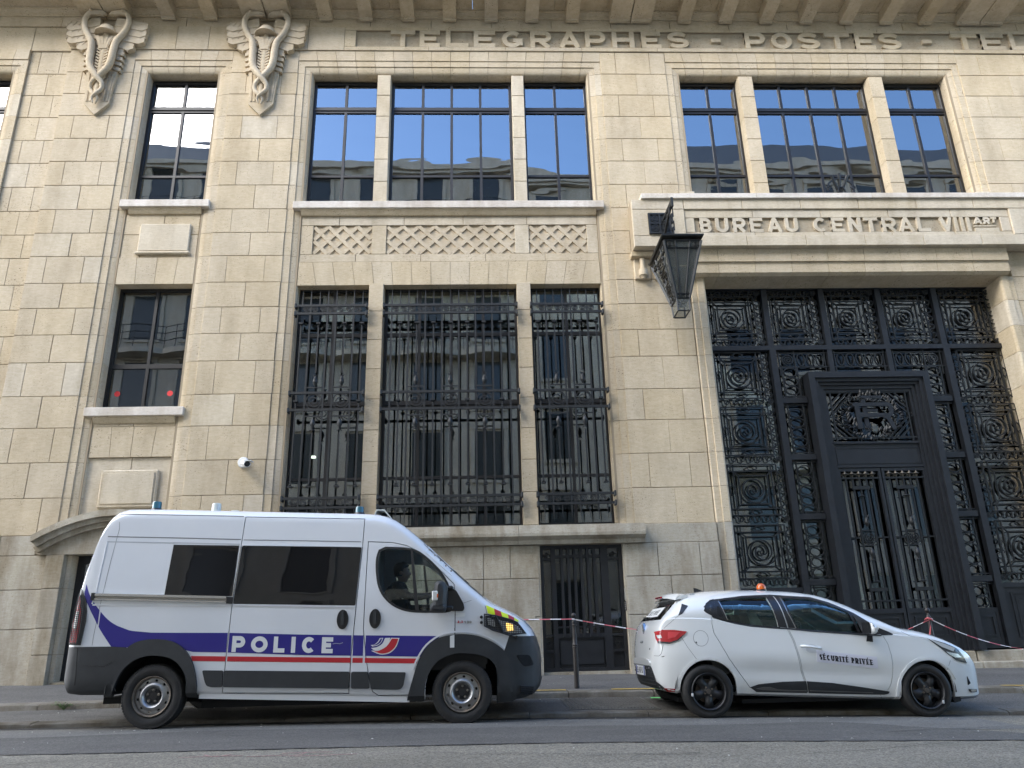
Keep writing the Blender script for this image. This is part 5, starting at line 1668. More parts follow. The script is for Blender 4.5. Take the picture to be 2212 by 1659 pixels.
def cr(pts, n=4, closed=False):
    """a smooth line through the measured points"""
    o = []
    N = len(pts)
    for i in range(N if closed else N - 1):
        g_ = lambda k: Vector(pts[k % N]) if closed else Vector(pts[max(0, min(N - 1, k))])
        a, b, c, d = g_(i - 1), g_(i), g_(i + 1), g_(i + 2)
        for q in range(n):
            t = q / n
            v = .5 * ((2 * b) + (c - a) * t + (2 * a - 5 * b + 4 * c - d) * t * t + (3 * b - a - 3 * c + d) * t ** 3)
            o.append((v.x, v.y))
    if not closed: o.append(tuple(pts[-1]))
    return o


def clip_x(poly, xa, xb):
    for s_, lim in ((1, xa), (-1, xb)):
        out = []
        for i in range(len(poly)):
            p, q = poly[i - 1], poly[i]
            ip, iq = s_ * (p[0] - lim) >= 0, s_ * (q[0] - lim) >= 0
            if ip != iq:
                t = (lim - p[0]) / (q[0] - p[0]); out.append((lim, p[1] + (q[1] - p[1]) * t))
            if iq: out.append(q)
        poly = out
        if not poly: return []
    return poly


class Body:
    def __init__(s, rings, yc, cx=0, cz=.8, step=.10):
        s.yc, s.cx, s.cz, s.step = yc, cx, cz, step
        mb = MB(); mb.loft(rings); mb.mesh('x', M['frame'])
        bm = bmesh.new()
        vs = [bm.verts.new(p) for p in mb.v]
        for f in mb.f:
            try: bm.faces.new([vs[i] for i in f])
            except ValueError: pass
        bmesh.ops.triangulate(bm, faces=bm.faces)
        bm.normal_update()
        s.bvh = BVHTree.FromBMesh(bm); bm.free()

    def hit(s, x, z, side='near'):
        if side == 'near': r = s.bvh.ray_cast(Vector((x, s.yc - 4, z)), Vector((0, 1, 0)))
        elif side == 'far': r = s.bvh.ray_cast(Vector((x, s.yc + 4, z)), Vector((0, -1, 0)))
        elif side == 'front': r = s.bvh.ray_cast(Vector((20, x, z)), Vector((-1, 0, 0)))
        elif side == 'rear': r = s.bvh.ray_cast(Vector((-20, x, z)), Vector((1, 0, 0)))
        else: r = s.bvh.ray_cast(Vector((x, z, 10)), Vector((0, 0, -1)))
        return r[0], r[1]

    def seen(s, pts, D):
        """points measured in the plane y = D, carried along the sight line to the body's side"""
        C_ = Vector((0, 0, .87)); out = []
        for x, z in pts:
            d = Vector((x, D, z)) - C_
            r = s.bvh.ray_cast(C_, d.normalized())
            if r[0] is None or r[0].y > s.yc - .3:
                for k_ in range(1, 60):        # just off the outline: step in towards the middle of the side
                    t = k_ / 150
                    d2 = Vector((x + (s.cx - x) * t, D, z + (s.cz - z) * t)) - C_
                    r = s.bvh.ray_cast(C_, d2.normalized())
                    if r[0] is not None and r[0].y <= s.yc - .3: break
            out.append((r[0].x, r[0].z) if r[0] is not None else (x, z))
        return out

    def decal(s, poly, d=.004, th=.012, side='near', step=None, name=None, mat=None, parent=None, smooth=40, hole=None):
        """a plate of thickness th lying on the body, its face d outside the skin"""
        step = step or s.step
        bm = bmesh.new()
        if side in ('near', 'far'): P3 = lambda p: (p[0], 0, p[1]); axes = ((1, 0, 0), (0, 0, 1))
        elif side in ('front', 'rear'): P3 = lambda p: (0, p[0], p[1]); axes = ((0, 1, 0), (0, 0, 1))
        else: P3 = lambda p: (p[0], p[1], 0); axes = ((1, 0, 0), (0, 1, 0))
        bm.faces.new([bm.verts.new(P3(p)) for p in poly])
        bmesh.ops.triangulate(bm, faces=bm.faces)
        us = [p[0] for p in poly]; vs_ = [p[1] for p in poly]
        for ax, lo, hi in ((axes[0], min(us), max(us)), (axes[1], min(vs_), max(vs_))):
            c = math.ceil(lo / step) * step
            while c < hi:
                bmesh.ops.bisect_plane(bm, geom=bm.verts[:] + bm.edges[:] + bm.faces[:], plane_co=Vector(ax) * c, plane_no=Vector(ax), dist=1e-5)
                c += step
        bmesh.ops.remove_doubles(bm, verts=bm.verts, dist=1e-5)
        bm.verts.index_update()
        F = [tuple(v.index for v in f.verts) for f in bm.faces]
        front, backv = [], []
        last = None
        pend = []
        for v in bm.verts:
            if side in ('near', 'far'): a = (v.co.x, v.co.z)
            elif side in ('front', 'rear'): a = (v.co.y, v.co.z)
            else: a = (v.co.x, v.co.y)
            p, n = s.hit(a[0], a[1], side)
            if p is None:
                for e in (.01, .02, .04, .07, .1, .15):
                    for ddx, ddz in ((e, 0), (-e, 0), (0, e), (0, -e), (e, e), (-e, -e), (e, -e), (-e, e)):
                        p, n = s.hit(a[0] + ddx, a[1] + ddz, side)
                        if p is not None: break
                    if p is not None: break
                if p is None: p, n = Vector((a[0], s.yc - .9, a[1])), Vector((0, -1, 0))
                else:
                    if side in ('near', 'far'): p = Vector((a[0], p.y, a[1]))
            dirv = {'near': Vector((0, -1, 0)), 'far': Vector((0, 1, 0)), 'front': Vector((1, 0, 0)), 'rear': Vector((-1, 0, 0)), 'top': Vector((0, 0, 1))}[side]
            if n.dot(dirv) < 0: n = -n
            nn = (n + dirv * .3).normalized()
            front.append(p + nn * d); backv.append(p + nn * (d - th))
        E_ = {}
        for f in F:
            for i in range(len(f)):
                k = tuple(sorted((f[i], f[(i + 1) % len(f)]))); E_[k] = E_.get(k, []) + [(f[i], f[(i + 1) % len(f)])]
        n0 = len(front)
        faces = list(F) + [tuple(i + n0 for i in reversed(f)) for f in F]
        for k, l in E_.items():
            if len(l) == 1:
                a, b_ = l[0]; faces.append((b_, a, a + n0, b_ + n0))
        bm.free()
        mb = MB(); mb.add(front + backv, faces)
        if name is None: return mb
        return mb.build(name, mat, parent, smooth=smooth)

    def line(s, pts, w, d=.002, th=.008, side='near', **k):
        if len(pts) > 4 and hypot(pts[0][0] - pts[-1][0], pts[0][1] - pts[-1][1]) < 1e-6 and 'half' not in k:
            h_ = len(pts) // 2
            s.line(pts[:h_ + 1], w, d, th, side, half=1, **k); return s.line(pts[h_:], w, d, th, side, half=1, **k)
        k.pop('half', None)
        L, R = [], []
        n = len(pts)
        for i in range(n):
            a, c = Vector(pts[max(i - 1, 0)]), Vector(pts[min(i + 1, n - 1)])
            t = (c - a).normalized(); nn = Vector((-t.y, t.x)) * w / 2
            L.append((pts[i][0] + nn.x, pts[i][1] + nn.y)); R.append((pts[i][0] - nn.x, pts[i][1] - nn.y))
        return s.decal(L + R[::-1], d, th, side, **k)


def wheel(name, c, r, w, rim_fn, side, parent, tread=True, rim_r=.20, tyre=None):
    """a tyre with grooved tread and a rim; side -1: the face looks towards -y"""
    W_ = thing('x', None, None, c); W_.name = name
    del_keys = [k for k in W_.keys()]
    for k in del_keys: del W_[k]
    W_.parent = parent; W_.location = Vector(c) - wloc(parent)
    mb = MB()
    h = w / 2
    prof = [(rim_r - .005, -h * .72), (rim_r + .012, -h * .84), (rim_r + .03, -h * .93), ((rim_r + r) / 2, -h), (r - .035, -h * .97), (r - .012, -h * .88), (r - .002, -h * .70), (r, -h * .3), (r, h * .3), (r - .002, h * .7), (r - .012, h * .88), (r - .035, h * .97), ((rim_r + r) / 2, h), (rim_r + .03, h * .93), (rim_r + .012, h * .84), (rim_r - .005, h * .72)]
    mb.lathe(prof, c, 'y', 64, cap=False)
    t = mb.build('tyre', M['tyre'], W_, smooth=50)
    if tread:
        tb = MB()
        n = 66
        for k in range(n):
            a = 2 * pi * k / n
            for s_ in (-1, 1):
                ca, sa = cos(a), sin(a)
                def P(rr, ta, y): return (c[0] + rr * ca - ta * sa, c[1] + y, c[2] + rr * sa + ta * ca)
                tw_ = .0115
                ys = sorted((s_ * h * .55, s_ * h * .955))
                tb.add([P(r - .03, -tw_, ys[0]), P(r - .03, tw_, ys[0]), P(r - .03, tw_, ys[1]), P(r - .03, -tw_, ys[1]), P(r + .004 - (.012 if s_ < 0 else 0), -tw_, ys[0]), P(r + .004 - (.012 if s_ < 0 else 0), tw_, ys[0]), P(r + .004 - (.012 if s_ > 0 else 0), tw_, ys[1]), P(r + .004 - (.012 if s_ > 0 else 0), -tw_, ys[1])], [(0, 1, 2, 3), (4, 5, 6, 7), (0, 1, 5, 4), (1, 2, 6, 5), (2, 3, 7, 6), (3, 0, 4, 7)])
        q = tb.build('tread_blocks', M['tyre'], W_, fix=False); q['kind'] = 'stuff'
    rim_fn(W_, c, side)
    return W_


M['white_paint'] = simple('white van paint', (.70, .71, .725), .26, coat=.7, var=.02, vscale=2.5)
M['car_paint'] = simple('pearl white car paint', (.76, .77, .755), .22, coat=1.0, var=.015, vscale=2)
M['tyre'] = simple('tyre rubber', (.019, .018, .017), .75, var=.3, vscale=14, bump=.1)
M['plastic'] = simple('grained dark plastic', (.027, .029, .031), .55, var=.18, vscale=6, bump=.12, bscale=220)
M['plastic_smooth'] = simple('smooth black plastic', (.016, .016, .018), .28)
M['void'] = simple('underbody black', (.008, .008, .008), .9)
M['tinted'] = glass_mat('dark tinted glass', (.06, .06, .065), 1.5, trans=.25, body=(.012, .011, .011), wav=.006, wscale=1.6)
M['car_glass'] = glass_mat('car window glass', (.72, .82, .78), 1.42, wav=.0010, wscale=2.0)
M['car_glass_dark'] = glass_mat('rear car window glass', (.35, .42, .40), 1.55, wav=.004, wscale=2.0)
M['cab_glass'] = glass_mat('cab glass', (.80, .84, .83), 1.5, wav=.001, wscale=2)
M['rubber'] = simple('black rubber seal', (.012, .012, .012), .6)
M['blue'] = simple('police blue film', (.018, .012, .20), .32, coat=.3)
M['red'] = simple('red film', (.48, .022, .03), .35)
M['white_film'] = simple('white film', (.72, .72, .70), .4)
M['yellow_film'] = simple('fluorescent yellow film', (.72, .84, .02), .4)
M['steel'] = simple('silver wheel steel', (.36, .36, .36), .38, .75, var=.2, vscale=8)
M['dirty_steel'] = simple('rusty rim edge', (.16, .13, .10), .6, .5, var=.4, vscale=16)
M['chrome'] = simple('bright trim', (.55, .54, .52), .25, 1.0)
M['rail_metal'] = simple('dull steel rail', (.30, .28, .25), .4, .7)
M['black_steel'] = simple('black painted wheel', (.014, .014, .015), .42)
M['tail_red'] = simple('red lamp lens', (.42, .015, .02), .12, coat=.8)
M['lens_clear'] = simple('clear lamp lens', (.55, .55, .53), .12, coat=.6)
M['lens_dark'] = simple('lamp housing', (.03, .03, .032), .2, coat=.5)
M['amber'] = simple('amber dome', (.55, .10, .01), .12, coat=.8)
M['seat'] = simple('seat fabric', (.035, .036, .04), .9, var=.2, vscale=20)
M['seat_light'] = simple('grey seat fabric', (.20, .21, .205), .9, var=.1, vscale=20)
M['dash'] = simple('dashboard', (.02, .02, .021), .6)
M['headliner'] = simple('grey cabin lining', (.25, .25, .25), .9)
# ================================================================ POLICE VAN
VD, VYC = 9.13, 10.155
VAN = thing('police_van', 'white high-roof police van with blue and red stripes and mesh guarded lamps, parked left', 'van', (-2.0, VYC, .02))
V_TOP = [(-4.73, .95), (-4.715, 1.25), (-4.68, 1.50), (-4.63, 1.83), (-4.575, 2.12), (-4.53, 2.27), (-4.47, 2.385), (-4.40, 2.445), (-4.30, 2.475), (-3.95, 2.47), (-3.0, 2.43), (-2.16, 2.395), (-1.45, 2.365), (-1.30, 2.352), (-1.19, 2.325), (-1.08, 2.275), (-.97, 2.20), (-.86, 2.11), (-.74, 2.0), (-.58, 1.84), (-.38, 1.645), (-.18, 1.455), (-.02, 1.32), (.06, 1.265), (.20, 1.195), (.33, 1.125), (.42, 1.06), (.50, .97), (.555, .86), (.59, .74), (.605, .60)]
V_BOT = [(-4.73, .50), (-4.66, .41), (-4.5, .39), (-4.0, .38), (-3.3, .355), (-.84, .25), (-.3, .24), (.2, .20), (.42, .23), (.52, .27), (.58, .34), (.605, .42)]
V_PLAN = [(-4.73, .90), (-4.71, .935), (-4.68, .962), (-4.63, .985), (-4.55, .997), (-4.45, 1.0), (-.55, 1.0), (-.2, .992), (.05, .975), (.25, .945), (.40, .90), (.50, .85), (.56, .79), (.605, .70)]


def van_ring(x, ins=0.0):
    zt, zb = interp(V_TOP, x) - ins, interp(V_BOT, x) + ins
    pl = interp(V_PLAN, x)
    def w(z):
        b = 1.018 - (.012 * max(0, (.75 - z) / .4)) - .105 * max(0, (z - 1.30) / 1.1) ** 1.25
        return b * pl - ins
    r = max(.03, min(.15 if x < -.2 else .11, (zt - zb) * .3))
    pts = [(0, zb), (w(zb) * .55, zb), (w(zb) - .06, zb), (w(zb) - .015, zb + .03)]
    z0, z1 = zb + .06, zt - r
    for k in range(15): pts.append((w(z0 + (z1 - z0) * k / 14), z0 + (z1 - z0) * k / 14))
    wr_ = w(z1)
    for k in range(1, 7):
        a = radians(90 * k / 6); pts.append((wr_ - r + r * cos(a), z1 + r * sin(a)))
    pts += [((wr_ - r) * .66, zt + .012), ((wr_ - r) * .33, zt + .02), (0, zt + .022)]
    def bend(y, z):
        f = max(0, min(1, (x + 1.0) / 1.2)); return .085 * f * (1 - min(1, abs(y) / 1.0) ** 2.2)
    full = [(x + bend(y, z), VYC - y, z) for y, z in pts] + [(x + bend(y, z), VYC + y, z) for y, z in pts[-2:0:-1]]
    return full


_vx = sorted(set([a for a, b_ in V_TOP] + [a for a, b_ in V_BOT] + [a for a, b_ in V_PLAN] + [-4.6 + .2 * k for k in range(26)]))
_vx = [x for i, x in enumerate(_vx) if i == 0 or x - _vx[i - 1] > .008]
v_rings = [van_ring(x) for x in _vx]
VB = Body(v_rings, VYC, -2.0, 1.3)
_ix = [x for x in _vx if -4.68 < x < .56]
mb = MB(); mb.loft(v_rings); mb.loft([van_ring(x, .035)[::-1] for x in _ix])
shell = mb.mesh('shell', M['white_paint'], fix=False)
_bm = bmesh.new(); _bm.from_mesh(shell); bmesh.ops.remove_doubles(_bm, verts=_bm.verts, dist=1e-6); _bm.to_mesh(shell); _bm.free()

HUBS = ((-3.70, .36), (-.27, .315))
R_W = .335
def arch_poly(cx, cz, ra, zlow, n=24, a0=-8, a1=188):
    return [(cx + ra * cos(radians(a0 + (a1 - a0) * k / n)), cz + ra * sin(radians(a0 + (a1 - a0) * k / n))) for k in range(n + 1)] + [(cx - ra, zlow), (cx + ra, zlow)]
rear_arch = [(-4.14, .2), (-4.14, .42), (-4.08, .60), (-3.98, .72), (-3.84, .79), (-3.68, .80), (-3.52, .77), (-3.40, .68), (-3.33, .55), (-3.305, .36), (-3.305, .2)]
front_arch = [(-.685, .1), (-.68, .40), (-.63, .56), (-.52, .68), (-.36, .735), (-.21, .735), (-.06, .71), (.06, .645), (.13, .53), (.155, .38), (.155, .1)]
rear_arch = rear_arch[:1] + cr(rear_arch[1:-1], 3) + rear_arch[-1:]
front_arch = front_arch[:1] + cr(front_arch[1:-1], 3) + front_arch[-1:]
for poly in (rear_arch, front_arch):
    for y0, y1 in ((VYC - 1.2, VYC - .62), (VYC + .62, VYC + 1.2)):
        shell = boolean(shell, prism_mesh(poly, y0, y1))
# cab windows on both sides, and the windscreen
fw = [(-1.25, 1.82), (-1.235, 1.885), (-1.17, 1.915), (-.87, 1.885), (-.71, 1.80), (-.55, 1.645), (-.44, 1.48), (-.425, 1.35), (-.425, 1.20), (-.81, 1.21), (-.99, 1.25), (-1.13, 1.34), (-1.215, 1.48), (-1.25, 1.66)]
fw = cr([(-1.165, 1.912), (-.87, 1.887), (-.71, 1.80), (-.55, 1.645), (-.455, 1.50), (-.427, 1.40)], 4) + [(-.424, 1.205)] + cr([(-.46, 1.198), (-.81, 1.208), (-.99, 1.25), (-1.13, 1.345), (-1.215, 1.48), (-1.25, 1.66), (-1.252, 1.80), (-1.228, 1.885)], 4)
fw_t = VB.seen(fw, VD)
fw_big = fw_t
for y0, y1 in ((VYC - 1.2, VYC - .6), (VYC + .6, VYC + 1.2)): shell = boolean(shell, prism_mesh(fw_t, y0, y1))
shell = boolean(shell, prism_mesh([(VYC - .72, 1.36), (VYC + .72, 1.36), (VYC + .66, 2.03), (VYC - .66, 2.03)], -.95, .3, 'yz'))
# bumpers split off the shell
bump_f = [(.165, .05), (.165, .60), (.215, .745), (.275, .905), (.35, .895), (.50, .895), (.9, .90), (.9, .05)]
bump_r = [(-5.0, .2), (-5.0, .905), (-4.05, .892), (-3.93, .76), (-4.14, .45), (-4.14, .2)]
bf = boolean(shell, prism_mesh(bump_f, VYC - 1.5, VYC + 1.5), 'INTERSECT')
shell = boolean(shell, prism_mesh(bump_f, VYC - 1.5, VYC + 1.5))
br = boolean(shell, prism_mesh(bump_r, VYC - 1.5, VYC + 1.5), 'INTERSECT')
shell = boolean(shell, prism_mesh(bump_r, VYC - 1.5, VYC + 1.5))
# doors
def inset(poly, d):
    c = Vector((sum(p[0] for p in poly) / len(poly), sum(p[1] for p in poly) / len(poly)))
    o = []
    n = len(poly)
    area = sum(poly[i - 1][0] * poly[i][1] - poly[i][0] * poly[i - 1][1] for i in range(n))
    sg = 1 if area > 0 else -1
    for i in range(n):
        a, b_, c_ = Vector(poly[i - 1]), Vector(poly[i]), Vector(poly[(i + 1) % n])
        n1 = Vector((-(b_ - a).y, (b_ - a).x)).normalized() * sg; n2 = Vector((-(c_ - b_).y, (c_ - b_).x)).normalized() * sg
        m_ = n1 + n2; k = 2 / max(.5, m_.length_squared)
        o.append((b_.x + m_.x * k * d, b_.y + m_.y * k * d))
    return o
fdoor = [(-1.375, 2.0), (-1.09, 1.985), (-.92, 1.945), (-.76, 1.865), (-.55, 1.68), (-.36, 1.49), (-.345, 1.33), (-.355, .5), (-.84, .30), (-1.20, .305), (-1.27, .35), (-1.315, .50), (-1.36, .74), (-1.395, 1.02), (-1.39, 1.4)]
sdoor = [(-2.835, 2.32), (-1.425, 2.27), (-1.44, 1.95), (-1.49, 1.23), (-1.525, .68), (-1.53, .335), (-2.92, .375), (-2.92, .78), (-2.905, 1.32)]
door_parts = []
for nm, poly in (('front_door', fdoor), ('sliding_door', sdoor)):
    pt = VB.seen(poly, VD)
    dm = boolean(shell, prism_mesh(inset(pt, .0045), VYC - 1.3, VYC - .75), 'INTERSECT')
    shell = boolean(shell, prism_mesh(inset(pt, -.0045), VYC - 1.3, VYC - .75))
    door_parts.append((nm, dm))
body = put('body', finish(shell, 'body', M['white_paint'], 32), VAN)
DOOR = {}
for nm, dm in door_parts: DOOR[nm] = put(nm, finish(dm, nm, M['white_paint'], 32), VAN)
# dark backing inside the door gaps
front_bumper = put('front_bumper', finish(bf, 'front_bumper', M['plastic'], 32), VAN)
rear_bumper = put('rear_bumper', finish(br, 'rear_bumper', M['plastic'], 32), VAN)
vm = lambda *a, **k: VB.decal(*a, **k)
def vline(pts, w, nm, mat, par, d=.0015, **k): return VB.line(VB.seen(pts, VD), w, d, .006, name=nm, mat=mat, parent=par, **k)
# seams and gutters
M['seam'] = simple('painted groove shade', (.16, .16, .165), .6)  # grey strips: the shade in grooves and panel gaps, put into colour
vline([(-4.48, 2.392), (-4.29, 2.38), (-3.0, 2.333), (-2.86, 2.325)], .012, 'roof_gutter', M['seam'], body)
vline([(-4.42, 2.12), (-3.6, 2.088), (-2.87, 2.055)], .012, 'gutter', M['seam'], body)
vline([(-2.84, 2.05), (-2.1, 2.025), (-1.46, 2.0)], .010, 'gutter', M['seam'], DOOR['sliding_door'])
vline([(-4.42, 2.06), (-3.6, 2.03), (-2.88, 2.0)], .014, 'panel_edge_shade', simple('painted edge shade', (.42, .43, .45), .4), body)  # shade along the pressed window recess, drawn as a grey line
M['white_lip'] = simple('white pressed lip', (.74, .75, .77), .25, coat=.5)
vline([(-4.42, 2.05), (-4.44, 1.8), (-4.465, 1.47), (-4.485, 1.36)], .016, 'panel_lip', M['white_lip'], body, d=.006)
vline([(-4.48, 1.35), (-3.7, 1.33), (-2.95, 1.31)], .014, 'panel_lip', M['white_lip'], body, d=.006)
vline([(-4.33, 2.41), (-4.30, 2.2), (-4.345, 1.85), (-4.39, 1.4), (-4.42, 1.0), (-4.42, .91)], .004, 'rear_seam', M['seam'], body)
# tinted side windows
q_win = VB.seen([(-3.645, 2.01), (-2.885, 1.985), (-2.915, 1.41), (-3.685, 1.44)], VD)
vm(q_win, .004, .012, name='tinted_window', mat=M['tinted'], parent=body)
s_win = VB.seen([(-2.85, 1.982), (-1.45, 1.935), (-1.497, 1.275), (-2.895, 1.325)], VD)
vm(rounded(s_win, .02), .004, .012, name='tinted_window', mat=M['tinted'], parent=DOOR['sliding_door'])
for a, b_ in (((-2.85, 1.992), (-1.44, 1.945)), ((-2.90, 1.315), (-1.50, 1.262))): vline([a, ((a[0] + b_[0]) / 2, (a[1] + b_[1]) / 2), b_], .014, 'window_lip', M['white_lip'], DOOR['sliding_door'], d=.008)
vline([(-2.862, 1.975), (-2.88, 1.7), (-2.91, 1.41)], .010, 'window_trim', M['chrome'], DOOR['sliding_door'], d=.008)
# cab glass, dark surround, divider
fd = DOOR['front_door']
ring_o = inset(fw_t, -.028)
surround = VB.decal(inset(fw_t, -.026), .003, .006)
sm = surround.mesh('s', M['rubber'])
sm2 = boolean(sm, prism_mesh(fw_t, VYC - 1.3, VYC - .6))
put('window_seal', finish(sm2, 'window_seal', M['rubber']), fd)
VB.decal(inset(fw_t, -.004), -.012, .005, name='pane', mat=M['cab_glass'], parent=fd)
VB.decal(VB.seen([(-.875, 1.885), (-.845, 1.88), (-.765, 1.205), (-.81, 1.215)], VD), .003, .03, name='divider_bar', mat=M['rubber'], parent=fd)
VB.decal(inset(fw_t, -.004), -.012, .005, side='far', name='far_pane', mat=M['cab_glass'], parent=body)
VB.decal(VB.seen([(-.875, 1.885), (-.845, 1.88), (-.765, 1.205), (-.81, 1.215)], VD), .003, .03, side='far', name='far_divider_bar', mat=M['rubber'], parent=body)
VB.decal([(VYC - .74, 1.34), (VYC + .74, 1.34), (VYC + .68, 2.05), (VYC - .68, 2.05)], .003, .008, side='front', step=.12, name='windscreen', mat=M['cab_glass'], parent=body)
# dark strip between windscreen and pillar, riveted plate on the pillar
vline([(-.66, 1.985), (-.55, 1.875), (-.36, 1.68), (-.17, 1.495), (.0, 1.34)], .03, 'windscreen_seal', M['rubber'], body, d=.004)
VB.decal(VB.seen([(-.70, 1.865), (-.655, 1.93), (-.355, 1.64), (-.385, 1.585)], VD), .007, .012, name='riveted_plate', mat=M['white_film'], parent=body)
for t in (.06, .28, .5, .72, .93):
    p = VB.seen([(-.67 + .295 * t, 1.905 - .285 * t)], VD)[0]; h, _n = VB.hit(*p)
    mb = MB(); mb.lathe([(.012, 0), (.01, -.005), (0, -.007)], (p[0], h.y - .006, p[1]), 'y', 10); mb.build('rivet', M['chrome'], body)
# lettering and stripes
blue = cr([(-4.585, 1.58), (-4.51, 1.43), (-4.38, 1.275), (-4.25, 1.16), (-4.08, 1.078), (-3.90, 1.042), (-3.69, 1.03), (-2.91, 1.01)], 4) + [(-2.06, .97), (-1.50, .95), (-.52, .918), (-.60, .84), (-.68, .72), (-.70, .70), (-2.04, .75), (-2.93, .80), (-3.30, .815), (-3.5, .87), (-3.7, .88), (-4.02, .88)] + cr([(-4.21, .895), (-4.35, 1.07), (-4.46, 1.235), (-4.56, 1.40), (-4.59, 1.48)], 4)
red = [(-3.31, .772), (-.765, .682), (-.78, .63), (-3.29, .718)]
segs = ((-4.7, -4.393, body), (-4.378, -2.925, body), (-2.905, -1.527, DOOR['sliding_door']), (-1.505, -1.39, body), (-1.365, -.4, fd))
for xa, xb_, par in segs:
    for nm, poly, mat in (('blue_stripe', blue, M['blue']), ('red_stripe', red, M['red'])):
        c = clip_x(poly, xa, xb_)
        if len(c) > 2: VB.decal(VB.seen(c, VD), .0025, .004, name=nm, mat=mat, parent=par, step=.15)


def letters_on(bodyobj, D, s, x, z, h, t, wf, gap, slope, mat, par, d=.005, nm='letter'):
    for ch in s:
        w = wf(ch)
        for k, ln in enumerate(glyph(ch, w, h, t)):
            L, R = [], []
            m2 = MB(); m2.stroke(ln, t, 0, 1, closed=(len(ln) > 3 and hypot(ln[0][0] - ln[-1][0], ln[0][1] - ln[-1][1]) < 1e-6))
            mm = MB()
            vs = []
            for p in m2.v:
                xx, zz = x + p[0], z + p[2] + slope * (x + p[0] - x0_ref[0])
                q = bodyobj.seen([(xx, zz)], D)[0]; hh, _ = bodyobj.hit(*q)
                vs.append((q[0], (hh.y if hh else bodyobj.yc - .9) - (d + .0004 * k if p[1] < .5 else d - .005), q[1]))
            mm.add(vs, m2.f)
            mm.build(nm, mat, par, fix=False)
        x += w + gap
x0_ref = [-2.865]
letters_on(VB, VD, 'POLICE', -2.865, .803, .172, .047, lambda c: {'P': .145, 'O': .185, 'L': .125, 'I': .058, 'C': .155, 'E': .125}[c], .068, -.037, M['white_film'], DOOR['sliding_door'])
M['scratch'] = simple('paint scratch', (.35, .36, .38), .5)
vline([(-1.735, .862), (-1.70, .868), (-1.655, .862), (-1.62, .873)], .006, 'scratch', M['scratch'], DOOR['sliding_door'], d=.0045)
vline([(-1.80, .775), (-1.765, .80)], .006, 'scratch', M['scratch'], DOOR['sliding_door'], d=.0045)
em = [(cr([(-1.305, .838), (-1.262, .846), (-1.228, .872), (-1.205, .912)], 4) + cr([(-1.165, .913), (-1.185, .868), (-1.225, .835), (-1.285, .824)], 4), M['white_film'], .0045),
      (cr([(-1.285, .838), (-1.25, .846), (-1.215, .872), (-1.194, .906)], 4) + cr([(-1.177, .906), (-1.193, .868), (-1.228, .842), (-1.27, .834)], 4), M['blue'], .006),
      (cr([(-1.30, .808), (-1.235, .816), (-1.175, .852), (-1.145, .912)], 4) + cr([(-1.085, .912), (-1.108, .85), (-1.165, .80), (-1.24, .783), (-1.275, .788)], 4), M['white_film'], .0045),
      (cr([(-1.30, .778), (-1.215, .785), (-1.13, .83), (-1.075, .912)], 4) + cr([(-.982, .908), (-1.012, .82), (-1.08, .752), (-1.17, .733), (-1.235, .748)], 4), M['white_film'], .0045),
      (cr([(-1.272, .771), (-1.21, .778), (-1.125, .822), (-1.067, .904)], 4) + cr([(-.994, .90), (-1.024, .82), (-1.088, .762), (-1.17, .744), (-1.225, .756)], 4), M['red'], .006)]
for poly, mat, d in em: VB.decal(VB.seen(poly, VD), d, .003, name='emblem', mat=mat, parent=fd)
# lower side mouldings
for poly, par in (([(-3.165, .618), (-2.935, .61), (-2.93, .437), (-3.05, .44), (-3.10, .455), (-3.125, .50)], body), ([(-2.925, .61), (-1.53, .563), (-1.53, .385), (-2.92, .437)], DOOR['sliding_door']), ([(-1.51, .562), (-1.325, .556), (-1.30, .38), (-1.505, .384)], body), ([(-1.315, .556), (-.90, .54), (-.925, .40), (-.95, .368), (-1.0, .36), (-1.285, .372)], fd)):
    VB.decal(rounded(VB.seen(poly, VD), .02), .022, .03, name='side_moulding', mat=M['plastic'], parent=par, smooth=25)
# wheel arch flares
rf_o = [(-4.20, .39), (-4.165, .62), (-4.08, .80), (-3.97, .91), (-3.84, .955), (-3.67, .958), (-3.50, .92), (-3.36, .82), (-3.27, .68), (-3.215, .5), (-3.20, .335)]
rf_i = [(-3.305, .345), (-3.335, .55), (-3.42, .68), (-3.53, .755), (-3.68, .785), (-3.84, .775), (-3.97, .71), (-4.06, .60), (-4.12, .42), (-4.125, .38)]
VB.decal(VB.seen(cr(rf_o), VD) + VB.seen(cr(rf_i), VD), .035, .05, name='wheel_arch_trim', mat=M['plastic'], parent=body, smooth=25)
ff_o = [(-.845, .29), (-.815, .48), (-.76, .66), (-.68, .79), (-.56, .885), (-.40, .928), (-.23, .932), (-.06, .90), (.10, .825), (.215, .735), (.285, .62), (.325, .45), (.325, .205)]
ff_i = [(.16, .2), (.155, .39), (.125, .54), (.05, .65), (-.07, .705), (-.22, .725), (-.36, .722), (-.52, .665), (-.62, .56), (-.68, .41), (-.69, .225), (-.85, .235)]
VB.decal(VB.seen(cr(ff_o), VD) + VB.seen(cr(ff_i[:-1]) + ff_i[-1:], VD), .035, .05, name='wheel_arch_trim', mat=M['plastic'], parent=body, smooth=25)
VB.decal(VB.seen([(-.405, .915), (-.355, .93), (-.355, .79), (-.405, .79)], VD), .042, .008, name='tape_patch', mat=M['white_film'], parent=body)
# white lip above the front arch
vline(cr([(-.83, .56), (-.765, .70), (-.675, .825), (-.545, .915), (-.40, .955), (-.23, .957), (-.05, .925), (.11, .85), (.215, .765)], 3), .02, 'arch_lip', M['white_lip'], body, d=.012)
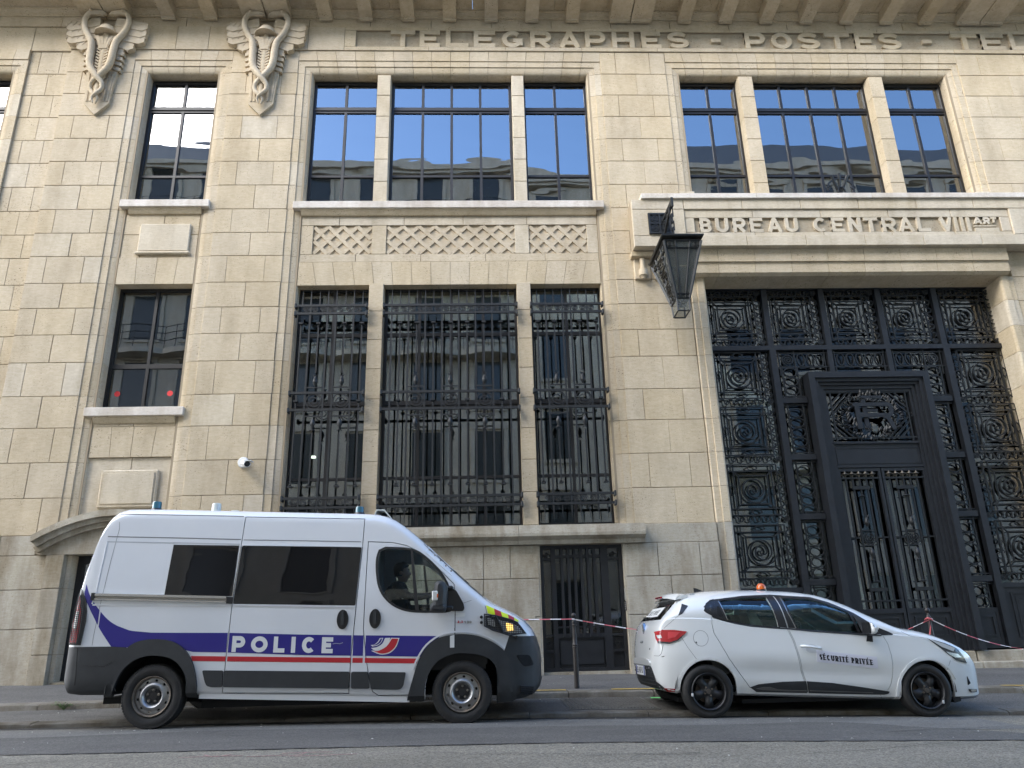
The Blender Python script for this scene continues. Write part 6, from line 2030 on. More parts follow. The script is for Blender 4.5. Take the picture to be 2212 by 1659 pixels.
# rail of the sliding door
r_p = VB.seen([(-4.47, 1.44), (-2.97, 1.375)], VD)
for k, (dz, w_, d, mat) in enumerate(((.022, .026, .03, M['chrome']), (-.002, .03, .014, M['rail_metal']), (-.028, .014, .03, M['chrome']))):
    VB.line([(r_p[0][0] + (r_p[1][0] - r_p[0][0]) * t / 8, r_p[0][1] + (r_p[1][1] - r_p[0][1]) * t / 8 + dz) for t in range(9)], w_, d, d + .006, name='door_rail', mat=mat, parent=body)
VB.decal([(r_p[0][0] - .03, r_p[0][1] - .04), (r_p[0][0] + .01, r_p[0][1] - .04), (r_p[0][0] + .01, r_p[0][1] + .04), (r_p[0][0] - .03, r_p[0][1] + .04)], .032, .04, name='rail_end', mat=M['plastic_smooth'], parent=body)
VB.decal(VB.seen([(-2.97, 1.405), (-2.90, 1.40), (-2.90, 1.325), (-2.97, 1.33)], VD), .015, .02, name='rail_end', mat=M['plastic_smooth'], parent=body)
# door handles
for xc, par in ((-1.635, DOOR['sliding_door']), (-1.265, fd)):
    z = 1.125
    pl = VB.seen([(xc + a * .066, z + b_ * .108 ) for a, b_ in [(cos(t) if abs(cos(t)) < .8 else (.8 + .2 * (abs(cos(t)) - .8) / .2) * (1 if cos(t) > 0 else -1), sin(t)) for t in [2 * pi * k / 28 for k in range(28)]]], VD)
    VB.decal(pl, .012, .016, name='handle_recess', mat=M['plastic_smooth'], parent=par, smooth=30)
    VB.decal(rounded(VB.seen([(xc - .02, z + .09), (xc + .012, z + .09), (xc + .022, z - .06), (xc - .022, z - .06)], VD), .015), .032, .025, name='door_handle', mat=M['plastic'], parent=par, smooth=30)
# mirror
mx0, mz0 = -.60, 1.20
MIR = put('side_mirror', MB().loft([[(x, VYC - 1.05 - d, z) for x, z in rounded([(-.605 + i_, 1.20 + i_), (-.445 - i_, 1.20 + i_), (-.425 - i_, 1.46 - i_), (-.48 - i_, 1.53 - i_), (-.575 + i_, 1.51 - i_)], .035, 3)] for d, i_ in ((.0, .02), (.02, .0), (.12, .0), (.18, .01), (.215, .04))]).mesh('side_mirror', M['plastic'], 40), VAN)
mb = MB()
mb.loft([[(x, VYC - 1.05 - d, z) for x, z in rounded([(-.63 + i_, 1.185 + i_), (-.455 - i_, 1.165 + i_), (-.43 - i_, 1.27 - i_), (-.62 + i_, 1.28 - i_)], .04, 3)] for d, i_ in ((.01, .02), (.03, .0), (.17, .0), (.21, .03))]); mb.build('lower_mirror_shell', M['plastic'], MIR, smooth=40)
for z0, z1 in ((1.43, 1.47), (1.205, 1.245)):
    mb = MB(); mb.box(-.50, -.37, VYC - 1.10, VYC - .97, z0, z1, .012); mb.build('mirror_arm', M['plastic'], MIR)
VB.decal(rounded(VB.seen([(-.445, 1.19), (-.445, 1.44), (-.38, 1.44), (-.33, 1.41), (-.25, 1.27), (-.24, 1.215), (-.255, 1.185)], VD), .015), .018, .024, name='mirror_base', mat=M['plastic_smooth'], parent=MIR, smooth=30)
mb = MB(); mb.box(-.60, -.535, VYC - 1.272, VYC - 1.25, 1.30, 1.405, .008); mb.build('indicator_lens', M['lens_clear'], MIR)
mb = MB(); mb.box(-.545, -.53, VYC - 1.2735, VYC - 1.27, 1.33, 1.37); mb.build('indicator_bulb', M['amber'], MIR)
# headlamp with its guard
hl = VB.seen([(.0, 1.13), (.13, 1.115), (.32, 1.06), (.395, 1.02), (.47, .92), (.28, .915), (.22, .935), (.08, .975), (.0, 1.02)], VD)
HL = VB.decal(hl, .006, .014, name='headlamp', mat=M['lens_dark'], parent=VAN)
VB.decal(VB.seen([(.15, 1.08), (.30, 1.04), (.375, 1.0), (.43, .93), (.28, .93), (.2, .955)], VD), .010, .006, name='reflector', mat=M['lens_clear'], parent=HL)
VB.decal(VB.seen([(.02, 1.11), (.10, 1.08), (.12, 1.0), (.03, 1.03)], VD), .010, .006, name='reflector', mat=M['lens_clear'], parent=HL)
M['lamp_amber'] = simple('lit headlamp', (.9, .55, .15), .3, emit=(1, .62, .16), estr=.5)
VB.decal(VB.seen([(.235, 1.045), (.31, 1.025), (.325, .96), (.25, .955)], VD), .0125, .005, name='bulb', mat=M['lamp_amber'], parent=HL)
def guard(poly, nx_, nz_, d, w_, par, bw=.012):
    P = VB.seen(poly, VD)
    xs_, zs_ = [p[0] for p in P], [p[1] for p in P]
    bars = []
    def cross(axis, c):
        h = []
        for i in range(len(P)):
            a, b_ = P[i - 1], P[i]
            u0, u1 = a[axis] - c, b_[axis] - c
            if u0 * u1 < 0: t = u0 / (u0 - u1); h.append(a[1 - axis] + (b_[1 - axis] - a[1 - axis]) * t)
        return sorted(h)
    def pt(x, z):
        h, _ = VB.hit(x, z)
        if h is None: h, _ = VB.hit(x - .03, z)
        return (x, (h.y if h else VYC - .8) - d, z)
    mb = MB()
    for k in range(1, nx_):
        c = min(xs_) + (max(xs_) - min(xs_)) * k / nx_; h = cross(0, c)
        if len(h) >= 2: mb.tube([pt(c, h[0]), pt(c, (h[0] + h[1]) / 2), pt(c, h[1])], w_, 4)
    for k in range(1, nz_):
        c = min(zs_) + (max(zs_) - min(zs_)) * k / nz_; h = cross(1, c)
        if len(h) >= 2: mb.tube([pt(h[0] + (h[1] - h[0]) * j / 5, c) for j in range(6)], w_, 4)
    g_ = mb.build('guard_mesh', M['rubber'], par); g_['kind'] = 'stuff'
    mb = MB(); mb.tube([pt(*p) for p in P], bw, 5, closed=True); mb.build('guard_frame', M['rubber'], par)
guard([(-.01, 1.145), (.12, 1.125), (.30, 1.075), (.37, 1.04), (.44, .93), (.28, .905), (.22, .925), (.08, .97), (-.01, 1.015)], 22, 12, .045, .0032, HL, .009)
mb = MB(); p_ = VB.seen([(.125, 1.12), (.215, .925)], VD); mb.tube([(p_[0][0], VB.hit(*p_[0])[0].y - .05, p_[0][1]), (p_[1][0], VB.hit(*p_[1])[0].y - .05, p_[1][1])], .011, 5); mb.build('guard_bar', M['rubber'], HL)
for x, z in ((-.045, 1.115), (-.045, 1.055), (.355, .885)):
    p_ = VB.seen([(x, z)], VD)[0]; h, _ = VB.hit(*p_)
    if h:
        mb = MB(); mb.lathe([(.018, 0), (.018, -.02), (.01, -.035), (0, -.037)], (p_[0], h.y, p_[1]), 'y', 12); mb.build('guard_bolt', M['rubber'], HL)
# chevrons along the bonnet edge
ct = [(.01, 1.245), (.10, 1.205), (.18, 1.17), (.26, 1.135), (.33, 1.10), (.385, 1.065)]
cb = [(.03, 1.155), (.115, 1.13), (.195, 1.11), (.27, 1.09), (.335, 1.07), (.38, 1.05)]
for k in range(5):
    VB.decal(VB.seen([ct[k], ct[k + 1], cb[k + 1], cb[k]], VD), .004, .006, name='chevron_band', mat=M['yellow_film'] if k % 2 == 0 else M['red'], parent=body, step=.04)
VB.line([(.0, 1.24), (.02, 1.15)], .006, .003, .006, name='bonnet_seam', mat=M['seam'], parent=body)
vline([(-.25, 1.275), (-.1, 1.32)], .004, 'bonnet_seam', M['seam'], body)
vline([(-.355, 1.0), (-.355, .94)], .006, 'wing_seam', M['seam'], body)
# bumper details
VB.decal(rounded(VB.seen([(.345, .695), (.50, .69), (.545, .58), (.43, .565)], VD), .03), .006, .012, name='air_intake', mat=M['void'], parent=front_bumper)
fg = VB.seen([(.385, .365), (.53, .355), (.515, .275), (.38, .27)], VD)
VB.decal(rounded(fg, .03), .006, .012, name='fog_lamp', mat=M['lens_dark'], parent=front_bumper)
guard([(.385, .365), (.53, .355), (.515, .275), (.38, .27)], 10, 5, .02, .003, front_bumper, .006)
vline([(-4.575, .89), (-4.55, .6), (-4.53, .42)], .008, 'bumper_seam', M['void'], rear_bumper)
vline([(-4.5, .70), (-4.25, .685), (-4.17, .74)], .008, 'bumper_crease', M['plastic_smooth'], rear_bumper)
# tail lamp with guard
tl = [(-4.70, .915), (-4.69, 1.2), (-4.665, 1.53), (-4.61, 1.50), (-4.555, 1.40), (-4.53, 1.28), (-4.525, 1.17), (-4.545, .915)]
TL = VB.decal(VB.seen(tl, VD), .012, .02, name='tail_lamp', mat=M['lens_dark'], parent=VAN)
VB.decal(VB.seen([(-4.685, .94), (-4.67, 1.2), (-4.645, 1.46), (-4.615, 1.40), (-4.585, 1.25), (-4.58, 1.1), (-4.59, .94)], VD), .018, .01, name='red_lens', mat=M['tail_red'], parent=TL)
VB.decal(VB.seen([(-4.645, 1.1), (-4.635, 1.28), (-4.612, 1.28), (-4.608, 1.15), (-4.62, 1.09)], VD), .022, .008, name='reverse_lens', mat=M['lens_clear'], parent=TL)
guard([(-4.685, .93), (-4.68, 1.2), (-4.655, 1.48), (-4.60, 1.42), (-4.56, 1.28), (-4.56, 1.1), (-4.575, .93)], 6, 26, .035, .003, TL, .005)
# small plates on the wing
VB.decal(VB.seen([(-.335, 1.165), (-.235, 1.165), (-.235, 1.125), (-.335, 1.125)], VD), .003, .004, name='wing_sticker', mat=M['white_film'], parent=body)
x0_ref[0] = -.32
letters_on(VB, VD, '2.3', -.32, 1.055, .026, .008, lambda c: .02 if c != '.' else .008, .006, 0, M['red'], body, .006, 'badge')
letters_on(VB, VD, '130', -.245, 1.05, .026, .007, lambda c: .024, .007, 0, M['rail_metal'], body, .006, 'badge')
# wheels
def van_rim(Wo, c, side):
    s_ = side
    y = lambda v: c[1] + s_ * v
    h = .1075
    mb = MB()
    mb.lathe([(.205, s_ * .085), (.212, s_ * .098), (.208, s_ * .104), (.198, s_ * .100), (.192, s_ * .085), (.188, s_ * .03), (.205, -s_ * .05)], c, 'y', 48, cap=False); mb.build('rim_edge', M['dirty_steel'], Wo, smooth=50)
    mb = MB()
    mb.lathe([(.192, s_ * .055), (.178, s_ * .06), (.165, s_ * .058), (.150, s_ * .062), (.132, s_ * .082), (.118, s_ * .088), (.104, s_ * .080), (.090, s_ * .05), (.084, s_ * .032), (.0, s_ * .03), (0, s_ * .018), (.09, s_ * .02), (.12, s_ * .06), (.15, s_ * .045), (.192, s_ * .04), (.192, s_ * .055)], c, 'y', 60, cap=False)
    me = mb.mesh('rim', M['steel'])
    cut = MB()
    for k in range(10):
        a = 2 * pi * (k + .3) / 10
        cx, cz = c[0] + .163 * cos(a), c[2] + .163 * sin(a)
        pl = [(cx + .018 * cos(t) * cos(a + pi / 2) * 1.0 - .013 * sin(t) * cos(a), cz + .018 * cos(t) * sin(a + pi / 2) - .013 * sin(t) * sin(a)) for t in [2 * pi * q / 12 for q in range(12)]]
        cut.prism(pl, c[1] - .2, c[1] + .2)
    me = boolean(me, cut.mesh('c', M['frame']))
    put('rim', finish(me, 'rim', M['steel'], 40), Wo)
    mb = MB(); mb.lathe([(.082, s_ * .033), (.078, s_ * .045), (.05, s_ * .05), (.045, s_ * .058), (0, s_ * .06)], c, 'y', 24); mb.build('hub_cap', M['plastic_smooth'], Wo, smooth=30)
    for k in range(5):
        a = 2 * pi * (k + .2) / 5
        mb = MB(); mb.lathe([(.014, s_ * .045), (.013, s_ * .064), (.007, s_ * .066), (.006, s_ * .055), (0, s_ * .055)], (c[0] + .062 * cos(a), c[1], c[2] + .062 * sin(a)), 'y', 10); mb.build('wheel_bolt', M['rail_metal'], Wo)
    mb = MB(); mb.lathe([(.16, -s_ * .02), (.16, -s_ * .04), (0, -s_ * .04)], c, 'y', 24); mb.build('brake_disc', M['void'], Wo)
for (hx, hz) in HUBS:
    wheel('wheel', (hx, VD + .108, hz), R_W, .215, van_rim, -1, VAN, rim_r=.208)
    wheel('wheel', (hx - .0, VYC + .91, hz + .045), R_W, .215, van_rim, 1, VAN, rim_r=.208)
# wheel wells, floor and axles under the van
for (hx, hz) in HUBS:
    for y0, y1 in ((VYC - .96, VYC - .55), (VYC + .55, VYC + .96)):
        mb = MB()
        pl = [(hx + .47 * cos(radians(a)), hz + .47 * sin(radians(a))) for a in range(-5, 186, 12)]
        n = len(pl)
        mb.add([(p[0], y0, p[1]) for p in pl] + [(p[0], y1, p[1]) for p in pl], [(i, i + 1, n + i + 1, n + i) for i in range(n - 1)])
        yi = y1 if y0 < VYC else y0
        mb.add([(p[0], yi, p[1]) for p in pl], [tuple(range(n))])
        mb.build('wheel_well', M['void'], VAN)
mb = MB(); mb.box(-4.4, .15, VYC - .62, VYC + .62, .27, .34); mb.box(-3.2, -.8, VYC - .85, VYC + .85, .215, .30); mb.tube([(-3.70, VYC - .9, .36), (-3.70, VYC + .9, .38)], .06, 8); mb.tube([(-3.6, VYC + .3, .25), (-1.0, VYC + .3, .22)], .05, 8); mb.build('underbody', M['void'], VAN)
mb = MB(); mb.loft([[(x, VYC - .985 + dy, interp(V_BOT, x) + dz) for x in (-3.19, -2.0, -.86)] for dy, dz in ((0, .03), (.0, -.028), (.08, -.03))], closed=False, cap=False); mb.build('sill', M['white_paint'], VAN, fix=False)
# roof lamps, aerial pods
M['beacon_blue'] = simple('blue beacon dome', (.03, .13, .17), .1, coat=.8)
def beacon(x, y, z, r, h, mat, nm, base=True, sc=1):
    b_ = put(nm, MB().lathe([(r * 1.05, 0), (r * 1.05, h * .12), (r * .98, h * .2), (r * .95, h * .85), (r * .85, h * .96), (r * .5, h), (0, h)], (x, y, z), 'z', 20).mesh(nm, mat, 40), VAN)
    if base:
        m2 = MB(); m2.lathe([(r * 1.3, -.03), (r * 1.25, .01), (r * 1.08, .03), (r * 1.08, .0)], (x, y, z), 'z', 20); m2.build('beacon_base', M['plastic_smooth'], b_)
beacon(-4.10, VYC - .55, 2.49, .058, .12, M['beacon_blue'], 'blue_beacon')
beacon(-1.56, VYC - .60, 2.385, .056, .105, M['beacon_blue'], 'blue_beacon')
M['pale_dome'] = simple('milky aerial dome', (.62, .64, .58), .3, coat=.3)
beacon(-3.36, VYC - .55, 2.455, .058, .12, M['pale_dome'], 'aerial_dome', False)
beacon(-3.14, VYC - .5, 2.45, .055, .035, M['pale_dome'], 'aerial_dome', False)
mb = MB(); mb.lathe([(.12, 0), (.11, .02), (.05, .03), (0, .03)], (-2.35, VYC - .4, 2.415), 'z', 24); mb.build('roof_vent', M['white_film'], VAN)
mb = MB(); mb.stroke([(-1.39, 2.37), (-1.355, 2.455), (-1.26, 2.45), (-1.175, 2.35)], .014, VYC - .55, VYC + .3); mb.build('light_bar_frame', M['pale_dome'], VAN)
mb = MB(); mb.lathe([(.04, 0), (.04, .05), (.02, .07), (0, .07)], (-1.28, VYC - .4, 2.36), 'z', 14); mb.build('horn', M['plastic'], VAN)
# cab interior
def seat(xc, yc, z, mat, par, name='seat', rec=.18, w=.24, s=1.0):
    o = put(name, MB().loft([[(xc - .24 + dx, yc - w + ins, z + dz), (xc + .26, yc - w + ins, z + dz + .03), (xc + .26, yc + w - ins, z + dz + .03), (xc - .24 + dx, yc + w - ins, z + dz)] for dz, ins, dx in ((0, .02, 0), (.04, 0, 0), (.13, 0, 0), (.17, .03, .0))]).mesh('seat', mat, 40), par)
    b_ = MB(); b_.loft([[(xc - .24 - rec * t - th_, yc - w + ins, z + .12 + .62 * t), (xc - .12 - rec * t + .0, yc - w + ins, z + .12 + .62 * t), (xc - .12 - rec * t, yc + w - ins, z + .12 + .62 * t), (xc - .24 - rec * t - th_, yc + w - ins, z + .12 + .62 * t)] for t, ins, th_ in ((0, .02, 0), (.3, .0, .02), (.8, .02, .02), (1, .07, 0))]); b_.build('backrest', mat, o, smooth=40)
    b_ = MB(); xx = xc - .18 - rec * 1.08; b_.box(xx - .05, xx + .05, yc - .13, yc + .13, z + .77, z + .95, .03); b_.build('headrest', mat, o)
    return o
seat(-1.22, VYC - .48, .72, M['seat'], VAN); seat(-1.15, VYC + .48, .90, M['seat'], VAN)
mb = MB(); mb.prism([(-.62, .6), (-.62, 1.12), (-.50, 1.22), (-.15, 1.25), (.02, 1.22), (.02, .6)], VYC - .9, VYC + .9); mb.build('dashboard', M['dash'], VAN)
mb = MB(); mb.box(-1.45, -1.42, VYC - .88, VYC + .88, .4, 2.2); mb.build('bulkhead', M['headliner'], VAN)
mb = MB(); mb.box(-1.5, -.0, VYC - .9, VYC + .9, .55, .60); mb.build('cab_floor', M['dash'], VAN)
sw = MB(); cw = Vector((-.66, VYC + .46, 1.28)); ax = Vector((-.62, 0, .78)); u_ = Vector((0, 1, 0)); v_ = ax.cross(u_).normalized()
sw.tube([cw + u_ * (.195 * cos(t)) + v_ * (.195 * sin(t)) for t in [2 * pi * k / 28 for k in range(28)]], .016, 7, closed=True)
for t in (.2, pi - .2, pi * 1.5): sw.tube([cw, cw + u_ * (.19 * cos(t)) + v_ * (.19 * sin(t))], .014, 5)
sw.tube([cw, cw - ax.normalized() * .25], .035, 8); sw.build('steering_wheel', M['dash'], VAN)

# ---- the officer at the wheel
OF = thing('person', 'police officer in dark uniform and vest sitting at the van wheel, arm stretched forward', 'person', (-1.0, VYC + .46, 1.0))
def skin_body(name, joints, edges, mat, par, root=0, sub=2):
    me = bpy.data.meshes.new(name); me.from_pydata([j[0] for j in joints], edges, [])
    o = tmp_obj(me)
    sk = o.modifiers.new('s', 'SKIN'); sk.use_smooth_shade = True
    if not me.skin_vertices: 
        me.attributes  # layer is made by the modifier
    o2 = o
    if len(me.skin_vertices) == 0:
        bm = bmesh.new(); bm.from_mesh(me); bm.verts.layers.skin.verify(); bm.to_mesh(me); bm.free()
    for i, j in enumerate(joints):
        sv = me.skin_vertices[0].data[i]; r = j[1]; sv.radius = (r, r) if not isinstance(r, tuple) else r
        sv.use_root = (i == root)
    ss = o.modifiers.new('ss', 'SUBSURF'); ss.levels = sub; ss.render_levels = sub
    dg = bpy.context.evaluated_depsgraph_get(); dg.update()
    r = bpy.data.meshes.new_from_object(o.evaluated_get(dg)); bpy.data.objects.remove(o)
    r.materials.clear(); r.materials.append(mat)
    r.polygons.foreach_set('use_smooth', [True] * len(r.polygons))
    return put(name, r, par)
oy = VYC + .46
M['uniform'] = simple('navy uniform', (.012, .013, .018), .85, var=.2, vscale=20)
M['skin'] = simple('skin', (.42, .24, .16), .5, var=.08, vscale=30)
M['hair'] = simple('dark hair', (.012, .009, .007), .6)
M['vest'] = simple('black vest', (.010, .010, .011), .7)
J_ = [((-1.16, oy, 1.08), (.15, .17)), ((-1.19, oy, 1.26), (.14, .165)), ((-1.19, oy, 1.44), (.15, .19)), ((-1.17, oy, 1.565), (.10, .14)), ((-1.15, oy, 1.63), (.055, .055)),
      ((-1.16, oy - .20, 1.53), .078), ((-1.0, oy - .25, 1.42), .058), ((-.82, oy - .19, 1.43), .048), ((-.66, oy - .10, 1.455), .036),
      ((-1.16, oy + .20, 1.53), .078), ((-1.06, oy + .26, 1.29), .058), ((-.84, oy + .18, 1.30), .046), ((-.70, oy + .10, 1.30), .034),
      ((-1.10, oy - .10, 1.05), .095), ((-.74, oy - .13, 1.10), .08), ((-.62, oy - .13, .78), .06), ((-1.10, oy + .10, 1.05), .095), ((-.74, oy + .13, 1.10), .08), ((-.62, oy + .13, .78), .06)]
E_ = [(0, 1), (1, 2), (2, 3), (3, 4), (3, 5), (5, 6), (6, 7), (7, 8), (3, 9), (9, 10), (10, 11), (11, 12), (0, 13), (13, 14), (14, 15), (0, 16), (16, 17), (17, 18)]
skin_body('body', J_, E_, M['uniform'], OF)
# head: skull, jaw, nose, ear in one mesh
hx, hz = -1.125, 1.755
hd = MB()
rings = []
for k in range(13):
    t = k / 12; zz = hz - .125 + .25 * t
    a = sin(pi * (.12 + .84 * t)) ** .6
    rx, ry = .098 * a * (.86 if t < .3 else 1), .078 * a * (.82 if t < .25 else 1)
    off = .018 * (1 - t)
    ring_ = []
    for q in range(20):
        an = 2 * pi * q / 20
        px_, py_ = cos(an) * rx + off, sin(an) * ry
        if abs(an) < .35 or an > 2 * pi - .35:
            if .34 < t < .56: px_ += .024 * (1 - abs(t - .42) / .16) if abs(t - .42) < .16 else 0
            if .56 <= t < .66: px_ -= .006
            if .2 < t < .28: px_ += .005
        ring_.append((hx + px_, oy + py_, zz))
    rings.append(ring_)
hd.loft(rings)
for s_ in (-1, 1):
    hd.lathe([(0, -.008), (.022, -.006), (.028, .0), (.02, .008), (0, .008)], (hx - .005, oy + s_ * .08, hz - .005), 'y', 10)
hd.tube([(hx - .01, oy, hz - .17), (hx, oy, hz - .08)], .05, 10)
hd.build('head', M['skin'], OF, smooth=60)
for s_ in (-1, 1):
    e = MB(); e.lathe([(0, -.006), (.011, 0), (0, .006)], (hx + .088, oy + s_ * .032, hz + .018), 'x', 8); e.build('eye', M['hair'], OF)
    e = MB(); e.stroke([(oy + s_ * .05, hz + .036), (oy + s_ * .018, hz + .042)], .008, hx + .085, hx + .098, plane='yz'); e.build('eyebrow', M['hair'], OF)
e = MB(); e.stroke([(oy - .022, hz - .062), (oy + .022, hz - .062)], .008, hx + .09, hx + .108, plane='yz'); e.build('mouth', simple('lips', (.3, .12, .1), .5), OF)
hr = MB()
hr.loft([[(hx - .012 + cos(2 * pi * q / 20) * rx - (.03 if (q < 4 or q > 16) and zz < hz + .075 else 0), oy + sin(2 * pi * q / 20) * ry, zz - (.0 if 4 <= q <= 16 else -.012)) for q in range(20)] for zz, rx, ry in ((hz - .05, .085, .075), (hz - .01, .10, .085), (hz + .04, .106, .087), (hz + .08, .105, .083), (hz + .115, .085, .068), (hz + .138, .045, .035))])
hr.build('hair', M['hair'], OF, smooth=60)
vs_ = MB()
vs_.loft([[(-1.19 + (.175 + a) * cos(2 * pi * q / 24), oy + (.20 + b_) * sin(2 * pi * q / 24), z) for q in range(24)] for z, a, b_ in ((1.16, -.01, 0), (1.26, 0, .0), (1.41, .005, .01), (1.51, -.015, -.02), (1.58, -.06, -.06))], cap=False); vs_.build('vest', M['vest'], OF, smooth=50)
for (x, y, z, w_, h_) in ((-1.05, -.16, 1.48, .03, .06), (-1.025, -.13, 1.31, .05, .05), (-1.03, -.15, 1.21, .06, .06)):
    k_ = MB(); k_.box(x - .03, x + .03, oy + y - .03, oy + y + .02, z - h_, z + h_, .01); k_.build('pouch', M['vest'], OF)
k_ = MB(); k_.box(-1.10, -1.055, oy - .225, oy - .213, 1.40, 1.50, .004); k_.build('badge', simple('badge', (.35, .35, .36), .4), OF)
def hand(base, fwd, palm_dn, par, curl=.9):
    """palm, four unequal bent fingers and a thumb, grown as one skin"""
    f = Vector(fwd).normalized(); d = Vector(palm_dn).normalized(); s_ = f.cross(d).normalized()
    b_ = Vector(base)
    J = [(b_, .026), (b_ + f * .045, .028), (b_ + f * .075, .026)]; E = [(0, 1), (1, 2)]
    for k, L_ in enumerate((.062, .072, .068, .052)):
        o_ = s_ * (.027 - .018 * k)
        i0 = len(J)
        p1 = b_ + f * .085 + o_; p2 = p1 + (f * cos(curl) + d * sin(curl)) * L_ * .5; p3 = p2 + (f * cos(curl * 2) + d * sin(curl * 2)) * L_ * .5
        J += [(p1, .010), (p2, .009), (p3, .0075)]; E += [(2, i0), (i0, i0 + 1), (i0 + 1, i0 + 2)]
    i0 = len(J); t1 = b_ + f * .035 + s_ * .032 + d * .01; J += [(t1, .011), (t1 + s_ * .012 + f * .03 + d * .018, .009), (t1 + f * .05 + d * .035, .008)]; E += [(1, i0), (i0, i0 + 1), (i0 + 1, i0 + 2)]
    return skin_body('hand', J, E, M['skin'], par, 1, 1)
hand((-.675, oy - .10, 1.455), (.9, .35, .1), (.2, .1, -1), OF)
hand((-.715, oy + .10, 1.30), (.9, -.3, .2), (.1, 0, -1), OF)
# ================================================================ SECURITY CAR
CD, CYC = 9.34, 10.20
CAR = thing('hatchback_car', 'white hatchback with black steel wheels and a SÉCURITÉ PRIVÉE sign on its door', 'car', (3.9, CYC, -.06))
C_TOP = [(2.02, .60), (2.03, .70), (2.05, .80), (2.072, .90), (2.10, .985), (2.135, 1.04), (2.20, 1.115), (2.28, 1.20), (2.38, 1.30), (2.48, 1.352), (2.62, 1.372), (2.84, 1.392), (3.10, 1.397), (3.35, 1.395), (3.65, 1.382), (3.95, 1.350), (4.12, 1.315), (4.27, 1.267), (4.47, 1.183), (4.656, 1.079), (4.80, 1.005), (4.94, .938), (5.03, .912), (5.18, .882), (5.34, .845), (5.52, .780), (5.70, .697), (5.82, .625), (5.89, .555), (5.925, .47), (5.945, .40), (5.955, .34)]
C_BOT = [(2.02, .48), (2.03, .40), (2.05, .33), (2.10, .25), (2.25, .21), (2.9, .175), (3.7, .135), (4.8, .085), (5.45, .07), (5.8, .065), (5.91, .08), (5.945, .13), (5.955, .20)]
C_PLAN = [(2.02, .62), (2.035, .72), (2.055, .79), (2.10, .865), (2.16, .91), (2.28, .955), (2.42, .98), (2.6, .995), (2.9, 1.0), (4.9, 1.0), (5.2, .99), (5.42, .965), (5.6, .925), (5.74, .87), (5.83, .81), (5.90, .73), (5.94, .64), (5.955, .55)]
C_BELT = [(1.9, .98), (2.3, 1.05), (2.7, 1.03), (2.85, 1.0), (3.0, .965), (3.2, .93), (3.6, .895), (3.9, .87), (4.5, .82), (4.9, .80), (5.3, .74), (5.7, .60), (6.04, .30)]


def car_ring(x, ins=0.0):
    zt, zb = smooth_interp(C_TOP, x) - ins, smooth_interp(C_BOT, x) + ins
    pl = smooth_interp(C_PLAN, x)
    zs_ = min(smooth_interp(C_BELT, x), zt - .05)
    zs_ = max(zs_, zb + .06)
    def w(z):
        u = (z - zb) / max(.2, .80)
        b = .800 + .066 * sin(pi * min(1, max(0, (z - zb) / .56)) * .62) ** .8
        if z > .62 - .05 * (x - 3.5): b -= .10 * max(0, (z - .62 + .05 * (x - 3.5))) ** 1.15
        if 2.7 < x < 5.0: b -= .020 * math.exp(-((z - .42 + .05 * (x - 3.5)) / .075) ** 2) * min(1, (x - 2.7) / .5, (5.0 - x) / .5)
        if z < zb + .14 and 2.9 < x < 4.8: b -= .018 * (1 - (z - zb) / .14)
        return b * pl - ins
    pts = [(0, zb), (w(zb) * .6, zb), (w(zb) - .04, zb + .004)]
    for k in range(14):
        z = zb + .03 + (zs_ - zb - .03) * k / 13; pts.append((w(z), z))
    ys = w(zs_) - .012; h = zt - zs_
    pts.append((ys, zs_ + min(.008, h * .2)))
    bx_ = max(0, min(1, (x - 3.7) / .5, (5.05 - x) / .2)); n, m_ = 3.0 + 1.6 * bx_, 2.2 + .9 * bx_
    N_ = 16
    for k in range(1, N_ + 1):
        t = (pi / 2) * k / N_
        e0 = min(.008, h * .2); zz = zs_ + e0 + (h - e0) * sin(t) ** (2 / m_)
        yy = ys * max(0, cos(t)) ** (2 / n)
        pts.append((yy, zz))
    if pts[-1][0] > 1e-6: pts.append((0, zt))
    def bend(y):
        f = max(0, min(1, (x - 4.2) / 1.4)); r_ = max(0, min(1, (2.5 - x) / .4))
        q = 1 - min(1, abs(y) / .85) ** 2.2
        return .05 * f * q - .03 * r_ * q
    pts[-1] = (0, pts[-1][1])
    return [(x + bend(y), CYC - y, z) for y, z in pts] + [(x + bend(y), CYC + y, z) for y, z in pts[-2:0:-1]]


_cx = sorted(set([a for a, b_ in C_TOP] + [a for a, b_ in C_BOT] + [a for a, b_ in C_PLAN] + [2.0 + .09 * k for k in range(45)]))
_cx = [x for i, x in enumerate(_cx) if i == 0 or x - _cx[i - 1] > .006]
c_rings = [car_ring(x) for x in _cx]
CB = Body(c_rings, CYC, 3.8, .7, .04)
mb = MB(); mb.loft(c_rings); mb.loft([car_ring(x, .03)[::-1] for x in _cx if 2.045 < x < 5.87])
shell = mb.mesh('shell', M['car_paint'], fix=False)
_bm = bmesh.new(); _bm.from_mesh(shell); bmesh.ops.remove_doubles(_bm, verts=_bm.verts, dist=1e-6); _bm.to_mesh(shell); _bm.free()
CH = ((2.58, .235), (5.165, .18))
C_R = .30
rarch = [(2.235, .0), (2.245, .22), (2.27, .35), (2.35, .47), (2.47, .555), (2.60, .575), (2.73, .55), (2.84, .475), (2.91, .36), (2.925, .17), (2.93, 0)]
farch_ = [(4.80, -.05), (4.81, .09), (4.845, .24), (4.93, .375), (5.06, .475), (5.21, .508), (5.33, .49), (5.45, .405), (5.515, .27), (5.53, .09), (5.53, -.05)]
rarch = rarch[:1] + cr(rarch[1:-1], 3) + rarch[-1:]
farch_ = farch_[:1] + cr(farch_[1:-1], 3) + farch_[-1:]
for poly in (rarch, farch_):
    for y0, y1 in ((CYC - 1.1, CYC - .52), (CYC + .52, CYC + 1.1)): shell = boolean(shell, prism_mesh(poly, y0, y1))
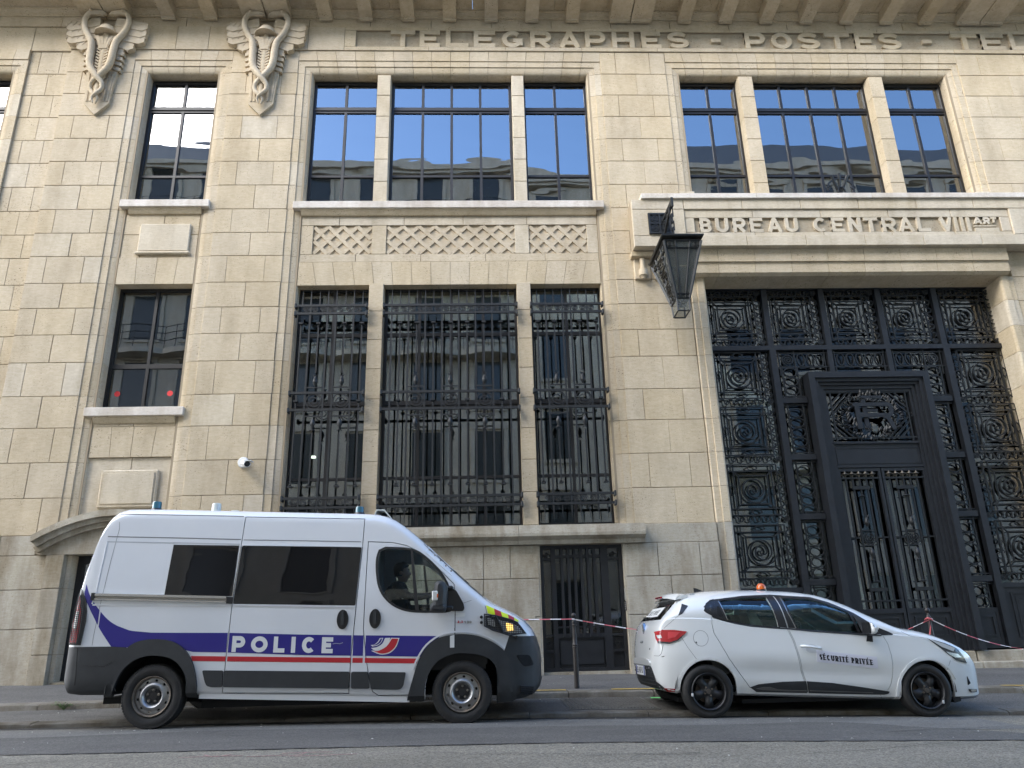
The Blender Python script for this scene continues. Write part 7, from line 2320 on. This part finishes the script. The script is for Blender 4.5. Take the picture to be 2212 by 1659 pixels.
S = lambda p: CB.seen(p, CD)
dlo_f = S([(3.545, 1.255), (3.90, 1.235), (4.09, 1.185), (4.36, 1.07), (4.62, .90), (4.70, .835), (4.47, .83), (3.86, .885), (3.715, .905)])
dlo_r = S([(2.755, 1.235), (3.10, 1.268), (3.385, 1.268), (3.49, .925), (3.16, .96), (2.97, .995), (2.83, 1.04), (2.73, 1.075)])
dlo_q = S([(2.665, 1.13), (2.69, 1.195), (2.72, 1.205), (2.70, 1.10)])
for poly in (dlo_f, dlo_r, dlo_q):
    for y0, y1 in ((CYC - 1.1, CYC - .35), (CYC + .35, CYC + 1.1)): shell = boolean(shell, prism_mesh(poly, y0, y1))
# windscreen and rear screen openings
shell = boolean(shell, prism_mesh([(3.98, CYC - .44), (4.86, CYC - .60), (4.93, CYC + 0), (4.86, CYC + .60), (3.98, CYC + .44)], .95, 1.6, 'xy'))
shell = boolean(shell, prism_mesh([(CYC - .62, 1.055), (CYC + .62, 1.055), (CYC + .52, 1.27), (CYC - .52, 1.27)], 1.7, 2.55, 'yz'))
# doors
fdoor_c = S([(3.475, 1.29), (3.95, 1.25), (4.15, 1.185), (4.42, 1.065), (4.66, .91), (4.735, .80), (4.78, .71), (4.80, .57), (4.795, .45), (4.77, .34), (4.73, .25), (4.66, .17), (4.40, .175), (3.75, .20), (3.735, .30), (3.705, .44), (3.69, .63), (3.66, .77), (3.605, .90)])
rdoor_c = S([(2.695, 1.25), (3.10, 1.285), (3.46, 1.29), (3.59, .90), (3.645, .77), (3.675, .63), (3.69, .44), (3.72, .30), (3.735, .20), (3.12, .235), (3.06, .27), (2.95, .44), (2.855, .59), (2.77, .76), (2.71, .87), (2.695, .98), (2.705, 1.075), (2.72, 1.20)])
cd_ = []
for nm, poly in (('front_door', fdoor_c), ('rear_door', rdoor_c)):
    dm = boolean(shell, prism_mesh(inset(poly, .003), CYC - 1.2, CYC - .42), 'INTERSECT')
    shell = boolean(shell, prism_mesh(inset(poly, -.003), CYC - 1.2, CYC - .42))
    cd_.append((nm, dm))
cbody = put('body', finish(shell, 'body', M['car_paint'], 34), CAR)
CDO = {nm: put(nm, finish(dm, nm, M['car_paint'], 34), CAR) for nm, dm in cd_}
def cdec(poly, nm, mat, par, d=.003, th=.006, **k): return CB.decal(S(poly), d, th, name=nm, mat=mat, parent=par, **k)
def cline(pts, w, nm, mat, par, d=.002, th=.006, **k): return CB.line(S(pts), w, d, th, name=nm, mat=mat, parent=par, **k)
# panes
for poly, par, mat in ((dlo_f, CDO['front_door'], 'car_glass'), (dlo_r, CDO['rear_door'], 'car_glass'), (dlo_q, cbody, 'car_glass')):
    CB.decal(inset(poly, -.004), -.010, .005, name='pane', mat=M[mat], parent=par)
    CB.decal(inset(poly, -.004), -.010, .005, side='far', name='far_pane', mat=M[mat], parent=cbody)
CB.decal([(3.95, CYC - .46), (4.88, CYC - .62), (4.95, CYC), (4.88, CYC + .62), (3.95, CYC + .46)], -.004, .005, side='top', name='windscreen', mat=M['car_glass'], parent=cbody)
CB.decal([(CYC - .63, 1.045), (CYC + .63, 1.045), (CYC + .53, 1.28), (CYC - .53, 1.28)], .001, .005, side='rear', name='rear_screen', mat=M['tinted'], parent=cbody)
# black window surrounds: thin frame strips and pillars
def frame_ring(poly, d_out, d_in, nm, par):
    m_ = CB.decal(inset(poly, -d_out), .003, .006).mesh('f', M['plastic_smooth'])
    m_ = boolean(m_, prism_mesh(inset(poly, d_in), CYC - 1.2, CYC - .3))
    return put(nm, finish(m_, nm, M['plastic_smooth'], 34), par)
frame_ring(dlo_f, .022, .0, 'window_frame', CDO['front_door'])
frame_ring(dlo_r, .022, .0, 'window_frame', CDO['rear_door'])
cdec([(2.612, 1.13), (2.645, 1.215), (2.70, 1.252), (2.745, 1.262), (2.712, 1.068), (2.64, 1.105)], 'quarter_frame', M['plastic_smooth'], cbody, d=.002)
cdec([(2.672, 1.135), (2.692, 1.19), (2.712, 1.198), (2.702, 1.108)], 'quarter_pane', M['lens_dark'], cbody, d=.006)
cdec([(2.748, 1.255), (2.80, 1.24), (2.885, 1.02), (2.84, 1.035), (2.722, 1.07)], 'rear_pillar_trim', M['plastic_smooth'], CDO['rear_door'], d=.005)
cdec([(2.775, 1.175), (2.80, 1.175), (2.845, 1.06), (2.80, 1.06), (2.77, 1.09)], 'door_handle', M['void'], CDO['rear_door'], d=.007)
cdec([(3.39, 1.278), (3.462, 1.283), (3.595, .912), (3.49, .925)], 'door_pillar_trim', M['plastic_smooth'], CDO['rear_door'], d=.005)
cdec([(3.475, 1.283), (3.55, 1.278), (3.70, .905), (3.61, .912)], 'door_pillar_trim', M['plastic_smooth'], CDO['front_door'], d=.005)
cline([(2.80, 1.235), (2.85, 1.12), (2.885, 1.02)], .007, 'window_trim', M['chrome'], CDO['rear_door'], d=.009)
cline([(3.548, 1.262), (3.62, 1.09), (3.695, .908)], .007, 'window_trim', M['chrome'], CDO['front_door'], d=.009)
cline([(2.71, 1.058), (2.83, 1.017), (2.97, .978), (3.16, .942), (3.4, .918), (3.60, .902)], .016, 'waist_strip', M['rubber'], CDO['rear_door'], d=.006)
cline([(3.60, .902), (3.86, .875), (4.2, .845), (4.47, .815), (4.72, .80)], .016, 'waist_strip', M['rubber'], CDO['front_door'], d=.006)
cdec([(4.345, 1.085), (4.385, 1.065), (4.475, .825), (4.44, .835)], 'mirror_pillar', M['plastic_smooth'], CDO['front_door'], d=.006)
cdec([(4.40, 1.055), (4.62, .905), (4.69, .825), (4.50, .825)], 'corner_pane', M['lens_dark'], CDO['front_door'], d=.0035)
cdec([(4.655, .895), (4.86, .812), (4.85, .80), (4.72, .802)], 'wing_corner_pane', M['plastic_smooth'], cbody, d=.003)
cline([(2.62, 1.17), (2.70, 1.245), (3.1, 1.284), (3.44, 1.291), (3.93, 1.25), (4.15, 1.182), (4.42, 1.06), (4.66, .90), (4.86, .81)], .014, 'roof_seal', M['rubber'], cbody, d=.003)
# rocker trims
cdec([(3.065, .268), (3.17, .298), (3.46, .318), (3.728, .318), (3.735, .205), (3.72, .192), (3.13, .218)], 'rocker_trim', M['plastic'], CDO['rear_door'], d=.012, th=.016)
cdec([(3.742, .316), (4.04, .29), (4.41, .232), (4.70, .18), (4.68, .158), (4.63, .150), (4.40, .158), (3.745, .190)], 'rocker_trim', M['plastic'], CDO['front_door'], d=.012, th=.016)
M['trim_grey'] = simple('grey trim insert', (.12, .12, .115), .4, .3)
cdec([(3.13, .255), (3.22, .27), (3.30, .268), (3.38, .24), (3.55, .228), (3.72, .222), (3.72, .212), (3.5, .217), (3.2, .24)], 'rocker_insert', M['trim_grey'], CDO['rear_door'], d=.018)
cdec([(3.76, .222), (4.2, .198), (4.5, .178), (4.5, .172), (4.2, .187), (3.76, .210)], 'rocker_insert', M['trim_grey'], CDO['front_door'], d=.018)
# arch lips: a slightly flared rim
for lip in ([(2.225, .26), (2.255, .37), (2.34, .49), (2.465, .575), (2.60, .597), (2.735, .57), (2.855, .49), (2.925, .37)], [(4.79, .10), (4.825, .25), (4.915, .39), (5.05, .495), (5.21, .53), (5.335, .51), (5.465, .42), (5.525, .30)]):
    cline(cr(lip, 3), .03, 'arch_lip', M['car_paint'], cbody, d=.009, th=.012)
# lamps
cdec([(1.995, .905), (2.09, .925), (2.23, .922), (2.385, .90), (2.36, .87), (2.27, .802), (2.17, .77), (2.03, .778), (2.01, .83)], 'tail_lamp', M['tail_red'], CAR, d=.008, th=.014)
TLc = [o for o in CAR.children if o.name.startswith('tail_lamp')][0]
cdec([(2.035, .80), (2.17, .785), (2.26, .81), (2.33, .86), (2.36, .872), (2.27, .80), (2.17, .768), (2.03, .776)], 'lamp_base', M['lens_dark'], TLc, d=.011)
cdec([(2.025, .865), (2.075, .87), (2.085, .835), (2.035, .832)], 'reverse_lens', M['lens_clear'], TLc, d=.011)
cdec([(2.16, .90), (2.30, .895), (2.24, .84), (2.15, .82)], 'inner_red_lens', simple('bright red lens', (.62, .05, .06), .1, coat=.9), TLc, d=.011)
cdec([(2.055, .285), (2.19, .275), (2.18, .245), (2.085, .25)], 'rear_reflector', M['tail_red'], cbody, d=.006)
hl_ = cdec([(5.27, .748), (5.47, .69), (5.60, .632), (5.655, .56), (5.69, .465), (5.58, .50), (5.49, .565), (5.40, .65)], 'headlamp', M['lens_dark'], CAR, d=.006, th=.012)
cdec([(5.29, .742), (5.46, .688), (5.58, .635), (5.55, .60), (5.42, .655)], 'lamp_lens', M['lens_clear'], hl_, d=.009)
cdec([(5.46, .60), (5.60, .57), (5.64, .53), (5.56, .53), (5.49, .57)], 'lamp_lens', M['chrome'], hl_, d=.009)
cdec([(5.53, .53), (5.67, .485), (5.68, .465), (5.57, .50)], 'lamp_lower_edge', M['plastic_smooth'], hl_, d=.010)
cdec([(5.645, .185), (5.735, .18), (5.735, .15), (5.66, .145), (5.645, .16)], 'fog_lamp', M['lens_dark'], cbody, d=.012)
cdec([(5.66, .178), (5.73, .176), (5.73, .158), (5.665, .155)], 'fog_lens', M['chrome'], cbody, d=.016)
cdec([(5.66, .32), (5.685, .245), (5.65, .225)], 'air_slot', M['void'], cbody, d=.006)
cdec([(5.52, .085), (5.70, .095), (5.74, .11), (5.70, .06), (5.52, .045)], 'front_lip', M['plastic'], cbody, d=.012)
# seams
cline([(2.41, 1.20), (2.34, 1.10), (2.27, 1.06), (2.15, .97), (2.09, .92)], .004, 'tailgate_seam', M['seam'], cbody, d=.001)
cline([(2.30, .865), (2.38, .72), (2.47, .59)], .004, 'bumper_seam', M['seam'], cbody, d=.001)
cline([(2.09, .76), (2.06, .66), (2.03, .635), (1.97, .64)], .005, 'tailgate_seam', M['seam'], cbody, d=.001)
cline([(4.93, .875), (4.98, .83), (5.07, .785), (5.28, .75)], .004, 'bonnet_seam', M['seam'], cbody, d=.001)
cline([(5.44, .40), (5.50, .50)], .004, 'bumper_seam', M['seam'], cbody, d=.001)
cline([(4.59, .145), (4.59, .105)], .004, 'sill_seam', M['seam'], cbody, d=.001)
cline([(2.545 + .088 * cos(t), .82 + .088 * sin(t)) for t in [2 * pi * k / 26 for k in range(27)]], .004, 'fuel_flap_seam', M['seam'], cbody, d=.001)
cdec([(2.475, .78), (2.49, .785), (2.495, .765), (2.485, .765)], 'flap_tab', M['plastic_smooth'], cbody, d=.003)
# door handle
cdec([(3.86 + .075 * cos(t), .672 + .05 * sin(t)) for t in [2 * pi * k / 24 for k in range(24)]], 'handle_cup', simple('painted cup shade', (.60, .61, .61), .3, coat=.5), CDO['front_door'], d=.002)  # flat oval; the hollow's shade is put into a darker body colour
p0_, p1_ = S([(3.73, .702), (3.965, .672)])
h0, h1 = CB.hit(*p0_)[0], CB.hit(*p1_)[0]
mb = MB(); mb.tube([h0 + Vector((0, -.0, 0)), h0 + (h1 - h0) * .08 + Vector((0, -.035, .004)), h0 + (h1 - h0) * .5 + Vector((0, -.045, .004)), h0 + (h1 - h0) * .92 + Vector((0, -.035, 0)), h1], [.012, .016, .015, .016, .012], 8); mb.build('door_handle', M['car_paint'], CDO['front_door'], smooth=50)
# mirror
pm = S([(4.56, .80)])[0]; hm = CB.hit(*pm)[0]
MC = put('side_mirror', MB().loft([[(x, hm.y - d, z) for x, z in rounded([(4.515 + i_, .815 + i_), (4.60 - i_, .825 + i_), (4.605 - i_, .90 - i_), (4.565 - i_, .945 - i_), (4.515 + i_, .955 - i_)], .03, 3)] for d, i_ in ((.02, .012), (.05, .0), (.17, .0), (.21, .012), (.225, .03))]).mesh('side_mirror', M['car_paint'], 40), CAR)
mb = MB(); mb.loft([[(x, hm.y - d, z) for x, z in rounded([(4.495, .825), (4.513, .825), (4.513, .95), (4.495, .955)], .004, 2)] for d in (.04, .20)]); mb.build('mirror_bezel', M['plastic_smooth'], MC)
mb = MB(); mb.loft([[(hm.x - .03, hm.y + .03, .70), (hm.x + .06, hm.y + .03, .685), (hm.x + .065, hm.y + .03, .72), (hm.x - .0, hm.y + .03, .76)], [(4.52, hm.y - .07, .80), (4.585, hm.y - .07, .80), (4.585, hm.y - .07, .83), (4.52, hm.y - .07, .83)], [(4.52, hm.y - .12, .812), (4.58, hm.y - .12, .812), (4.58, hm.y - .12, .835), (4.52, hm.y - .12, .835)]]); mb.build('mirror_foot', M['plastic_smooth'], MC)
mb = MB(); mb.box(4.545, 4.598, hm.y - .229, hm.y - .21, .868, .892, .004); mb.build('indicator_lens', M['lens_clear'], MC)
# rear bumper insert, number plate, spoiler, wiper, badges
VRB = [(CYC - .70, .25), (CYC + .70, .25), (CYC + .66, .40), (CYC + .58, .50), (CYC - .50, .50), (CYC - .62, .40)]
CB.decal([(CYC - .62, .26), (CYC + .62, .26), (CYC + .60, .42), (CYC + .50, .52), (CYC - .50, .52), (CYC - .56, .44)], .006, .012, side='rear', step=.08, name='bumper_insert', mat=M['plastic'], parent=cbody)
cdec([(1.88, .52), (1.935, .49), (1.975, .36), (2.05, .235), (1.97, .255), (1.88, .33)], 'bumper_insert_corner', M['plastic'], cbody, d=.006)
for z in (.30, .345, .39, .435):
    CB.line([(CYC - .55 + 1.1 * t / 8, z) for t in range(9)], .016, .014, .016, side='rear', name='bumper_ridge', mat=M['plastic'], parent=cbody)
hp, _n = CB.hit(CYC, .45, 'rear')
NP = put('number_plate', MB().box(hp.x - .03, hp.x - .018, CYC - .26, CYC + .26, .40, .51).mesh('number_plate', M['white_film']), CAR)
mb = MB(); mb.box(hp.x - .032, hp.x - .0302, CYC + .215, CYC + .258, .402, .508); mb.box(hp.x - .032, hp.x - .0302, CYC - .258, CYC - .215, .402, .508); mb.build('plate_band', simple('plate blue', (.02, .06, .35), .4), NP)
yy = CYC + .19
for ch in 'EL-147-SJ':
    w = .032 if ch not in '-1' else .02
    mb = MB()
    for k, ln in enumerate(glyph(ch, w, .07, .011)): mb.stroke([(yy - a, .42 + b_) for a, b_ in ln], .011, hp.x - .0315 - .0003 * k, hp.x - .030, plane='yz')
    mb.build('letter', M['frame'], NP); yy -= w + .012
mb = MB()
sec = []
for y in [-.60 + .1 * k for k in range(13)]:
    q = 1 - .10 * (abs(y) / .6) ** 2.5
    dz = -.045 * (abs(y) / .6) ** 2.2; dx = .05 * (abs(y) / .6) ** 2
    sec.append([(2.29 + dx, CYC + y, 1.315 + dz), (2.305 + dx, CYC + y, 1.345 + dz), (2.38 + dx * .5, CYC + y, 1.378 + dz), (2.50, CYC + y, 1.376 + dz * 1.05), (2.50, CYC + y, 1.33 + dz), (2.36 + dx * .5, CYC + y, 1.325 + dz)])
mb.loft(sec); SPL = mb.build('spoiler', M['car_paint'], CAR, smooth=40)
mb = MB(); mb.box(2.262, 2.285, CYC - .16, CYC + .16, 1.318, 1.338, .004); mb.build('brake_light', M['tail_red'], SPL)
cdec([(2.355, 1.215), (2.43, 1.19), (2.35, 1.10), (2.30, 1.085)], 'spoiler_cheek', M['plastic_smooth'], cbody, d=.004)
hw, _n = CB.hit(CYC, 1.08, 'rear')
mb = MB(); mb.tube([(hw.x - .01, CYC + .0, 1.065), (hw.x - .03, CYC - .02, 1.07), (hw.x - .005, CYC + .38, 1.09)], [.03, .022, .010], 8); mb.build('rear_wiper', M['plastic_smooth'], CAR)
pl3 = []
for a, b_ in ((-.38, 1.085), (.36, 1.085), (.36, 1.195), (-.38, 1.195)): pl3.append((CYC + a, b_))
RS = CB.decal(pl3, .006, .003, side='rear', step=.09, name='rear_window_sign', mat=M['white_film'], parent=CAR)
def rear_text(s, y0, z, h, t, wf, gap, par, mat, d=.009):
    y = y0
    for ch in s:
        w = wf(ch)
        for k, ln in enumerate(glyph(ch, w, h, t)):
            m2 = MB(); m2.stroke(ln, t, 0, 1); vs = []
            for p in m2.v:
                hh, _ = CB.hit(y - p[0], z + p[2], 'rear')
                vs.append(((hh.x if hh else 2.0) - (d if p[1] < .5 else d - .003), y - p[0], z + p[2]))
            mm = MB(); mm.add(vs, m2.f); mm.build('letter', mat, par, fix=False)
        y -= w + gap
rear_text('SÉCURITÉ PRIVÉE', CYC + .345, 1.11, .055, .010, lambda c: .016 if c == 'I' else .033 if c != ' ' else .02, .013, RS, M['frame'])
M['badge_metal'] = simple('badge chrome', (.35, .35, .36), .2, 1.0)
hb, _n = CB.hit(CYC, .93, 'rear')
mb = MB(); mb.stroke([(CYC, .86), (CYC - .045, .93), (CYC, 1.0), (CYC + .045, .93)], .018, hb.x - .012, hb.x + .02, closed=True, plane='yz'); mb.build('badge', M['badge_metal'], CAR)
rear_text('CLIO', CYC + .09, .775, .03, .007, lambda c: .012 if c == 'I' else .032, .016, cbody, M['badge_metal'], .008)
rear_text('DCI', CYC - .42, .70, .022, .006, lambda c: .01 if c == 'I' else .022, .010, cbody, M['badge_metal'], .008)
# door sign
SG = cdec([(3.905, .655), (4.62, .562), (4.61, .432), (3.895, .525)], 'door_sign', simple('magnetic door sign', (.68, .68, .75), .45), CDO['front_door'], d=.004, th=.003)
SG.parent = CAR; SG.location = -wloc(CAR)
x0_ref[0] = 3.935
def serif_text(bodyobj, D, s, x, z, h, wf, gap, slope, par, mat):
    for ch in s:
        w = wf(ch)
        for k, ln in enumerate(glyph(ch, w, h, .016)):
            segs_ = [(ln, .016)]
            if len(ln) == 2:
                (ax_, az_), (bx_, bz_) = ln
                if abs(az_ - bz_) < 1e-6: segs_ = [(ln, .007)]
                elif abs(ax_ - bx_) < 1e-6 and abs(az_ - bz_) > h * .8:
                    segs_ += [([(ax_ - .014, .003), (ax_ + .014, .003)], .006), ([(ax_ - .014, h - .003), (ax_ + .014, h - .003)], .006)]
                elif az_ > h: segs_ = [(ln, .009)]
                elif ch == 'V': segs_ = [(ln, .015 if k == 0 else .008), ([(ln[0][0] - .012, h - .003), (ln[0][0] + .014, h - .003)], .006)] if k == 0 else [(ln, .008), ([(ln[1][0] - .012, h - .003), (ln[1][0] + .012, h - .003)], .006)]
            for q, (l2, t2) in enumerate(segs_):
                m2 = MB(); m2.stroke(l2, t2, 0, 1); vs = []
                for p in m2.v:
                    xx, zz = x + p[0], z + p[2] + slope * (x + p[0] - x0_ref[0])
                    r_ = bodyobj.seen([(xx, zz)], D)[0]; hh, _ = bodyobj.hit(*r_)
                    vs.append((r_[0], hh.y - (.006 + .0003 * k + .0002 * q if p[1] < .5 else .0025), r_[1]))
                mm = MB(); mm.add(vs, m2.f); mm.build('letter', mat, par, fix=False)
        x += w + gap
M['ink'] = simple('black print', (.012, .012, .02), .6)
serif_text(CB, CD, 'SÉCURITÉ PRIVÉE', 3.935, .548, .062, lambda c: {'I': .016, ' ': .012, 'U': .040, 'V': .042, 'R': .040, 'C': .038, 'T': .036, 'S': .030}.get(c, .034), .0105, -.125, SG, M['ink'])
# scuffs
cdec([(2.05, .625), (2.085, .635), (2.10, .632), (2.075, .622)], 'paint_scuff', M['plastic'], cbody, d=.002, th=.003)
# wheels
def car_rim(Wo, c, side):
    s_ = side
    mb = MB(); mb.lathe([(.195, s_ * .083), (.203, s_ * .095), (.199, s_ * .10), (.190, s_ * .096), (.184, s_ * .08), (.18, s_ * .02), (.19, -s_ * .05)], c, 'y', 48, cap=False); mb.build('rim_edge', M['black_steel'], Wo, smooth=50)
    mb = MB()
    n = 60; rings_ = []
    for r_, base in ((.186, .045), (.165, .052), (.14, .062), (.11, .070), (.085, .072), (.06, .066), (.045, .066), (.04, .072), (.0001, .074)):
        rg = []
        for k in range(n):
            a = 2 * pi * k / n + .32
            sp = .5 + .5 * cos(5 * a)
            f = (1 - min(1, abs(r_ - .125) / .075)) if .05 < r_ < .2 else 0
            rg.append((c[0] + r_ * cos(a - .32 + (.3 if s_ > 0 else 0)), c[1] + s_ * (base - .0 + f * (.022 * (sp ** 1.5) - .030 * (1 - sp))), c[2] + r_ * sin(a - .32 + (.3 if s_ > 0 else 0))))
        rings_.append(rg)
    back_ = [[(p[0], p[1] - s_ * .012, p[2]) for p in rg] for rg in rings_[::-1]]
    mb.loft(rings_ + back_, cap=False)
    me = mb.mesh('rim', M['black_steel'])
    cut = MB()
    for k in range(5):
        a = 2 * pi * (k + .5) / 5 - .32 + (.3 if s_ > 0 else 0)
        u = (cos(a), sin(a)); v = (-sin(a), cos(a))
        pl = [(c[0] + u[0] * pa + v[0] * pb, c[2] + u[1] * pa + v[1] * pb) for pa, pb in rounded([(.168, -.052), (.168, .052), (.10, .022), (.085, 0), (.10, -.022)], .02, 3)]
        cut.prism(pl, c[1] - .3, c[1] + .3)
    me = boolean(me, cut.mesh('c', M['frame']))
    put('rim', finish(me, 'rim', M['black_steel'], 40), Wo)
    mb = MB(); mb.lathe([(.03, s_ * .07), (.027, s_ * .082), (0, s_ * .084)], c, 'y', 16); mb.build('hub_cap', simple('worn hub', (.07, .06, .05), .5), Wo)
    for k in range(4):
        a = 2 * pi * k / 4 + .5
        mb = MB(); mb.lathe([(.011, s_ * .066), (.010, s_ * .078), (0, s_ * .08)], (c[0] + .05 * cos(a), c[1], c[2] + .05 * sin(a)), 'y', 8); mb.build('wheel_bolt', M['dirty_steel'], Wo)
    mb = MB(); mb.lathe([(.13, s_ * .0), (.13, -s_ * .015), (0, -s_ * .015)], c, 'y', 24); mb.build('brake_disc', M['dirty_steel'], Wo)
    mb = MB(); mb.lathe([(.185, -s_ * .05), (.185, -s_ * .06), (0, -s_ * .06)], c, 'y', 24); mb.build('wheel_back', M['void'], Wo)
for k, (hx_, hz_) in enumerate(CH):
    wheel('wheel', (hx_, CD + .095, hz_), C_R - .005, .185, car_rim, -1, CAR, tread=False, rim_r=.198)
    wheel('wheel', (hx_ + .0, CYC + .76, hz_ + .03), C_R - .005, .185, car_rim, 1, CAR, tread=False, rim_r=.198)
for (hx_, hz_), a0, nm in ((CH[0], 2.25, 'x'), (CH[1], .4, 'y')):
    mb = MB(); a = -.7 if nm == 'y' else 3.3
    mb.box(hx_ + .2 * cos(a) - .012, hx_ + .2 * cos(a) + .012, CD - .012, CD - .002, hz_ + .2 * sin(a) - .018, hz_ + .2 * sin(a) + .018, .004); mb.build('balance_weight', M['lens_clear'], CAR)
for (hx_, hz_) in CH:
    for y0, y1 in ((CYC - .80, CYC - .48), (CYC + .48, CYC + .80)):
        mb = MB()
        pl = [(hx_ + .375 * cos(radians(a)), hz_ + .375 * sin(radians(a))) for a in range(-5, 186, 12)]
        n = len(pl)
        mb.add([(p[0], y0, p[1]) for p in pl] + [(p[0], y1, p[1]) for p in pl], [(i, i + 1, n + i + 1, n + i) for i in range(n - 1)])
        yi = y1 if y0 < CYC else y0
        mb.add([(p[0], yi, p[1]) for p in pl], [tuple(range(n))])
        mb.build('wheel_well', M['void'], CAR)
mb = MB(); mb.box(2.3, 5.6, CYC - .50, CYC + .50, .10, .16); mb.box(3.0, 4.7, CYC - .72, CYC + .72, .085, .13); mb.build('underbody', M['void'], CAR)
mb = MB(); mb.prism([(5.52, .03), (5.60, .045), (5.60, .09), (5.50, .09)], CYC - .75, CYC - .45); mb.build('mud_flap', M['rubber'], CAR)
# amber beacon (put on the roof), aerial
hb2, _n = CB.hit(3.55, CYC - .28, 'top')
BE = thing('amber_beacon', 'small orange dome beacon standing on the white car roof', 'beacon', tuple(hb2))
mb = MB(); mb.lathe([(.058, .012), (.06, .03), (.056, .055), (.042, .078), (.02, .088), (0, .09)], tuple(hb2), 'z', 20); mb.build('dome', M['amber'], BE, smooth=50)
mb = MB(); mb.lathe([(.062, -.006), (.062, .012), (.0, .014)], tuple(hb2), 'z', 20); mb.build('base', M['plastic_smooth'], BE)
ha, _n = CB.hit(2.80, CYC, 'top')
mb = MB(); mb.loft([[(ha.x - .05, CYC - .012, ha.z - .004), (ha.x + .10, CYC - .018, ha.z - .004), (ha.x + .10, CYC + .018, ha.z - .004), (ha.x - .05, CYC + .012, ha.z - .004)], [(ha.x - .055, CYC - .004, ha.z + .055), (ha.x - .02, CYC - .005, ha.z + .05), (ha.x - .02, CYC + .005, ha.z + .05), (ha.x - .055, CYC + .004, ha.z + .055)]]); mb.build('roof_aerial', M['plastic_smooth'], CAR)
# interior
for xc, yy_ in ((3.68, -.36), (3.68, .36)): seat(xc, CYC + yy_, .36, M['seat_light'], CAR, w=.22, rec=.20)
for yy_ in (-.38, .38): seat(2.95, CYC + yy_, .40, M['seat_light'], CAR, w=.28, rec=.16)
mb = MB(); mb.prism([(4.28, .3), (4.26, .74), (4.32, .83), (4.55, .86), (4.85, .80), (4.9, .3)], CYC - .70, CYC + .70); mb.build('dashboard', M['dash'], CAR)
mb = MB(); mb.box(2.5, 4.6, CYC - .70, CYC + .70, .24, .28); mb.build('cabin_floor', M['dash'], CAR)
mb = MB(); mb.box(2.42, 2.75, CYC - .55, CYC + .55, .93, .95); mb.build('parcel_shelf', M['dash'], CAR)
sw = MB(); cw = Vector((4.13, CYC + .36, .83)); ax = Vector((-.85, 0, .5)).normalized(); u_ = Vector((0, 1, 0)); v_ = ax.cross(u_).normalized()
sw.tube([cw + u_ * (.18 * cos(t)) + v_ * (.18 * sin(t)) for t in [2 * pi * k / 28 for k in range(28)]], .016, 7, closed=True)
for t in (.1, pi - .1, pi * 1.5): sw.tube([cw, cw + u_ * (.175 * cos(t)) + v_ * (.175 * sin(t))], .02, 5)
sw.tube([cw, cw - ax * .22], .035, 8); sw.build('steering_wheel', M['dash'], CAR)
mb = MB(); mb.box(4.20, 4.24, CYC - .10, CYC + .10, 1.10, 1.16, .01); mb.build('rear_view_mirror', M['dash'], CAR)
